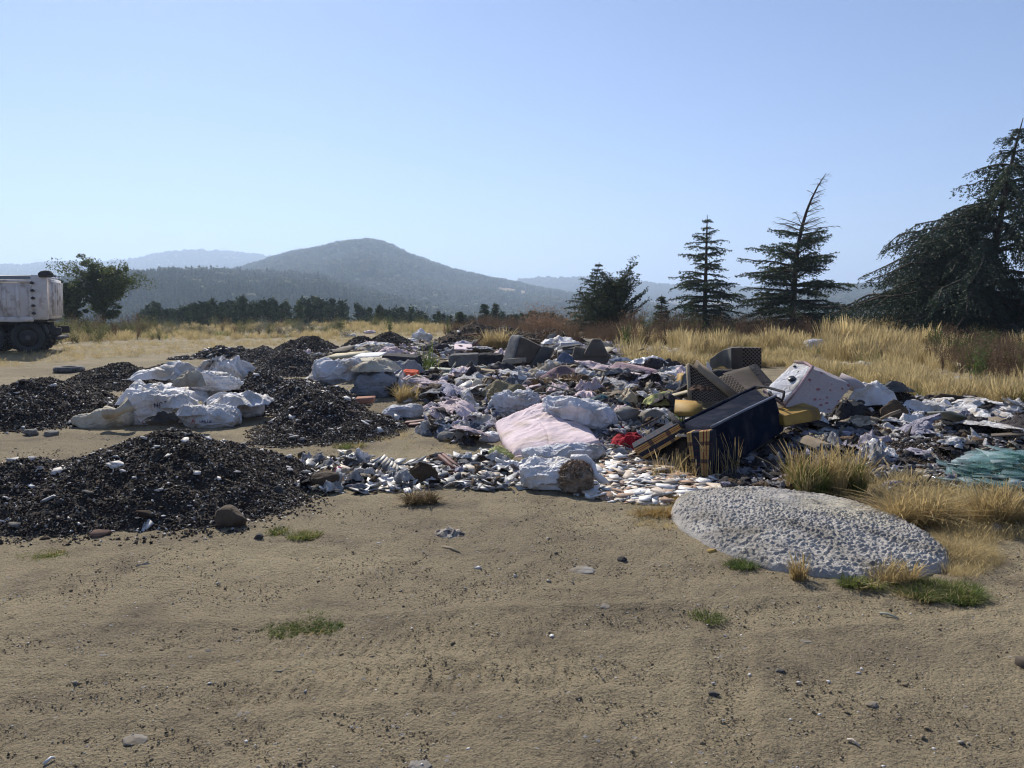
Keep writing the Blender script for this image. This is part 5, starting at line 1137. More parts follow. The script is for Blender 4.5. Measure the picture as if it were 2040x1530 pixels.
# ---------------- mauve cushions, rags in the middle
mv = empty('seat_cushion', ctr([Wp(1120, 775, 12.9)]), 'dark mauve velvet cushion standing on its corner like a roof', 'cushion')
hexpart('cover', [Wp(1068, 757, 12.9), Wp(1158, 776, 12.6), Wp(1178, 756, 12.9), Wp(1120, 726, 13.1), Wp(1072, 748, 13.5), Wp(1160, 770, 13.3), Wp(1178, 752, 13.4), Wp(1124, 727, 13.4)], f_mauve, mv, 16, 7, wr=.03)
hexpart('border', slab([(1156, 778, 12.55), (1178, 762, 12.85), (1176, 755, 12.85), (1154, 770, 12.55)], (-.02, .1, 0)), f_mauve, mv, 6, 5)
ps = empty('sofa_section', ctr([Wp(1260, 768, 13.3)]), 'dusty rose sofa section tipped on its side with torn lining below', 'sofa')
hexpart('padding', [Wp(1212, 735, 13.2), Wp(1300, 752, 12.9), Wp(1309, 738, 13.0), Wp(1228, 720, 13.4), Wp(1216, 730, 13.8), Wp(1302, 748, 13.6), Wp(1312, 737, 13.6), Wp(1236, 721, 13.9)], f_rose, ps, 16, 5, wr=.015)
hexpart('end_panel', [Wp(1296, 764, 12.85), Wp(1307, 760, 13.0), Wp(1310, 738, 13.0), Wp(1299, 742, 12.85), Wp(1297, 762, 13.5), Wp(1309, 758, 13.6), Wp(1312, 738, 13.6), Wp(1301, 742, 13.5)], f_rose, ps, 8, 5)
hexpart('torn_lining_or_shade', [Wp(1214, 757, 13.1), Wp(1297, 768, 12.85), Wp(1297, 751, 12.95), Wp(1217, 736, 13.25), Wp(1216, 755, 13.6), Wp(1299, 764, 13.3), Wp(1299, 750, 13.4), Wp(1219, 736, 13.7)], f_grey, ps, 14, 6, wr=.06)
hexpart('lower_rail', slab([(1211, 759, 12.95), (1226, 764, 12.9), (1226, 750, 12.9), (1211, 746, 12.95)], (0, .06, 0)), f_rose, ps, 5, 8)
soft('sheet', 1256, 768, 56, 22, 'grey rag hanging out of the dusty rose sofa section', 'rag', f_lgrey, 43, .4, cr=.18, d=12.6, n=32)
soft('sack', 1103, 738, 34, 24, 'white rag bag between the armchairs', 'bag', f_white, 44, .7, wr=.06, d=14.2); soft('sheet', 1098, 748, 30, 30, 'pale lilac cloth peaked behind the mauve cushion', 'cloth', f_lgrey, 45, .7, cr=.2, d=13.8)
soft('sack', 1082, 757, 26, 22, 'small mauve-grey bundle at the left corner of the mauve cushion', 'bundle', f_lgrey, 46, .8, wr=.06, d=13.2); soft('sheet', 1160, 752, 54, 30, 'dark grey-green cloth with a pale hem behind the mauve cushion', 'cloth', f_dgrey, 47, .6, cr=.06, d=14., n=34)
soft('sack', 1307, 745, 48, 30, 'round black plastic bag in white netting right of the rose sofa section', 'bag', f_dark, 48, .8, wr=.06, d=13.6); soft('sheet', 1296, 724, 60, 12, 'white crumpled netting behind the round black bag', 'netting', f_plast, 49, .7, cr=.14, d=14.6); soft('sheet', 1240, 718, 34, 10, 'blue-grey mat behind the rose sofa section', 'mat', f_blue, 50, .7, cr=.05, d=15.5)
soft('sheet', 1330, 776, 90, 48, 'white curtain cloth heaped against the lattice-patterned sofa', 'curtain', f_white, 51, .7, cr=.13, d=11.8, n=48, name='curtain')
board('yellow wooden box edge under the white curtain cloth', [(1354, 782, 11.0), (1368, 784, 11.0), (1369, 746, 11.1), (1358, 748, 11.1)], (0, .3, 0), m_yelb, 'wooden_box', 'box', 20, 3); soft('blob', 1317, 753, 30, 10, 'crumpled royal blue plastic beside the black bag', 'plastic', fab('royal_blue_plastic', (.03, .08, .35), trans=.2), 52, .6, d=12.9, name='plastic_scrap', amp=.5)
soft('sheet', 1222, 806, 120, 44, 'tan blanket with swirling folds behind the teal cloth', 'blanket', f_tan, 53, .8, cr=.10, fr=2.2, n=54, d=11.0); soft('sheet', 1178, 790, 60, 22, 'white sheet bunched left of the tan blanket', 'sheet', f_white, 54, .7, cr=.14, d=11.3, n=34)
soft('sheet', 1208, 830, 100, 48, 'teal blue cloth lying over rubbish right of the stuffed grey bag', 'cloth', f_teal, 55, .9, cr=.07, n=44, rz=-.5)
soft('sheet', 1300, 785, 66, 18, 'pale blue paper sheet on the rags below the white curtain', 'paper', f_plast, 56, .8, cr=.05, d=11.9)
# folded canvas + cloth bag
cb = soft('sack', 1026, 830, 96, 62, 'grimy grey cloth bag sagging open left of the pale pink quilt', 'bag', f_lgrey, 57, .8, wr=.075, wf=4, n=32, p=2.2, ends=.25, rz=-.2); soft('sheet', 1005, 800, 74, 44, 'olive canvas hood folded over the grimy grey cloth bag', 'canvas', f_olive, 58, .7, cr=.06, d=11.2, dz=.08, n=40, fr=1.8, rz=.2)
soft('sack', 988, 832, 26, 62, 'olive canvas side flap at the left of the grimy grey cloth bag', 'canvas', f_olive, 59, .8, wr=.03, d=10.9, p=3)
soft('blob', 951, 770, 20, 20, 'white jug-like lump on the dark board behind the canvas', 'lump', f_cream, 60, .8, d=11.9, amp=.1); board('black board with white edge behind the canvas hood', [(948, 778, 12.2), (985, 782, 12.2), (992, 756, 12.6), (960, 752, 12.6)], (0, .05, -.05), f_dark, 'board', 'board', 20, 4)
# ---------------- pale pink quilt, sacks
qa = [Wp(1023, 912, 8.05), Wp(1194, 884, 8.35), Wp(1160, 838, 9.4), Wp(1060, 806, 9.9)]
qq = empty('quilt', ctr([Wp(1100, 918, 8.3)]), 'large pale pink quilt mattress draped over the rubbish, brightest thing in the middle', 'quilt')
def quilt():
    n = 74; out = [(1024, 897), (1108, 880), (1192, 862), (1178, 850), (1161, 835), (1137, 812), (1112, 786), (1085, 792), (1062, 806), (1025, 822), (991, 838), (1005, 868)]
    P = np.array([Wp(a, b_, np.interp(b_, [784, 840, 897], [9.9, 9.2, 8.15])) for a, b_ in out]); u, v = np.meshgrid(np.linspace(0, 1, n), np.linspace(0, 1, n), indexing='ij'); u, v = u.ravel()[:, None], v.ravel()[:, None]
    A, B, C, D = [Wp(1022, 899, 8.1), Wp(1193, 872, 8.3), Wp(1122, 780, 9.9), Wp(987, 836, 9.3)]
    mid_r = Wp(1168, 838, 9.2); mid_l = Wp(1000, 868, 8.7); mid_b = Wp(1066, 802, 9.7)
    L_ = (1 - v) ** 2 * A + 2 * v * (1 - v) * (2 * mid_l - .5 * A - .5 * D) + v ** 2 * D; Rr = (1 - v) ** 2 * B + 2 * v * (1 - v) * (2 * mid_r - .5 * B - .5 * C) + v ** 2 * C
    V = (1 - u) * L_ + u * Rr; V = V + (4 * u * (1 - u) * v ** 2) * (mid_b - (D + C) / 2); u, v = u[:, 0], v[:, 0]
    V[:, 2] += .05 * np.sin(u * math.pi) * np.sin(v * math.pi) ** .7 + .02 * fbm(np.column_stack([u * 3, v * 3]), 3, 2)
    pull = np.hypot(u - .65, v - .8); fold = crease(np.column_stack([u * 3.0 + 1.5 * v, v * 8.5 - 3 * u]), 7, 3); V[:, 2] += fold * (.014 + .045 * np.exp(-(pull / .35) ** 2)); V[:, 2] += crease(np.column_stack([u * 9, v * 9]), 17, 2) * .004
    q = np.minimum(np.minimum(u, 1 - u), np.minimum(v, 1 - v)); V[:, 2] -= .05 * np.exp(-q / .03)
    seam = np.exp(-((u - .42 - .03 * np.sin(v * 5)) / .008) ** 2); V[:, 2] -= .012 * seam
    V2, Fs = thicken(V, n, n, np.array([0, 0, 0])); m = n * n; V2[m:, 2] -= .145; V2[m:, 1] += .03; ed = np.exp(-q / .04); V2[m:, :2] += (V2[m:, :2].mean(0) - V2[m:, :2]) * .03; return V2, Fs
V, Fs = quilt(); wpart('cover', V, Fs, f_pink, qq, True)
v_, f_ = tube([Wp(1026, 915, 8.08), Wp(1110, 903, 8.15), Wp(1192, 882, 8.3)], [.035, .05, .04], 8); v_ += crease(v_ * 12, 4, 2)[:, None] * .012; wpart('hem_roll', v_, f_, f_pink, qq, True)
b0 = Wp(1158, 845, 8.9); V, Fs = sack(.95, .55, .38, 71, .035, .14, 2.6, 34, .38, 6); V = V @ rotm(0, R(10), R(-42)).T; V[:, 2] -= V[:, 2].min(); tag(link('sack', mesh_of('sack', V, Fs, f_lgrey, True), None, (b0[0] - .02, b0[1] + .42, gz(b0[0], b0[1]) + .02)), 'big smooth stuffed grey-white sack behind the pale pink quilt', 'sack')
soft('sack', 1122, 918, 166, 38, 'long white bolster sack along the front edge of the pale pink quilt', 'sack', f_lgrey, 72, .38, wr=.03, wf=5, ends=.25, n=32, rz=.18, d=7.85)
ts = empty('torn_sack', tuple(G(1112, 978)), 'torn white sack spilling brown wood pulp, nearest the camera in the middle', 'sack')
b0 = G(1112, 975); m_ = b0[1] / F; V, Fs = sack(152 * m_, 92 * m_, 62 * m_, 73, .045, .12, 2.5, 36, .2, 5); V = V @ rotm(0, 0, .12).T; V[:, 0] += -.02; link('cloth', mesh_of('cloth', V + [0, .18, 0], Fs, f_white, True), ts)
V, Fs = blob(62 * m_, 60 * m_, 56 * m_, 74, .55, 4, 26); link('pulp_mass', mesh_of('pulp_mass', V + [35 * m_, -.00, -.01], Fs, M('wood_pulp', (.20, .14, .09), (.33, .26, .19), 14, .95, .01, 60), True), ts)
rs = np.random.RandomState(4); C = rs.normal(size=(1500, 3)); C /= np.linalg.norm(C, axis=1)[:, None]; C = C * np.array([33 * m_, 32 * m_, 31 * m_]) * rs.uniform(.88, 1.08, (1500, 1)) + [35 * m_, -.0, 30 * m_]; C = C[C[:, 2] > .0]
V, Fq = leaves(C, .035, rs, .55); pp = link('wood_pulp', mesh_of('wood_pulp', V, Fq, M('pulp_flakes', (.34, .26, .19), (.22, .15, .10), 30, .95)), ts); pp['kind'] = 'stuff'
v_, f_ = tube([ts_ for ts_ in (Wp(1138, 912, 6.75), Wp(1165, 914, 6.7), Wp(1180, 926, 6.68), Wp(1184, 945, 6.62), Wp(1200, 958, 6.6), Wp(1214, 962, 6.6))], [.03, .035, .03, .03, .035, .01], 9); v_ += crease(v_ * 16, 6, 2)[:, None] * .012; wpart('torn_lip', v_, f_, f_white, ts, True)
soft('sheet', 1062, 940, 60, 34, 'crumpled thin white plastic left of the torn sack', 'plastic', f_plast, 75, .7, cr=.2, n=36, name='plastic_scrap', d=7.3); soft('sack', 998, 918, 46, 30, 'pale yellow knotted bag at the front left corner of the quilt', 'bag', f_yel, 76, .8, wr=.06, ends=.3)
soft('sheet', 1230, 922, 84, 32, 'mauve-grey blanket end trailing right of the quilt', 'blanket', f_grey, 77, .45, cr=.10, n=40, rz=-.35, d=8.0)
soft('sack', 963, 858, 46, 34, 'lilac-white crumpled bag with a dark mouth, left of the quilt', 'bag', f_white, 78, .8, wr=.07, wf=6); soft('blob', 978, 878, 46, 22, 'bubbly clear plastic left of the quilt', 'plastic', f_plast, 79, .7, name='plastic_scrap', amp=.5)
board('white board lying askew in front of the lilac-white bag', [(925, 856, 9.6), (976, 876, 9.0), (982, 872, 9.1), (930, 852, 9.75)], (.0, .06, .025), m_tilew, cat='board'); 
soft('sheet', 1256, 902, 72, 52, 'bright red fleece heaped beside the tartan sofa arm', 'fleece', f_red, 80, .8, cr=.12, fr=2.4, n=48, d=8.35, name='fleece'); soft('blob', 1238, 872, 14, 18, 'red sleeve sticking up from the red fleece', 'sleeve', f_red, 84, .8, d=8.8, dz=.06)
soft('sheet', 1320, 838, 56, 26, 'sheer yellow cloth over the pale round boulder', 'cloth', f_yel, 81, .8, cr=.12, d=10.3, dz=.22, n=34)
# ---------------- lattice-patterned brown sofa, overturned
bs = empty('sofa', ctr([Wp(1450, 812, 9.9)]), 'overturned dark brown sofa in lattice-patterned fabric with exposed wood', 'sofa')
hexpart('arm_panel', [Wp(1374, 806, 10.0), Wp(1470, 792, 9.8), Wp(1462, 784, 9.85), Wp(1371, 724, 10.3), Wp(1380, 800, 10.3), Wp(1474, 790, 10.1), Wp(1466, 783, 10.1), Wp(1379, 724, 10.5)], m_latt, bs, 12, 12, wr=.02)
a = [Wp(1383, 722, 10.2), Wp(1466, 790, 9.75)]; hexpart('wood_rail', [a[0] - [.02, 0, .06], a[1] - [.02, 0, .06], a[1] + [.03, 0, .03], a[0] + [.03, 0, .03]] + [p_ + np.array([.02, .05, 0]) for p_ in (a[0] - [.02, 0, .06], a[1] - [.02, 0, .06], a[1] + [.03, 0, .03], a[0] + [.03, 0, .03])], m_wood, bs, 2, 60, smooth=False)
hexpart('frame_edge', slab([(1373, 806, 9.95), (1379, 804, 9.95), (1374, 724, 10.25), (1368, 727, 10.25)], (0, .06, 0)), m_wood, bs, 2, 60, smooth=False)
hexpart('seat_underside', [Wp(1489, 778, 9.9), Wp(1541, 768, 10.1), Wp(1500, 727, 10.5), Wp(1437, 744, 10.4), Wp(1492, 780, 10.3), Wp(1545, 768, 10.5), Wp(1504, 726, 10.9), Wp(1441, 745, 10.8)], m_brownp, bs, 8, 12)
hexpart('seat_side', [Wp(1467, 788, 9.85), Wp(1495, 782, 9.85), Wp(1450, 744, 10.3), Wp(1428, 752, 10.25), Wp(1470, 788, 10.1), Wp(1498, 782, 10.2), Wp(1454, 744, 10.6), Wp(1432, 752, 10.5)], m_latt, bs, 8, 12)
hexpart('seat_edge', [Wp(1526, 775, 10.0), Wp(1542, 769, 10.0), Wp(1503, 725, 10.5), Wp(1490, 729, 10.45), Wp(1530, 775, 10.2), Wp(1546, 769, 10.2), Wp(1507, 725, 10.6), Wp(1494, 729, 10.6)], f_dark, bs, 6, 9)
hexpart('backrest', slab([(1480, 738, 10.9), (1517, 738, 10.9), (1518, 693, 10.9), (1480, 692, 10.9)], (.02, .22, 0)), m_latt, bs, 8, 14)
hexpart('backrest_frame', slab([(1458, 738, 10.88), (1480, 738, 10.88), (1480, 692, 10.88), (1458, 693, 10.88)], (.0, .20, 0)), m_brownp, bs, 4, 20)
hexpart('hollow_back', slab([(1400, 790, 10.35), (1520, 770, 10.5), (1516, 734, 10.8), (1400, 740, 10.5)], (.0, .12, 0)), f_dark, bs, 6, 9)
# curved torn cardboard cover
n = 18; u, v = np.meshgrid(np.linspace(0, 1, n), np.linspace(0, 1, n), indexing='ij'); u, v = u.ravel(), v.ravel(); x = 1414 + u * 44; yt = 716 - 23 * np.sin(u * math.pi / 2) ** 1.1; yb = 733 - 2 * u + 4 * np.sin(u * 9) * u
V = np.array([Wp(x_, y_, 10.75 + .25 * math.sin(u_ * 3)) for x_, y_, u_ in zip(x, yt + (yb - yt) * v, u)]); v2, f2 = thicken(V, n, n, np.array([0, .01, 0])); wpart('torn_cover', v2, f2, m_card, bs, True)
soft('sheet', 1395, 806, 36, 12, 'dark brown fur-like rag on the yellow board', 'rag', M('dark_fur', (.05, .025, .015), (.10, .055, .035), 9, .95, .01, 60), 90, .7, cr=.16, d=9.3, dz=.18); soft('sheet', 1411, 740, 10, 22, 'small white rag caught on the overturned brown sofa', 'rag', f_white, 91, .5, cr=.2, d=10.2, dz=.02)
board('ochre yellow tray board left of the navy sofa', [(1343, 828, 9.0), (1398, 830, 8.8), (1400, 812, 8.9), (1344, 808, 9.1)], (.08, .35, .03), m_yelb, 'tray_board', 'board', 20, 3)
yb = board('thick ochre yellow foam board under the floral mattress', [(1562, 849, 8.6), (1638, 836, 8.9), (1632, 812, 8.95), (1560, 829, 8.65)], (-.10, .25, .03), m_yelb, 'foam_board', 'board', 14, 6, True, wr=.012)
# ---------------- navy sofa with tartan arms
ns_ = empty('sofa', ctr([Wp(1470, 950, 7.6)]), 'navy blue sofa tipped forward with ochre tartan arms, right of the middle', 'sofa')
FBL, FBR, FTR, FTL = Wp(1421, 950, 7.15), Wp(1564, 858, 8.75), Wp(1545, 789, 8.8), Wp(1417, 852, 7.2); ax = FBR - FBL; ax[2] = 0; ax /= np.linalg.norm(ax); nb_ = np.array([-ax[1], ax[0], 0]); nb_ *= np.sign(nb_[1])
gdrop = lambda p, k=0: np.array([p[0], p[1], gz(p[0], p[1]) + k])
hexpart('base_panel', [FBL, FBR, FTR, FTL, FBL + nb_ * .12, FBR + nb_ * .12, FTR + nb_ * .12, FTL + nb_ * .12], f_navy, ns_, 16, 12, wr=.008)
TB0, TB1 = Wp(1359, 843, 7.75), Wp(1505, 771, 9.35); K0, K1 = FTL + nb_ * .11 - [0, 0, .02], FTR + nb_ * .11 - [0, 0, .02]
hexpart('seat_panel', [gdrop(K0, .05), gdrop(K1, .08), K1, K0, gdrop(TB0, .1), gdrop(TB1, .1), TB1, TB0], f_navy, ns_, 14, 14, wr=.012)
v_, f_ = tube([TB0, TB0 * .5 + TB1 * .5 + [0, 0, .012], TB1], .018, 8); wpart('piping', v_, f_, f_navy, ns_, True)
v_, f_ = tube([FTL + [0, 0, .005], (FTL + FTR) / 2 + [0, 0, .01], FTR + [0, 0, .005]], .014, 8); wpart('piping', v_, f_, fab('highlight_navy_edge', (.10, .115, .16), (.16, .17, .21), rough=.5, spec=.5), ns_, True)  # paler navy paints the sun highlight along the ledge
d_a = 7.1; hexpart('arm', [Wp(1380, 947, d_a), Wp(1414, 952, d_a - .02), Wp(1419, 857, d_a + .05), Wp(1366, 862, d_a + .1)] + [p_ + ax * .16 + nb_ * .02 for p_ in (Wp(1380, 947, d_a), Wp(1414, 952, d_a - .02), Wp(1419, 857, d_a + .05), Wp(1366, 862, d_a + .1))], m_tart0, ns_, 12, 12, dims=(1, 1, 1), wr=.006)
q_ = [Wp(1281, 917, 7.75), Wp(1366, 866, 7.5), Wp(1353, 842, 7.55), Wp(1262, 892, 7.85)]; hexpart('arm', q_ + [p_ + np.array([.03, .36, -.02]) for p_ in q_], m_tart2, ns_, 14, 12, dims=(1, 1, 1), wr=.006)
q_ = [Wp(1288, 916, 7.9), Wp(1380, 946, 7.5), Wp(1380, 866, 7.6), Wp(1300, 912, 7.9)]; hexpart('torn_lining_or_shade', q_ + [p_ + np.array([.0, .25, 0]) for p_ in q_], f_dark, ns_, 10, 9, wr=.03)  # dark block painted in for the shaded cavity below the arm
hexpart('side_skirt', slab([(1404, 935, 7.2), (1425, 945, 7.2), (1424, 860, 7.22), (1405, 862, 7.25)], (.03, .1, 0)), f_dark, ns_, 6, 9)
v_, f_ = tube([Wp(1507, 769, 9.3), Wp(1530, 772, 9.1), Wp(1562, 781, 8.75), Wp(1561, 790, 8.73), Wp(1557, 800, 8.7)], .016, 6); wpart('metal_bracket', v_, f_, f_dark, ns_); v_, f_ = tube([Wp(1535, 785, 8.9), Wp(1556, 796, 8.72)], .012, 6); wpart('bracket_rod', v_, f_, f_dark, ns_)
v_, f_ = tube([Wp(1333, 822, 7.9), Wp(1345, 838, 7.7), Wp(1362, 850, 7.5)], [.02, .035, .02], 7); wpart('torn_strap', v_, f_, f_dark, ns_, True); soft('sheet', 1358, 888, 20, 8, 'cream scrap in the dark gap between the tartan arms', 'scrap', f_cream, 92, .5, cr=.1, d=7.45, dz=.1)
# ---------------- floral mattress
fm = empty('mattress', ctr([Wp(1620, 826, 9.2)]), 'folded floral mattress with a torn white face, standing behind the navy sofa', 'mattress')
A, B, C, D = Wp(1522, 779, 9.25), Wp(1563, 806, 8.95), Wp(1619, 731, 9.45), Wp(1582, 722, 9.75)
E, Fk, Gk, Hk = Wp(1592, 822, 9.6), Wp(1655, 826, 9.4), Wp(1700, 768, 10.1), Wp(1640, 738, 10.5)
back = [A + [.30, .62, -.02], Fk, Gk, D + [.42, .55, -.06]]
hexpart('core', [A - [0, 0, .05], B - [0, 0, .04], C, D] + back, m_flor, fm, 26, 14, wr=.022, lump=.02)
wq = [A, B, C, D]; nrm = np.cross(B - A, D - A); nrm /= np.linalg.norm(nrm); nrm *= -1 if nrm[1] > 0 else 1; cc = sum(wq) / 4; wq = [cc + (p_ - cc) * .93 + nrm * .012 for p_ in wq]
hexpart('white_face', wq + [p_ - nrm * .03 for p_ in wq], f_white, fm, 12, 10, wr=.012)
def hole(cx, cy_, w, h, s_):
    r_ = np.random.RandomState(s_); P = []
    n = 10
    for k in range(n):
        a_ = k / n * 6.28; x_, y_ = cx + w / 2 * math.cos(a_) * r_.uniform(.75, 1.15), cy_ + h / 2 * math.sin(a_) * r_.uniform(.75, 1.15); r = ray(x_, y_); t_ = np.dot(cc + nrm * .034 - np.array([0, 0, CAMH]), nrm) / np.dot(r, nrm); P.append(np.array([0, 0, CAMH]) + r * t_)
    P = np.array(P); wpart('torn_hole_shade', np.vstack([P, P - nrm * .012]), [np.arange(n)[None], np.arange(n)[None, ::-1] + n, np.stack([np.arange(n), np.arange(n) + n, (np.arange(n) + 1) % n + n, (np.arange(n) + 1) % n], -1)], m_dark, fm)
hole(1578, 754, 19, 12, 1); hole(1592, 741, 10, 5, 2); hole(1583, 729, 8, 3, 3); hole(1534, 783, 8, 9, 4)  # raised dark discs paint the shade inside the holes
v_, f_ = tube([Wp(1522, 779, 9.2), Wp(1563, 807, 8.93), Wp(1592, 770, 9.2), Wp(1619, 731, 9.43), Wp(1602, 722, 9.6), Wp(1583, 721, 9.73)], .02, 7); wpart('piping', v_, f_, f_rose, fm, True)
v_, f_ = tube([Wp(1672, 757, 10.2), Wp(1700, 767, 10.1), Wp(1722, 775, 10.0), Wp(1738, 780, 10)], [.10, .085, .06, .02], 14); v_ += crease(v_ * 7, 8, 2)[:, None] * .02; wpart('rolled_end', v_, f_, m_flor, fm, True)
# ---------------- right-hand rags
W_ = [('sheet', 1752, 812, 84, 54, 'white shredded cloth hanging on top of the rag mound', f_white, 9.9, .16, .5, 101, .12), ('sheet', 1845, 838, 90, 40, 'white rag strip running down the right of the rag mound', f_white, 9.8, .14, .5, 102, .12), ('sheet', 1826, 872, 70, 52, 'long shredded white rag down the front of the mound', f_white, 9.3, .12, .6, 103, .10),
      ('sheet', 1800, 908, 118, 44, 'broad white tarpaulin sheet in front of the rag mound', f_white, 8.3, .09, .9, 104, .02), ('sheet', 1712, 914, 96, 34, 'transparent plastic sheet spread left of the broad white tarpaulin', f_plast, 8.2, .08, .9, 105, .0), ('sack', 1714, 884, 46, 34, 'upright crumpled white bag left of the broad tarpaulin', f_white, 8.9, .07, .8, 106, .0),
      ('sack', 1655, 872, 42, 28, 'lilac-grey bag right of the ochre foam board', f_lgrey, 9.1, .07, .7, 107, 0), ('sheet', 1642, 848, 20, 24, 'small white torn bag leaning on the ochre foam board', f_white, 9.2, .2, .6, 108, 0), ('sack', 1940, 874, 66, 38, 'white plastic bag folded over at the right, behind the green scrap', f_white, 9.3, .07, .7, 109, 0),
      ('sack', 1980, 858, 24, 34, 'small upright spotted white bag at the right', f_plast, 9.8, .07, .8, 110, 0), ('sack', 1990, 892, 68, 28, 'cream and white bag near the right edge beside the dark hole', f_cream, 8.8, .06, .6, 111, 0), ('blob', 2034, 824, 22, 24, 'white plastic bag cut by the right edge in the grass', f_plast, 11.6, .4, .8, 112, 0),
      ('sheet', 1800, 968, 92, 30, 'lilac-grey rag strip above the blue board', f_lgrey, 6.9, .12, .5, 113, 0), ('sheet', 1872, 966, 84, 38, 'beige and grey folded cloth right of the lilac rag strip', f_beige, 6.95, .13, .5, 114, 0), ('sheet', 1850, 918, 66, 26, 'pale pink paper wrap on the dark soil patch', f_pink, 7.9, .16, .6, 115, 0),
      ('blob', 1946, 926, 30, 18, 'small white rag on the edge of the glass heap', f_white, 7.8, .5, .7, 116, .04), ('sheet', 1770, 862, 44, 22, 'white crumpled rag under the grey slab', f_white, 9.1, .2, .7, 117, .0), ('sheet', 1690, 806, 40, 18, 'cream rag stuck to the black rags left of the mound', f_cream, 9.9, .16, .6, 118, 0),
      ('sheet', 1700, 836, 66, 50, 'black rags hanging left of the mound', f_dark, 9.8, .14, .6, 119, 0), ('sheet', 1790, 790, 60, 22, 'dark brown cloth over the mound crest', f_dgrey, 10.1, .12, .6, 120, .22), ('blob', 1738, 858, 22, 28, 'cream broken pot shape half buried left of the tarpaulin', f_cream, 9.2, .1, .8, 121, 0)]
for (kd, px, py, w, h, lb, mt, d_, cr_, dp, sd_, dz_) in W_:
    kw = dict(cr=cr_, n=44, irr=.4) if kd == 'sheet' else dict(wr=cr_, n=24) if kd == 'sack' else dict(amp=cr_)
    g0 = G(px, py); dd = d_; p_ = Wp(px, py, dd); zz_ = max(p_[2], gz(p_[0], p_[1])); soft(kd, px, py, w, h, lb, {'sheet': 'rag', 'sack': 'bag', 'blob': 'scrap'}[kd] if 'tarpaulin sheet' not in lb and 'plastic sheet' not in lb else 'tarpaulin', mt, sd_, dp, d=dd, dz=dz_ * .3, **kw)
board('bright blue board edge low at the right, above the dry grass', [(1756, 974, 6.75), (1874, 976, 6.75), (1874, 969, 6.75), (1757, 967, 6.75)], (.03, .10, .0), m_blueb, cat='board'); board('white board under the bright blue board', [(1790, 982, 6.6), (1960, 1000, 6.5), (1960, 996, 6.5), (1790, 977, 6.6)], (.03, .25, .0), m_tilew, cat='board')
board('pale yellow board in the dry grass behind the rag mound', [(1874, 808, 12.2), (1904, 808, 12.2), (1903, 795, 13.2), (1874, 795, 13.2)], (0, .02, -.03), m_woodp, cat='board')
for (x0, y0, x1, y1, d0, d1, r_, mt, lb, nm, ct) in ((1894, 722, 1945, 744, 19.5, 17.5, .075, m_woodp, 'pale log lying in the golden grass at the right', 'log', 'log'), (1905, 816, 2003, 836, 10.9, 10.5, .045, m_gboard, 'long pale pole across the right end of the rag mound', 'pole', 'pole'), (1860, 786, 1960, 784, 12.6, 12.7, .05, m_gboard, 'long pale plank strip in the grass at the right', 'pole', 'pole'), (1755, 835, 1795, 818, 9.4, 9.3, .02, m_wood, 'thin stick in the dark soil below the grey slab', 'stick', 'stick')):
    v_, f_ = tube([Wp(x0, y0, d0), (Wp(x0, y0, d0) + Wp(x1, y1, d1)) / 2 + [0, 0, .01], Wp(x1, y1, d1)], r_, 8); tag(wpart(nm, v_, f_, mt, None, True), lb, ct)
soft('sheet', 1934, 762, 70, 14, 'clear plastic strip lying in the grass near the log', 'plastic', f_plast, 122, .5, cr=.08, name='plastic_scrap'); soft('sack', 1720, 742, 80, 26, 'large cream cushion half hidden in the golden grass', 'cushion', f_cream, 123, .5, wr=.03, p=4)
soft('blob', 1627, 702, 42, 30, 'white plastic bag standing in the tall golden grass', 'bag', f_plast, 124, .7, amp=.3); soft('sheet', 1320, 698, 60, 20, 'cream foam sheet on the grassy bank behind the rose sofa', 'foam sheet', f_cream, 125, .7, cr=.06); soft('sheet', 1366, 706, 46, 12, 'smaller cream cloth right of the foam sheet on the bank', 'cloth', f_cream, 126, .7, cr=.08)
soft('blob', 1955, 705, 30, 26, 'lime green weed ball in the golden grass', 'weed', f_yel, 127, .8, name='weed', amp=.3)
for q, (px, py, w_, h_, lb) in enumerate(((1905, 1000, 26, 14, 'green scrap'),)): pass
soft('sheet', 1930, 905, 44, 18, 'bright green plastic scrap at the top of the glass heap', 'plastic', fab('bright_green_plastic', (.03, .30, .07), trans=.3), 128, .6, cr=.16, d=8.4, name='plastic_scrap'); soft('sheet', 1905, 928, 46, 22, 'dark green bottle plastic beside the glass heap', 'plastic', fab('bottle_green_plastic', (.01, .10, .03), trans=.3), 129, .6, cr=.16, d=7.9, name='plastic_scrap')
board('black opening of a buried box at the right edge', [(2010, 905, 8.4), (2060, 908, 8.4), (2060, 862, 8.5), (2016, 866, 8.5)], (.05, .4, 0), f_dark, 'buried_box', 'box', 14, 5, True); board('dark slatted board at the right edge above the buried box', [(2002, 866, 9.2), (2060, 874, 9.0), (2060, 862, 9.2), (2004, 856, 9.4)], (.05, .5, .03), m_gboard)
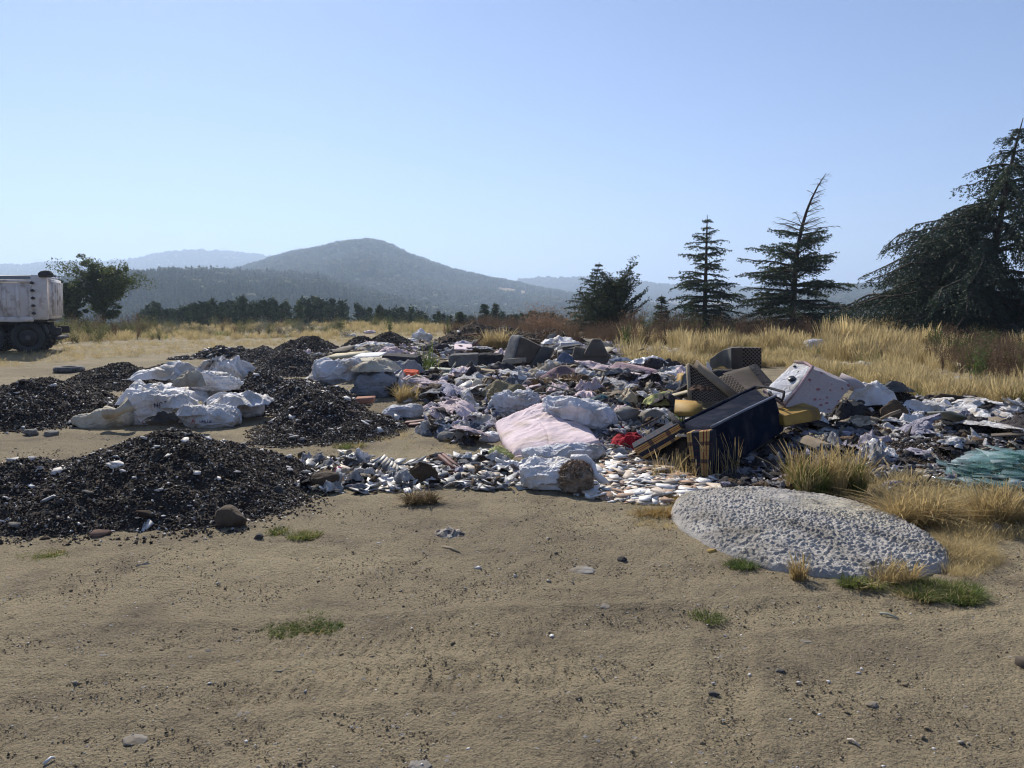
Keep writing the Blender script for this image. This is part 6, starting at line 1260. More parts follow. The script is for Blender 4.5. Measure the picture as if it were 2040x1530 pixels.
# ================================================================ LITTER BEDS
l_m = [fab('litter_white', (.76, .74, .73), (.56, .54, .52), .001, 60, (.4, .34, .28), trans=.1, rnd=.25, spec=.05, rough=1.), fab('litter_lilac', (.50, .46, .53), (.40, .38, .44), .001, 60, trans=.1, rnd=.2), fab('litter_grey', (.27, .27, .28), (.2, .2, .21), .001, 60, rnd=.3), fab('litter_dark', (.04, .036, .036), (.07, .06, .06), .001, 60, rnd=.3),
       fab('litter_brown', (.15, .10, .065), (.10, .07, .045), .001, 60, rnd=.3), fab('litter_beige', (.45, .38, .28), (.36, .30, .22), .001, 60, rnd=.2), fab('litter_blue', (.18, .21, .27), (.13, .15, .2), .001, 60, rnd=.3), fab('litter_pink', (.68, .55, .55), (.56, .45, .46), .001, 60, rnd=.2)]
def flake(s, m, n=9):
    V, Fs = sheet(.75, .55, .14, s, cr=.28, fr=2.2, n=n, irr=.6, t=.01); return mesh_of('flake', V, Fs, m)
def flat_scrap(s, m):
    V, Fs = shard(s, .05); return mesh_of('scrap', V * [1.1, .7, 1], Fs, m)
def strip(s, m):
    V, Fs = box(1.5, .12, .05, bev=0); return mesh_of('strip', V, Fs, m)
fl = {k: [flake(300 + q * 11 + k, l_m[k]) for q in range(2)] + [flat_scrap(320 + k, l_m[k]), flat_scrap(330 + k, l_m[k])] + ([strip(1, l_m[k])] if k in (2, 4, 5) else []) for k in range(8)}
rag_l = {k: [mesh_of('rag', *sheet(.75, .6, .22, 500 + q * 7 + k, cr=.26, fr=2.6, n=22, irr=.55, t=.008), l_m[k], True) for q in range(3)] for k in range(8)}
def litter(name, poly, n, mix_, size, label, seed, zr=.04, cat='litter', lib=None):
    rs = np.random.RandomState(seed); P = sample_poly(poly, n, rs); k = vn(P[:, :2] / .45, seed) > rs.uniform(.05, .62, n); P = P[k]; m_ = len(P); P[:, 2] += rs.uniform(-.01, zr, m_) * (vn(P[:, :2] / .5, seed + 2))
    s = size * rs.uniform(.35, 1.0, m_) ** 2.2 * 2.3; ml = lib or [x for kk in mix_ for x in fl[kk]]
    return tag(scatter(name, ml, P, rand_rots(rs, m_, .45), np.column_stack([s, s * rs.uniform(.6, 1, m_), s]), seed=seed), label, cat)
Z_mid = [(780, 790), (800, 745), (880, 738), (1000, 735), (1200, 728), (1345, 738), (1390, 800), (1345, 855), (1250, 905), (1190, 850), (1000, 820), (960, 860), (890, 860), (850, 845), (860, 812)]
Z_back = [(650, 732), (690, 690), (780, 684), (900, 680), (1000, 684), (1220, 690), (1350, 712), (1345, 745), (1100, 742), (900, 748), (780, 745)]
Z_left = [(520, 952), (600, 925), (700, 905), (800, 925), (900, 912), (1000, 900), (1050, 950), (1010, 975), (860, 978), (700, 984), (560, 985)]
Z_tile = [(1120, 978), (1160, 950), (1200, 918), (1240, 905), (1300, 908), (1370, 945), (1450, 955), (1540, 962), (1575, 978), (1470, 988), (1380, 990), (1340, 1004), (1270, 1008), (1190, 997)]
Z_right = [(1560, 862), (1640, 838), (1730, 805), (1830, 800), (1960, 815), (2120, 835), (2120, 905), (1950, 915), (1860, 940), (1760, 930), (1680, 915), (1600, 905)]
Z_under = [(1430, 958), (1500, 915), (1570, 870), (1700, 900), (1740, 930), (1600, 960), (1560, 985), (1450, 985)]
litter('mixed_litter', Z_mid, 5000, [0, 0, 0, 1, 2, 3, 3, 4, 4, 5, 7], .15, 'dense mixed rags and paper covering the middle of the dump', 401, .12)
litter('mixed_litter', Z_back, 3000, [0, 0, 1, 2, 3, 4, 4, 5, 7], .20, 'mixed rubbish strewn behind the sofas up to the bank', 402, .10)
litter('mixed_litter', Z_left, 600, [0, 1, 2, 3, 4, 5], .09, 'small litter in the strip of broken tiles left of the quilt', 403, .06)
litter('mixed_litter', Z_right, 3600, [0, 0, 0, 1, 2, 3, 3, 3, 4, 4, 5], .13, 'rag and plastic litter around the dark mound at the right', 404, .10)
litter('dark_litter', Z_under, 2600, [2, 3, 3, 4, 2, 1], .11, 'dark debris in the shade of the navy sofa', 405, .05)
litter('mixed_litter', [(560, 712), (650, 700), (760, 690), (880, 700), (780, 740), (600, 728)], 700, [0, 3, 4, 5, 7], .2, 'litter between the cinder heaps and the foam slabs', 406, .08)
litter('mixed_litter', [(1690, 940), (1760, 935), (1950, 940), (1900, 980), (1760, 985)], 1200, [0, 1, 2, 3, 4, 5], .10, 'litter below the dark soil patch', 407, .05)
litter('mixed_litter', [(1150, 855), (1250, 842), (1320, 858), (1240, 905), (1200, 900)], 1500, [0, 1, 2, 2, 5], .075, 'small chips between the quilt and the red fleece', 408, .05)
litter('straw_litter', [(1070, 765), (1230, 760), (1300, 790), (1320, 830), (1150, 790)], 900, [4, 4, 5, 3], .13, 'brown straw and leaves between the cushions', 409, .10)
litter('mixed_litter', [(860, 800), (990, 790), (1000, 850), (930, 890), (850, 865)], 2400, [0, 1, 2, 3, 3, 4], .11, 'grey and white scraps around the grimy cloth bag', 410, .08)
litter('far_litter', [(1840, 785), (2120, 780), (2120, 850), (1960, 830), (1850, 812)], 500, [0, 2, 3, 4, 5], .12, 'scattered scraps on the bare patch behind the rag mound', 411, .03)
LM = [(*G(a, b_)[:2], t_) for a, b_, t_ in ((741, 794, 'big upright grey sack'), (800, 834, 'pale grey pillow sack'), (800, 742, 'black upholstered box'), (862, 797, 'brown root bundle'), (925, 790, 'cracked white panel'), (945, 740, 'low grey sofa section'), (1050, 740, 'overturned charcoal armchair'), (1020, 828, 'grimy grey cloth bag'), (963, 858, 'lilac-white bag with dark mouth'), (1170, 740, 'brown-bottomed armchair'), (1120, 775, 'mauve velvet cushion'), (1260, 768, 'dusty rose sofa section'), (1330, 780, 'white curtain cloth'), (1222, 806, 'tan swirled blanket'), (1208, 835, 'teal blue cloth'), (1250, 850, 'left pale boulder'), (1304, 852, 'boulder with yellow cloth'), (1262, 905, 'red fleece'), (1112, 978, 'torn sack'), (1370, 830, 'ochre tray board'), (1470, 950, 'navy sofa'), (1600, 850, 'ochre foam board'), (1650, 830, 'floral mattress'), (1700, 860, 'black hanging rags'), (1783, 842, 'upright grey slab'), (1800, 908, 'broad white tarpaulin'), (1850, 845, 'white rag strip'), (1940, 880, 'folded white plastic bag'), (2000, 895, 'cream and white bag'), (755, 720, 'cream foam slab'), (742, 700, 'far white cloth bundle'), (922, 696, 'cream cardboard sheet'), (1005, 690, 'golden straw bush'), (1300, 725, 'white netting'), (650, 980, 'round dirty rock'), (720, 965, 'tall leaning tile'), (905, 955, 'red-brown metal frame'), (560, 975, 'white plates'), (1555, 960, 'bushy green grass clump'))]
CN = ['white', 'lilac white', 'grey', 'black', 'brown', 'beige', 'blue-grey', 'pinkish']
def rags(poly, n, mix_, size, where, seed, zz=.05, group=None):
    rs = np.random.RandomState(seed); P = sample_poly(poly, n, rs)
    for p in P:
        k = mix_[rs.randint(len(mix_))]; s = size * rs.uniform(.7, 1.7)
        o = link('crumpled_rag', rag_l[k][rs.randint(3)], None, (p[0], p[1], p[2] + rs.uniform(0, zz)), (rs.normal(0, .25), rs.normal(0, .25), rs.uniform(0, 6)), (s, s * rs.uniform(.6, 1), s * rs.uniform(.8, 1.5)))
        lm = min(LM, key=lambda q: math.hypot(q[0] - p[0], (q[1] - p[1]) * .8)); sd_ = ('left of' if p[0] < lm[0] - .12 else 'right of' if p[0] > lm[0] + .12 else 'before' if p[1] < lm[1] else 'behind')
        tag(o, '%s %s rag just %s the %s' % ('big crumpled' if s > size * 1.2 else 'small crumpled', CN[k], sd_, lm[2]), 'rag', 'crumpled rags lying in the rubbish')
rags(Z_mid, 110, [0, 0, 1, 2, 2, 3, 3, 5, 4, 7, 7], .36, 'in the litter round the cushions and grey bags', 421)
rags(Z_back, 60, [0, 1, 2, 3, 4, 5, 7], .36, 'behind the armchairs before the weedy bank', 422)
rags(Z_right, 80, [0, 0, 1, 2, 3, 3, 5], .24, 'on the slopes of the dark mound at the right', 423)
rags(Z_left, 22, [0, 0, 1, 2, 3], .15, 'among the broken tiles left of the quilt', 424)
rags([(860, 800), (990, 790), (1000, 850), (930, 890), (850, 865)], 30, [0, 1, 2, 3, 6], .2, 'left of the grimy cloth bag', 425)
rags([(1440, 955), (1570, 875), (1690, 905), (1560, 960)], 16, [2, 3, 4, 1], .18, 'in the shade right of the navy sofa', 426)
def cloths(poly, n, mix_, size, where, seed):
    rs = np.random.RandomState(seed); P = sample_poly(poly, n, rs); KO = [G(1262, 905), G(1222, 880), G(1300, 890)]
    for p in P:
        if min(math.hypot(p[0] - q[0], p[1] - q[1]) for q in KO) < .9: continue
        k = mix_[rs.randint(len(mix_))]; s = size * rs.uniform(.6, 1.5)
        o = link('flattened_cloth', rag_l[k][rs.randint(3)], None, (p[0], p[1], p[2] + rs.uniform(.03, .12)), (rs.normal(-.05, .22), rs.normal(0, .22), rs.uniform(0, 6)), (s, s * rs.uniform(.5, .9), s * rs.uniform(.3, .5)))
        lm = min(LM, key=lambda q: math.hypot(q[0] - p[0], (q[1] - p[1]) * .8)); sd_ = ('left of' if p[0] < lm[0] - .12 else 'right of' if p[0] > lm[0] + .12 else 'before' if p[1] < lm[1] else 'behind')
        tag(o, '%s flattened %s sheet or cloth just %s the %s' % ('wide' if s > size else 'narrow', CN[k], sd_, lm[2]), 'cloth', 'flattened cloths lying in the rubbish')
cloths(Z_mid, 60, [0, 0, 0, 7, 7, 1, 5, 2, 3], .62, 'mid', 461); cloths(Z_back, 30, [0, 0, 7, 5, 1, 3, 4], .95, 'back', 462); cloths(Z_right, 36, [0, 0, 0, 1, 3, 5], .55, 'right', 463); cloths([(860, 800), (990, 790), (1000, 850), (930, 890), (850, 865)], 14, [0, 0, 1, 7, 2], .5, 'bag', 464)
def planks(poly, n, seed, mats, L0, where):
    rs = np.random.RandomState(seed); P = sample_poly(poly, n, rs)
    for p in P:
        L_ = L0 * rs.uniform(.5, 1.3); k = rs.randint(len(mats)); V, Fs = box(L_, rs.choice([.05, .08, .12, .3]) , .02, bev=.003); V = V @ rotm(rs.normal(0, .25), rs.normal(0, .16), rs.uniform(-.9, .9)).T; V[:, 2] -= V[:, 2].min()
        o = link('plank', mesh_of('plank', V, Fs, mats[k][0]), None, (p[0], p[1], p[2] + rs.uniform(.02, .10))); lm = min(LM, key=lambda q: math.hypot(q[0] - p[0], (q[1] - p[1]) * .8)); sd_ = ('left of' if p[0] < lm[0] - .12 else 'right of' if p[0] > lm[0] + .12 else 'before' if p[1] < lm[1] else 'behind')
        tag(o, '%s %s lying just %s the %s' % ('long' if L_ > L0 else 'short', mats[k][1], sd_, lm[2]), 'plank', 'planks and slats ' + where)
PM = [(m_wood, 'weathered slat'), (m_gboard, 'grey-green slat'), (m_woodp, 'pale batten'), (m_brownp, 'dark brown board'), (m_card, 'grey cardboard strip'), (m_tilew, 'white board strip')]
planks(Z_mid, 34, 431, PM, .55, 'in the middle litter'); planks(Z_back, 34, 432, PM, .9, 'behind the armchairs'); planks(Z_right, 22, 433, PM, .5, 'on the right mound')
# ---------------- broken tile beds
def tile_bed(label, poly, n, nstuff, size, seed, mats, zmax=.07, tilt=.16, peak=None):
    rs = np.random.RandomState(seed); P = sample_poly(poly, n, rs); c = P.mean(0); t = empty('broken_tile_bed', (c[0], c[1], gz(c[0], c[1])), label, 'tiles')
    lib = [[mesh_of('tile', *shard(seed + q, .05), mm) for q in range(6)] for mm in mats]
    P = P[np.argsort(P[:, 1])]
    for p in P:
        mm = lib[rs.randint(len(lib))]; s = size * rs.uniform(.55, 1.5); e = vn(p[None, :2] / .6, seed)[0]
        link('tile', mm[rs.randint(6)], t, tuple(p - np.array(t.location) + [0, 0, .012 + zmax * e * rs.uniform(.1, 1)]), (rs.normal(0, tilt), rs.normal(0, tilt), rs.uniform(0, 6.3)), (s, s, s))
    P = sample_poly(poly, nstuff, rs); s = size * rs.uniform(.2, .8, nstuff); P[:, 2] += .005 + zmax * vn(P[:, :2] / .6, seed) * rs.uniform(0, .7, nstuff)
    scatter('tile_chips', [x for l_ in lib for x in l_], P, rand_rots(rs, nstuff, tilt), s, parent=t, seed=seed); return t
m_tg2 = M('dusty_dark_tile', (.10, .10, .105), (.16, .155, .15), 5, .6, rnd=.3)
tile_bed('bed of broken white and cream tile pieces between the torn sack and the concrete', Z_tile, 290, 900, .155, 441, [m_tilew, m_tilew, m_tilec, m_tilec, m_tileb, m_tilew], .05)
tile_bed('strip of broken tiles and plates left of the quilt', Z_left, 210, 600, .16, 442, [m_tilew, m_tilew, m_tileg, m_tilec, m_tileg], .07, .28)
tile_bed('small grey and white tile chips between the quilt and the red fleece', [(1195, 865), (1250, 845), (1310, 858), (1260, 895), (1215, 905)], 70, 700, .10, 443, [m_tilew, m_tileg, m_tilec], .08, .4)
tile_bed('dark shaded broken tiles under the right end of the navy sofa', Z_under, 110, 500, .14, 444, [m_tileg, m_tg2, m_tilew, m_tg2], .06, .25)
# single pieces that stand out
def plate(label, pl, d0, dy, mat, t=.02, name='tile', cat='tile'):
    py0 = max(p[1] for p in pl); A = [Wp(a, b_, d0 + (py0 - b_) * dy) for a, b_ in pl]; V = A + [a + np.array([0, t, -t * .4]) for a in A]; n = len(A); i = np.arange(n); j = (i + 1) % n
    return tag(wpart(name, V, [i[None], i[None, ::-1] + n, np.stack([i, i + n, j + n, j], -1)], mat, None), label, cat)
plate('large dusty tile leaning upright in the middle of the tile stack', [(697, 968), (724, 943), (727, 921), (703, 945), (693, 963)], 7.05, .004, m_tilew)
plate('darker tile leaning behind the large dusty tile', [(708, 971), (729, 950), (731, 928), (716, 946)], 7.15, .004, m_tg2); plate('wide pale grey panel at the back of the tile stack', [(679, 930), (728, 932), (741, 907), (697, 903)], 7.7, .01, m_tileg, cat='panel', name='panel'); plate('small dark square on the wide pale grey panel', [(702, 926), (717, 926), (724, 916), (709, 909)], 7.6, .006, m_tg2, cat='panel', name='panel')
for q in range(6): plate(['grey tile slanting in the stack, first from the left', 'grey tile slanting in the stack, second from the left', 'grey tile slanting in the stack, third from the left', 'grey tile slanting in the stack, fourth from the left', 'grey tile slanting in the stack, fifth from the left', 'grey tile slanting in the stack, last at the right'][q], [(738 + q * 9, 934 + q * 3), (744 + q * 9, 936 + q * 3), (776 + q * 5, 912 + q * 5), (766 + q * 5, 905 + q * 4)], 7.25 - q * .02, .004, [m_tileg, m_tilec, m_tg2][q % 3], .03)
plate('pale tile flat at the right foot of the tile stack', [(796, 966), (826, 967), (812, 951), (797, 947)], 7.0, .012, m_tilew); plate('thin leaning tile left of the stack of slanting tiles', [(735, 957), (742, 960), (756, 936), (750, 935)], 7.05, .004, m_tilec)
plate('whole square white tile lying loose on the sand in front of the torn sack', [(1033, 976), (1057, 973), (1038, 959), (1018, 961)], 6.62, .02, m_tilew); plate('square beige tile lying flat left of the loose white tile', [(948, 969), (986, 967), (966, 952), (950, 953)], 6.8, .02, m_tilec)
plate('wide white plate at the left end of the tile strip', [(540, 952), (580, 958), (592, 944), (572, 933), (546, 938)], 7.2, .02, m_tilew, .03); plate('second white plate under the wide white plate', [(520, 958), (560, 966), (575, 956), (545, 943)], 7.05, .02, m_tilew, .03); plate('white strip of board crossing the tile strip', [(908, 948), (962, 957), (968, 952), (914, 939)], 7.0, .015, m_tilew, .03, 'board', 'board')
plate('white square panel at the right of the tile strip', [(905, 930), (940, 930), (948, 915), (915, 914)], 7.6, .015, m_tilew, cat='panel', name='panel'); plate('pale blue-white tile by the mauve-grey blanket end', [(1215, 935), (1236, 937), (1232, 917), (1216, 916)], 7.5, .01, m_tilew)
plate('long cream slab at the right of the white tile bed', [(1335, 985), (1375, 978), (1402, 962), (1390, 955), (1330, 965)], 6.75, .015, m_tilec, .05, 'slab', 'slab'); plate('white tile standing in the shade below the navy sofa', [(1462, 960), (1480, 962), (1482, 944), (1466, 950)], 7.0, .005, m_tilew); plate('small white tile right of it below the navy sofa', [(1496, 962), (1507, 963), (1505, 951), (1494, 952)], 7.0, .005, m_tilew)
plate('white triangular flake at the front left of the white tile bed', [(1128, 993), (1165, 998), (1170, 989), (1140, 988)], 6.25, .02, m_tilew); plate('white shard standing at the foot of the pale grey pillow sack', [(784, 834), (793, 838), (796, 828), (786, 824)], 10.0, .006, m_tilew)
plate('big white plate half buried on the steep black heap', [(666, 853), (686, 856), (682, 846), (668, 845)], 9.3, .012, m_tilew); plate('flat white flake at the right foot of the steep black heap', [(736, 858), (766, 860), (758, 851), (738, 849)], 9.3, .012, m_tilew)
ds = empty('oval_dish', ctr([Wp(680, 965, 7.1)]), 'oval white dish with a purple-red rim leaning in the tile strip', 'dish')
def oval(w, h, off, t, mat, nm):
    n = 28; a = np.arange(n) / n * 6.2832; P = [Wp(680 + w * math.cos(x) * .92 - h * math.sin(x) * .22, 948 + w * math.cos(x) * .25 - h * math.sin(x), 7.1 + .004 * h * math.sin(x)) + np.array([0, off, 0]) for x in a]; V = np.vstack([P, np.array(P) + [0, t, 0]]); i = np.arange(n); j = (i + 1) % n
    wpart(nm, V, [i[None], i[None, ::-1] + n, np.stack([i, i + n, j + n, j], -1)], mat, ds)
oval(14, 18, 0, .02, fab('plum_glaze', (.25, .03, .10), (.2, .03, .08), 0, 1, rough=.3), 'rim'); oval(11.5, 15.5, -.006, .006, m_tilew, 'bowl')
rf = empty('metal_grille', ctr([Wp(905, 958, 7.2)]), 'red-brown metal window frame corner lying on the broken tiles', 'frame')
for a, b_ in (((872, 909, 7.7), (912, 942, 7.2)), ((880, 907, 7.75), (919, 938, 7.25)), ((850, 958, 6.95), (916, 941, 7.2))):
    p0, p1 = Wp(*a), Wp(*b_); hexpart('bar', [p0 - [0, 0, .02], p1 - [0, 0, .02], p1 + [0, 0, .018], p0 + [0, 0, .018]] + [p_ + np.array([.02, .04, 0]) for p_ in (p0 - [0, 0, .02], p1 - [0, 0, .02], p1 + [0, 0, .018], p0 + [0, 0, .018])], m_rustm, rf, 2, 60, smooth=False)
plate('grey corner plate at the elbow of the red-brown frame', [(893, 960), (920, 957), (918, 940), (904, 944)], 7.0, .004, m_tg2, cat='plate', name='plate')
soft('sheet', 650, 944, 68, 26, 'dark grey cloth rumpled behind the round dirty rock', 'cloth', f_dgrey, 151, .6, cr=.14, n=40, d=7.6); soft('sheet', 560, 976, 60, 24, 'crumpled paper-white plastic at the left end of the tile strip', 'plastic', f_plast, 152, .8, cr=.18, n=34, name='plastic_scrap'); soft('sheet', 785, 962, 70, 24, 'thin bluish plastic film in front of the tile stack', 'plastic', f_plast, 153, .6, cr=.12, n=34, name='plastic_scrap')
soft('sheet', 838, 962, 60, 46, 'tangle of dry brown plant roots in the tile strip', 'root tangle', fab('dry_roots', (.10, .07, .04), (.07, .045, .03)), 154, .7, cr=.2, n=34, name='root_tangle'); soft('sheet', 1010, 938, 56, 22, 'white plastic wrap at the front corner of the quilt', 'plastic', f_plast, 155, .8, cr=.16, n=34, name='plastic_scrap')
for q, (px, py, w_, h_, lb) in enumerate(((890, 878, 40, 18, 'long grey concrete chunk left of the lilac-white bag'), (918, 880, 30, 24, 'angular grey concrete chunk right of the long one'), (880, 872, 14, 10, 'small dark stone at the left of the concrete chunks'), (940, 872, 16, 14, 'round pale stone beside the angular concrete chunk'), (585, 880, 22, 20, 'broken brown pot-like stone at the front of the steep black heap'), (148, 846, 30, 18, 'whitish block on the rubble in front of the twisted sack'))): rock_at(px, py, w_, h_, lb, m_conc if q < 2 else m_rockd if q == 2 else m_rockg if q in (3, 5) else m_rockb, 200 + q)
for q, (a, b_, lb) in enumerate((((804, 848), (862, 842), 'reddish brown batten lying right of the steep black heap'), ((812, 852), (850, 850), 'second brown batten just in front of the first'))):
    p0, p1 = G(*a), G(*b_); board(lb, [p0, p1, p1 + [0, 0, .035], p0 + [0, 0, .035]] + [p_ + np.array([.02, .12, .01]) for p_ in (p0, p1, p1 + [0, 0, .035], p0 + [0, 0, .035])], None, m_rustm, 'batten', 'batten')
# ---------------- glass heap
def glass_heap():
    poly = [(1872, 975), (1905, 930), (1960, 905), (2040, 905), (2200, 915), (2250, 990), (2100, 1012), (1960, 1000)]; rs = np.random.RandomState(61); n = 300; P = sample_poly(poly, n, rs); c = G(1990, 955)
    t = empty('broken_glass_heap', tuple(c), 'heap of shattered greenish-blue window glass at the right edge', 'glass'); mg = glassy('green_glass', (.30, .42, .40), .34); mg2 = glassy('pale_glass', (.50, .60, .58), .42)
    lib = [mesh_of('glass_shard', *shard(600 + q, .035), mg if q % 2 else mg2) for q in range(8)]
    H = lambda q: .20 * np.exp(-((q[:, 0] - c[0] - .3) / .9) ** 2 - ((q[:, 1] - c[1]) / .6) ** 2); P[:, 2] += H(P) * rs.uniform(.4, 1, n)
    for p in P:
        s = rs.uniform(.12, .42); link('glass_shard', lib[rs.randint(8)], t, tuple(p - np.array(t.location) + [0, 0, .015]), (rs.normal(.12, .12), rs.normal(0, .12), rs.uniform(0, 6.3)), (s, s * rs.uniform(.5, 1), s * .6))
    P = sample_poly(poly, 2600, rs); P[:, 2] += H(P) * .8 * rs.uniform(.3, 1, 2600) + .005; scatter('glass_splinters', lib, P, rand_rots(rs, 2600, .4), rs.uniform(.02, .08, 2600), parent=t, seed=3)
glass_heap()
plate('clear glass pane lying over the transparent plastic sheet', [(1674, 905), (1748, 925), (1781, 905), (1700, 886)], 8.0, .012, glassy('clear_pane', (.35, .5, .5), .35), .008, 'glass_pane', 'glass'); plate('second glass pane leaning right of the first', [(1735, 915), (1785, 900), (1768, 880), (1722, 893)], 8.3, .012, glassy('clear_pane_b', (.35, .5, .48), .35), .008, 'glass_pane', 'glass')
# ================================================================ NEAR GRASS
m_str = M('pale_straw', (.55, .42, .20), (.42, .31, .14), 2, .8, rnd=.1, trans=.45); m_org = M('orange_moss', (.42, .25, .05), (.3, .18, .05), 6, .9, trans=.2)
def tuft(px, py, w, h, label, n, mats, seed, lean=.4, dep=.6, bw=.0055, nm='grass_tuft', cat='grass', flat=False, heads=.2, d=None):
    b = G(px, py) if d is None else Wp(px, py, d); m_ = b[1] / F; rs = np.random.RandomState(seed); t = None; first = None
    for q, (mt, fr, hh) in enumerate(mats):
        k = int(n * fr); mb = MB(); nc = max(3, int(w / 14))
        for c in range(nc):
            a_ = rs.uniform(0, 6.28); r_ = math.sqrt(rs.rand()); ox, oy = r_ * math.cos(a_) * w * m_ * .42, r_ * math.sin(a_) * w * m_ * .42 * dep
            V, Fq = blades(max(4, k // nc), h * m_ * hh * rs.uniform(.6, 1.1), .045 if not flat else .08, lean, bw, rs, 3); V += [ox, oy, gz(b[0] + ox, b[1] + oy) - b[2] - .005]; mb.add(V, Fq)
            if heads and hh > .6 and not flat: V, Fq = blades(max(1, int(k // nc * heads)), h * m_ * hh * 1.15, .04, lean * .8, bw * .7, rs, 4, True, 2.4); V += [ox, oy, gz(b[0] + ox, b[1] + oy) - b[2]]; mb.add(V, Fq)
        V, Fs = mb.data(); me = mesh_of(nm, V, Fs, mt)
        if first is None: first = tag(link(nm, me, None, tuple(b + np.array([0, w * m_ * dep * .4, 0]))), label, cat)
        else: link('blades', me, first)
S_, GR, DR = m_str, m_green, m_dry
tuft(1660, 992, 190, 92, 'large bushy clump of green and straw grass between the navy sofa and the concrete', 2600, [(GR, .55, .7), (S_, .4, 1.0), (DR, .3, .9)], 1, .45, .6)
tuft(1860, 1048, 190, 74, 'arching straw-coloured grass clump below the blue board', 1700, [(S_, .7, .95), (DR, .4, .9), (GR, .06, .5)], 2, 1.2, .5); tuft(2010, 1058, 120, 84, 'pale dry grass clump at the right edge in front of the glass', 1500, [(S_, .7, 1), (DR, .4, .8)], 3, .5, .6)
tuft(1912, 1112, 90, 40, 'flattened orange straw mat right of the concrete rim', 1300, [(DR, 1, .8), (S_, .3, .7)], 4, 1.5, .9, flat=True); tuft(1885, 1198, 190, 30, 'low patch of green grass right of the concrete front', 3200, [(GR, 1, .8), (m_weed, .5, .6), (DR, .25, .8)], 5, 1.0, .55, flat=True)
tuft(1585, 1155, 50, 46, 'thin straw tuft at the front left rim of the concrete', 150, [(S_, 1, 1)], 6, .4, .5); tuft(1790, 1168, 96, 52, 'straw tuft at the front right rim of the concrete', 420, [(S_, .8, 1), (DR, .3, .7)], 7, .7, .5); tuft(1722, 1176, 80, 22, 'low yellow-green tuft at the front rim of the concrete', 600, [(GR, 1, 1), (DR, .5, .9)], 8, .9, .4)
tuft(1478, 1130, 46, 16, 'small dark green tuft at the left front rim of the concrete', 400, [(m_weed, 1, 1), (GR, .4, 1)], 9, .8, .6, flat=True); tuft(588, 1262, 150, 15, 'low green weed patch alone on the sand, lower left', 1500, [(GR, 1, .8), (m_weed, .6, .7), (S_, .15, .9)], 10, 1., .65, flat=True)
tuft(1410, 1234, 46, 14, 'tiny green weed on the sand below the concrete', 260, [(GR, 1, 1)], 11, 1., .5, flat=True); tuft(604, 1072, 56, 15, 'small bright green tuft right of the nearest black heap', 480, [(GR, 1, 1), (S_, .3, 1)], 12, .8, .5, flat=True); tuft(548, 1062, 34, 13, 'smaller green tuft just left of the bright green tuft', 240, [(GR, 1, 1), (S_, .3, 1)], 13, .8, .5, flat=True)
tuft(85, 1112, 100, 9, 'thin green weed patch at the left on the sand', 700, [(GR, 1, .8), (S_, .5, .8)], 14, 1., .5, flat=True); tuft(838, 1005, 70, 30, 'brown dry uprooted tuft in front of the tile strip', 500, [(M('dead_tuft', (.20, .14, .07), (.12, .08, .04), 4, trans=.2), 1, 1), (S_, .2, .8)], 15, 1.1, .5); tuft(582, 940, 36, 16, 'bright green weed by the white plates', 260, [(m_weed, .4, 1), (GR, 1, .8)], 16, .7, .6)
tuft(858, 756, 44, 66, 'tall green weed stalks rising behind the pink rags', 90, [(m_weed, 1, 1), (GR, .6, .8)], 17, .2, .8, .012, 'weed_stalks', 'weed'); tuft(816, 800, 60, 34, 'dry straw tuft left of the brown root bundle', 420, [(S_, 1, 1), (DR, .4, 1)], 18, .6, .6); tuft(993, 702, 60, 44, 'golden straw bush left of the charcoal armchair', 900, [(DR, 1, 1), (S_, .5, .9)], 19, .7, .8, .014)
tuft(1350, 958, 130, 62, 'sparse dry stalks standing in front of the tartan arms', 85, [(S_, 1, 1), (DR, .5, .9)], 20, .45, .6, .005, 'dry_stalks', 'stalks'); tuft(1452, 960, 110, 90, 'long thin dry stalks standing before the navy sofa', 26, [(S_, 1, 1)], 21, .3, .4, .006, 'dry_stalks', 'stalks'); tuft(1350, 938, 40, 40, 'stiff upright straw bundle beside the tartan arm', 160, [(DR, 1, .9)], 22, .15, .6)
tuft(1320, 1030, 70, 26, 'orange dry moss and straw left of the concrete', 700, [(m_org, 1, .7), (S_, .4, 1)], 23, 1.2, .6, flat=True); tuft(1355, 1002, 50, 18, 'bright orange moss clump at the top left rim of the concrete', 500, [(m_org, 1, .9)], 24, 1., .6, flat=True); tuft(1120, 786, 130, 26, 'tangled brown straw over the mauve cushion foot', 700, [(M('brown_straw', (.27, .18, .10), (.18, .12, .07), 4, trans=.2), 1, 1)], 25, .9, .4, .008, d=12.2)
tuft(1365, 832, 50, 50, 'small green leafy weed by the ochre tray board', 60, [(m_weed, 1, 1)], 26, .4, .5, .014, 'weed_stalks', 'weed', d=8.9); tuft(1000, 1058 - 190, 34, 14, 'small dry tuft by the bubbly plastic', 120, [(S_, 1, 1)], 27, .7, .5); tuft(690, 892, 60, 14, 'short olive tuft at the foot of the steep black heap', 320, [(GR, .6, 1), (DR, .6, 1)], 28, .9, .5, flat=True)
gscat('straw_fringe', [(1730, 980), (1790, 960), (2060, 1010), (2060, 1075), (1960, 1085), (1850, 1045)], 260, dgs, .12, 'loose straw around the clumps at the right', 451); gscat('straw_fringe', [(1840, 1060), (1960, 1050), (1990, 1120), (1930, 1160), (1880, 1140)], 260, dgs, .08, 'trampled straw on the sand right of the concrete', 452)
gscat('straw_fringe', [(1240, 1000), (1345, 995), (1345, 1060), (1260, 1045)], 90, dgs, .05, 'fine straw left of the concrete', 453); gscat('field_fringe', [(1225, 735), (1345, 728), (1560, 712), (1760, 752), (1900, 780), (2100, 792), (2100, 815), (1860, 800), (1700, 765), (1560, 730)], 1500, dg[:3] + dgs + gg[:1], .26, 'shorter mixed grass along the front of the golden field', 454)
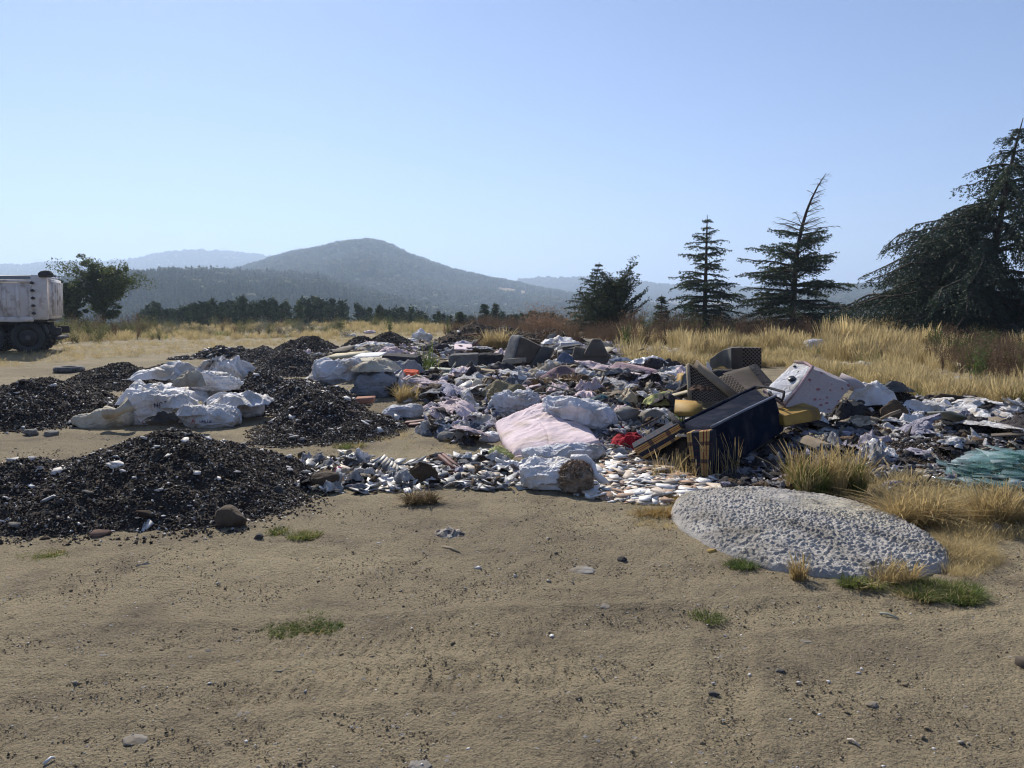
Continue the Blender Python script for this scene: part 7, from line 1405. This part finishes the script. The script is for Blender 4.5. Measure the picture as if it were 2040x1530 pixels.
gscat('sparse_tufts', [(560, 885), (830, 850), (960, 900), (800, 905), (560, 925)], 60, dgs, .06, 'tiny dry tufts on the sand between the heaps', 455)
# ================================================================ LOOSE BITS ON THE SAND
def pebbles():
    rs = np.random.RandomState(71); n = 110000; az = np.radians(rs.uniform(-37, 37, n)); r = 2.2 * (22 / 2.2) ** rs.uniform(0, 1, n) ** .85; x, y = r * np.sin(az), r * np.cos(az); P = np.column_stack([x, y, height(x, y)])
    g = G(1110, 1120); k = rs.rand(n) < np.clip(.35 + 1.1 * vn(P[:, :2] / .8, 3) ** 2 + .5 * np.exp(-((x - g[0]) ** 2 + (y - g[1]) ** 2) / 1.2), 0, 1); P = P[k]; r = r[k]; n = len(P)
    mp = [M('sand_grain', (.23, .18, .115), (.15, .12, .08), 9, .95, rnd=.4), M('pale_grain', (.50, .46, .40), (.40, .36, .30), 9, .9, rnd=.3)]
    lib = [mesh_of('pebble', *chip(80 + q, .6), mp[0]) for q in range(6)] + [mesh_of('pebble', *chip(90, .5), mp[1]), mesh_of('pebble', *chip(92, .7), mp[0])]
    s = .006 + .011 * rs.uniform(0, 1, n) ** 4 * (1 + (rs.rand(n) < .03) * 1.6); s *= np.interp(r, [2, 8, 20], [.9, 1.3, 2.2]); tag(scatter('gravel', lib, P, rand_rots(rs, n, .5), s, seed=5), 'fine gravel and pebbles over the sandy ground', 'gravel')
    k = 900; az = np.radians(rs.uniform(-37, 37, k)); r = 2.4 * 6 ** rs.uniform(0, 1, k); x, y = r * np.sin(az), r * np.cos(az); tag(scatter('white_flecks', ch_wh + ch_gr[:2] + ch_bl[:1], np.column_stack([x, y, height(x, y) + .003]), rand_rots(rs, k, .3), .008 + .02 * rs.uniform(0, 1, k) ** 4, seed=6), 'white flecks of plaster on the sand', 'gravel')
pebbles()
soft('sheet', 893, 1068, 58, 18, 'crumpled dark and white cloth scrap alone on the sand below the tile strip', 'cloth scrap', fab('dirty_striped_cloth', (.50, .45, .38), (.10, .08, .07), .002, 60, sc=14), 161, .55, cr=.12, n=34, name='cloth_scrap')
def stick(a, b_, r_, mat, label, nm='stick', cat='stick', dz=.008):
    p0, p1 = G(*a), G(*b_); v_, f_ = tube([p0 + [0, 0, dz], (p0 + p1) / 2 + [0, .01, dz + .006], p1 + [0, 0, dz]], [r_, r_ * .9, r_ * .6], 6); tag(wpart(nm, v_, f_, mat, None), label, cat)
stick((883, 1092), (916, 1104), .010, m_wood, 'short wooden stick below the crumpled cloth scrap'); stick((1752, 1224), (1790, 1235), .006, m_gboard, 'thin grey stick on the sand in front of the concrete'); stick((1688, 1478), (1712, 1490), .006, m_tilec, 'pale splinter low on the right sand'); stick((88, 1526), (110, 1514), .006, m_tilew, 'white plastic stick at the bottom left corner')
plate('pale broken bark-like splinter on the sand in front of the nearest black heap', [(270, 1127), (300, 1123), (318, 1112), (330, 1110), (322, 1106), (300, 1108), (280, 1117)], 4.62, .012, m_tilec, .02, 'splinter', 'splinter'); plate('flat wood splinter in the lower left sand', [(180, 1324), (216, 1320), (222, 1313), (198, 1312)], 3.35, .008, m_gboard, .015, 'splinter', 'splinter')
n = 26; a = np.arange(n) / n * 6.2832; b = G(560, 1336); prof = [(.020, 0), (.0245, .004), (.020, .008), (.0165, .004)]; V = np.concatenate([np.column_stack([b[0] + r * np.cos(a), b[1] + r * 1.15 * np.sin(a), np.full(n, b[2] + h + .004)]) for r, h in prof]); i = np.arange(4)[:, None] * n; j = np.arange(n)[None]
tag(wpart('metal_ring', V, [np.stack([i + j, i + (j + 1) % n, (i + n) % (4 * n) + (j + 1) % n, (i + n) % (4 * n) + j], -1).reshape(-1, 4)], m_card, None, True), 'small pale ring lying on the lower left sand', 'ring')
b = G(2034, 1330); V, Fs = box(.11, .07, .045, (b[0] + .04, b[1], b[2] + .02), (0, .1, .3), .006); tag(wpart('brick', V, Fs, m_brownp, None), 'dark brown brick piece cut by the right edge', 'brick'); b = G(1938 + 57, 1072); 
soft('sheet', 2010, 1240, 28, 12, 'crumpled white paper on the sand at the right edge', 'paper', f_white, 162, .8, cr=.1, n=24, name='paper_scrap'); soft('sheet', 1775 + 165, 1166, 14, 8, 'tiny white paper in the green grass patch', 'paper', f_white, 163, .8, cr=.1, n=12, name='paper_scrap')
for q, (px, py, w_, lb) in enumerate(((931, 1410, 22, 'small white shell-like scrap low in the middle of the sand'), (1189, 1466, 10, 'tiny white stub on the sand below the middle'), (1592, 1361, 15, 'tiny white stub on the right of the sand'), (1708, 1342, 16, 'pinkish scrap on the sand at the right'), (418, 1362, 13, 'small pinkish white chip lower left'), (434, 1368, 11, 'tiny black chip beside the pinkish chip'), (1420, 1362, 14, 'thin white scrap above the dark clod'), (755, 1083, 16, 'small white flake on the sand below the brown uprooted tuft'), (952, 1132, 24, 'pale flake on the sand below the short stick'), (398, 1228, 9, 'tiny white chip left of the green weed patch'), (1760, 1528, 14, 'white chip at the bottom edge, right side'), (1100, 1268, 18, 'whitish scrap on the gravelly sand'), (25, 1448, 10, 'tiny pink chip at the lower left edge'))):
    b = G(px, py); m_ = b[1] / F; o = link('chip', [ch_wh[q % 6], ch_bl[0]][q == 5], None, (b[0], b[1], b[2] + .004), (.1, .1, q), (w_ * m_, w_ * m_, w_ * m_)); tag(o, lb, 'chip')
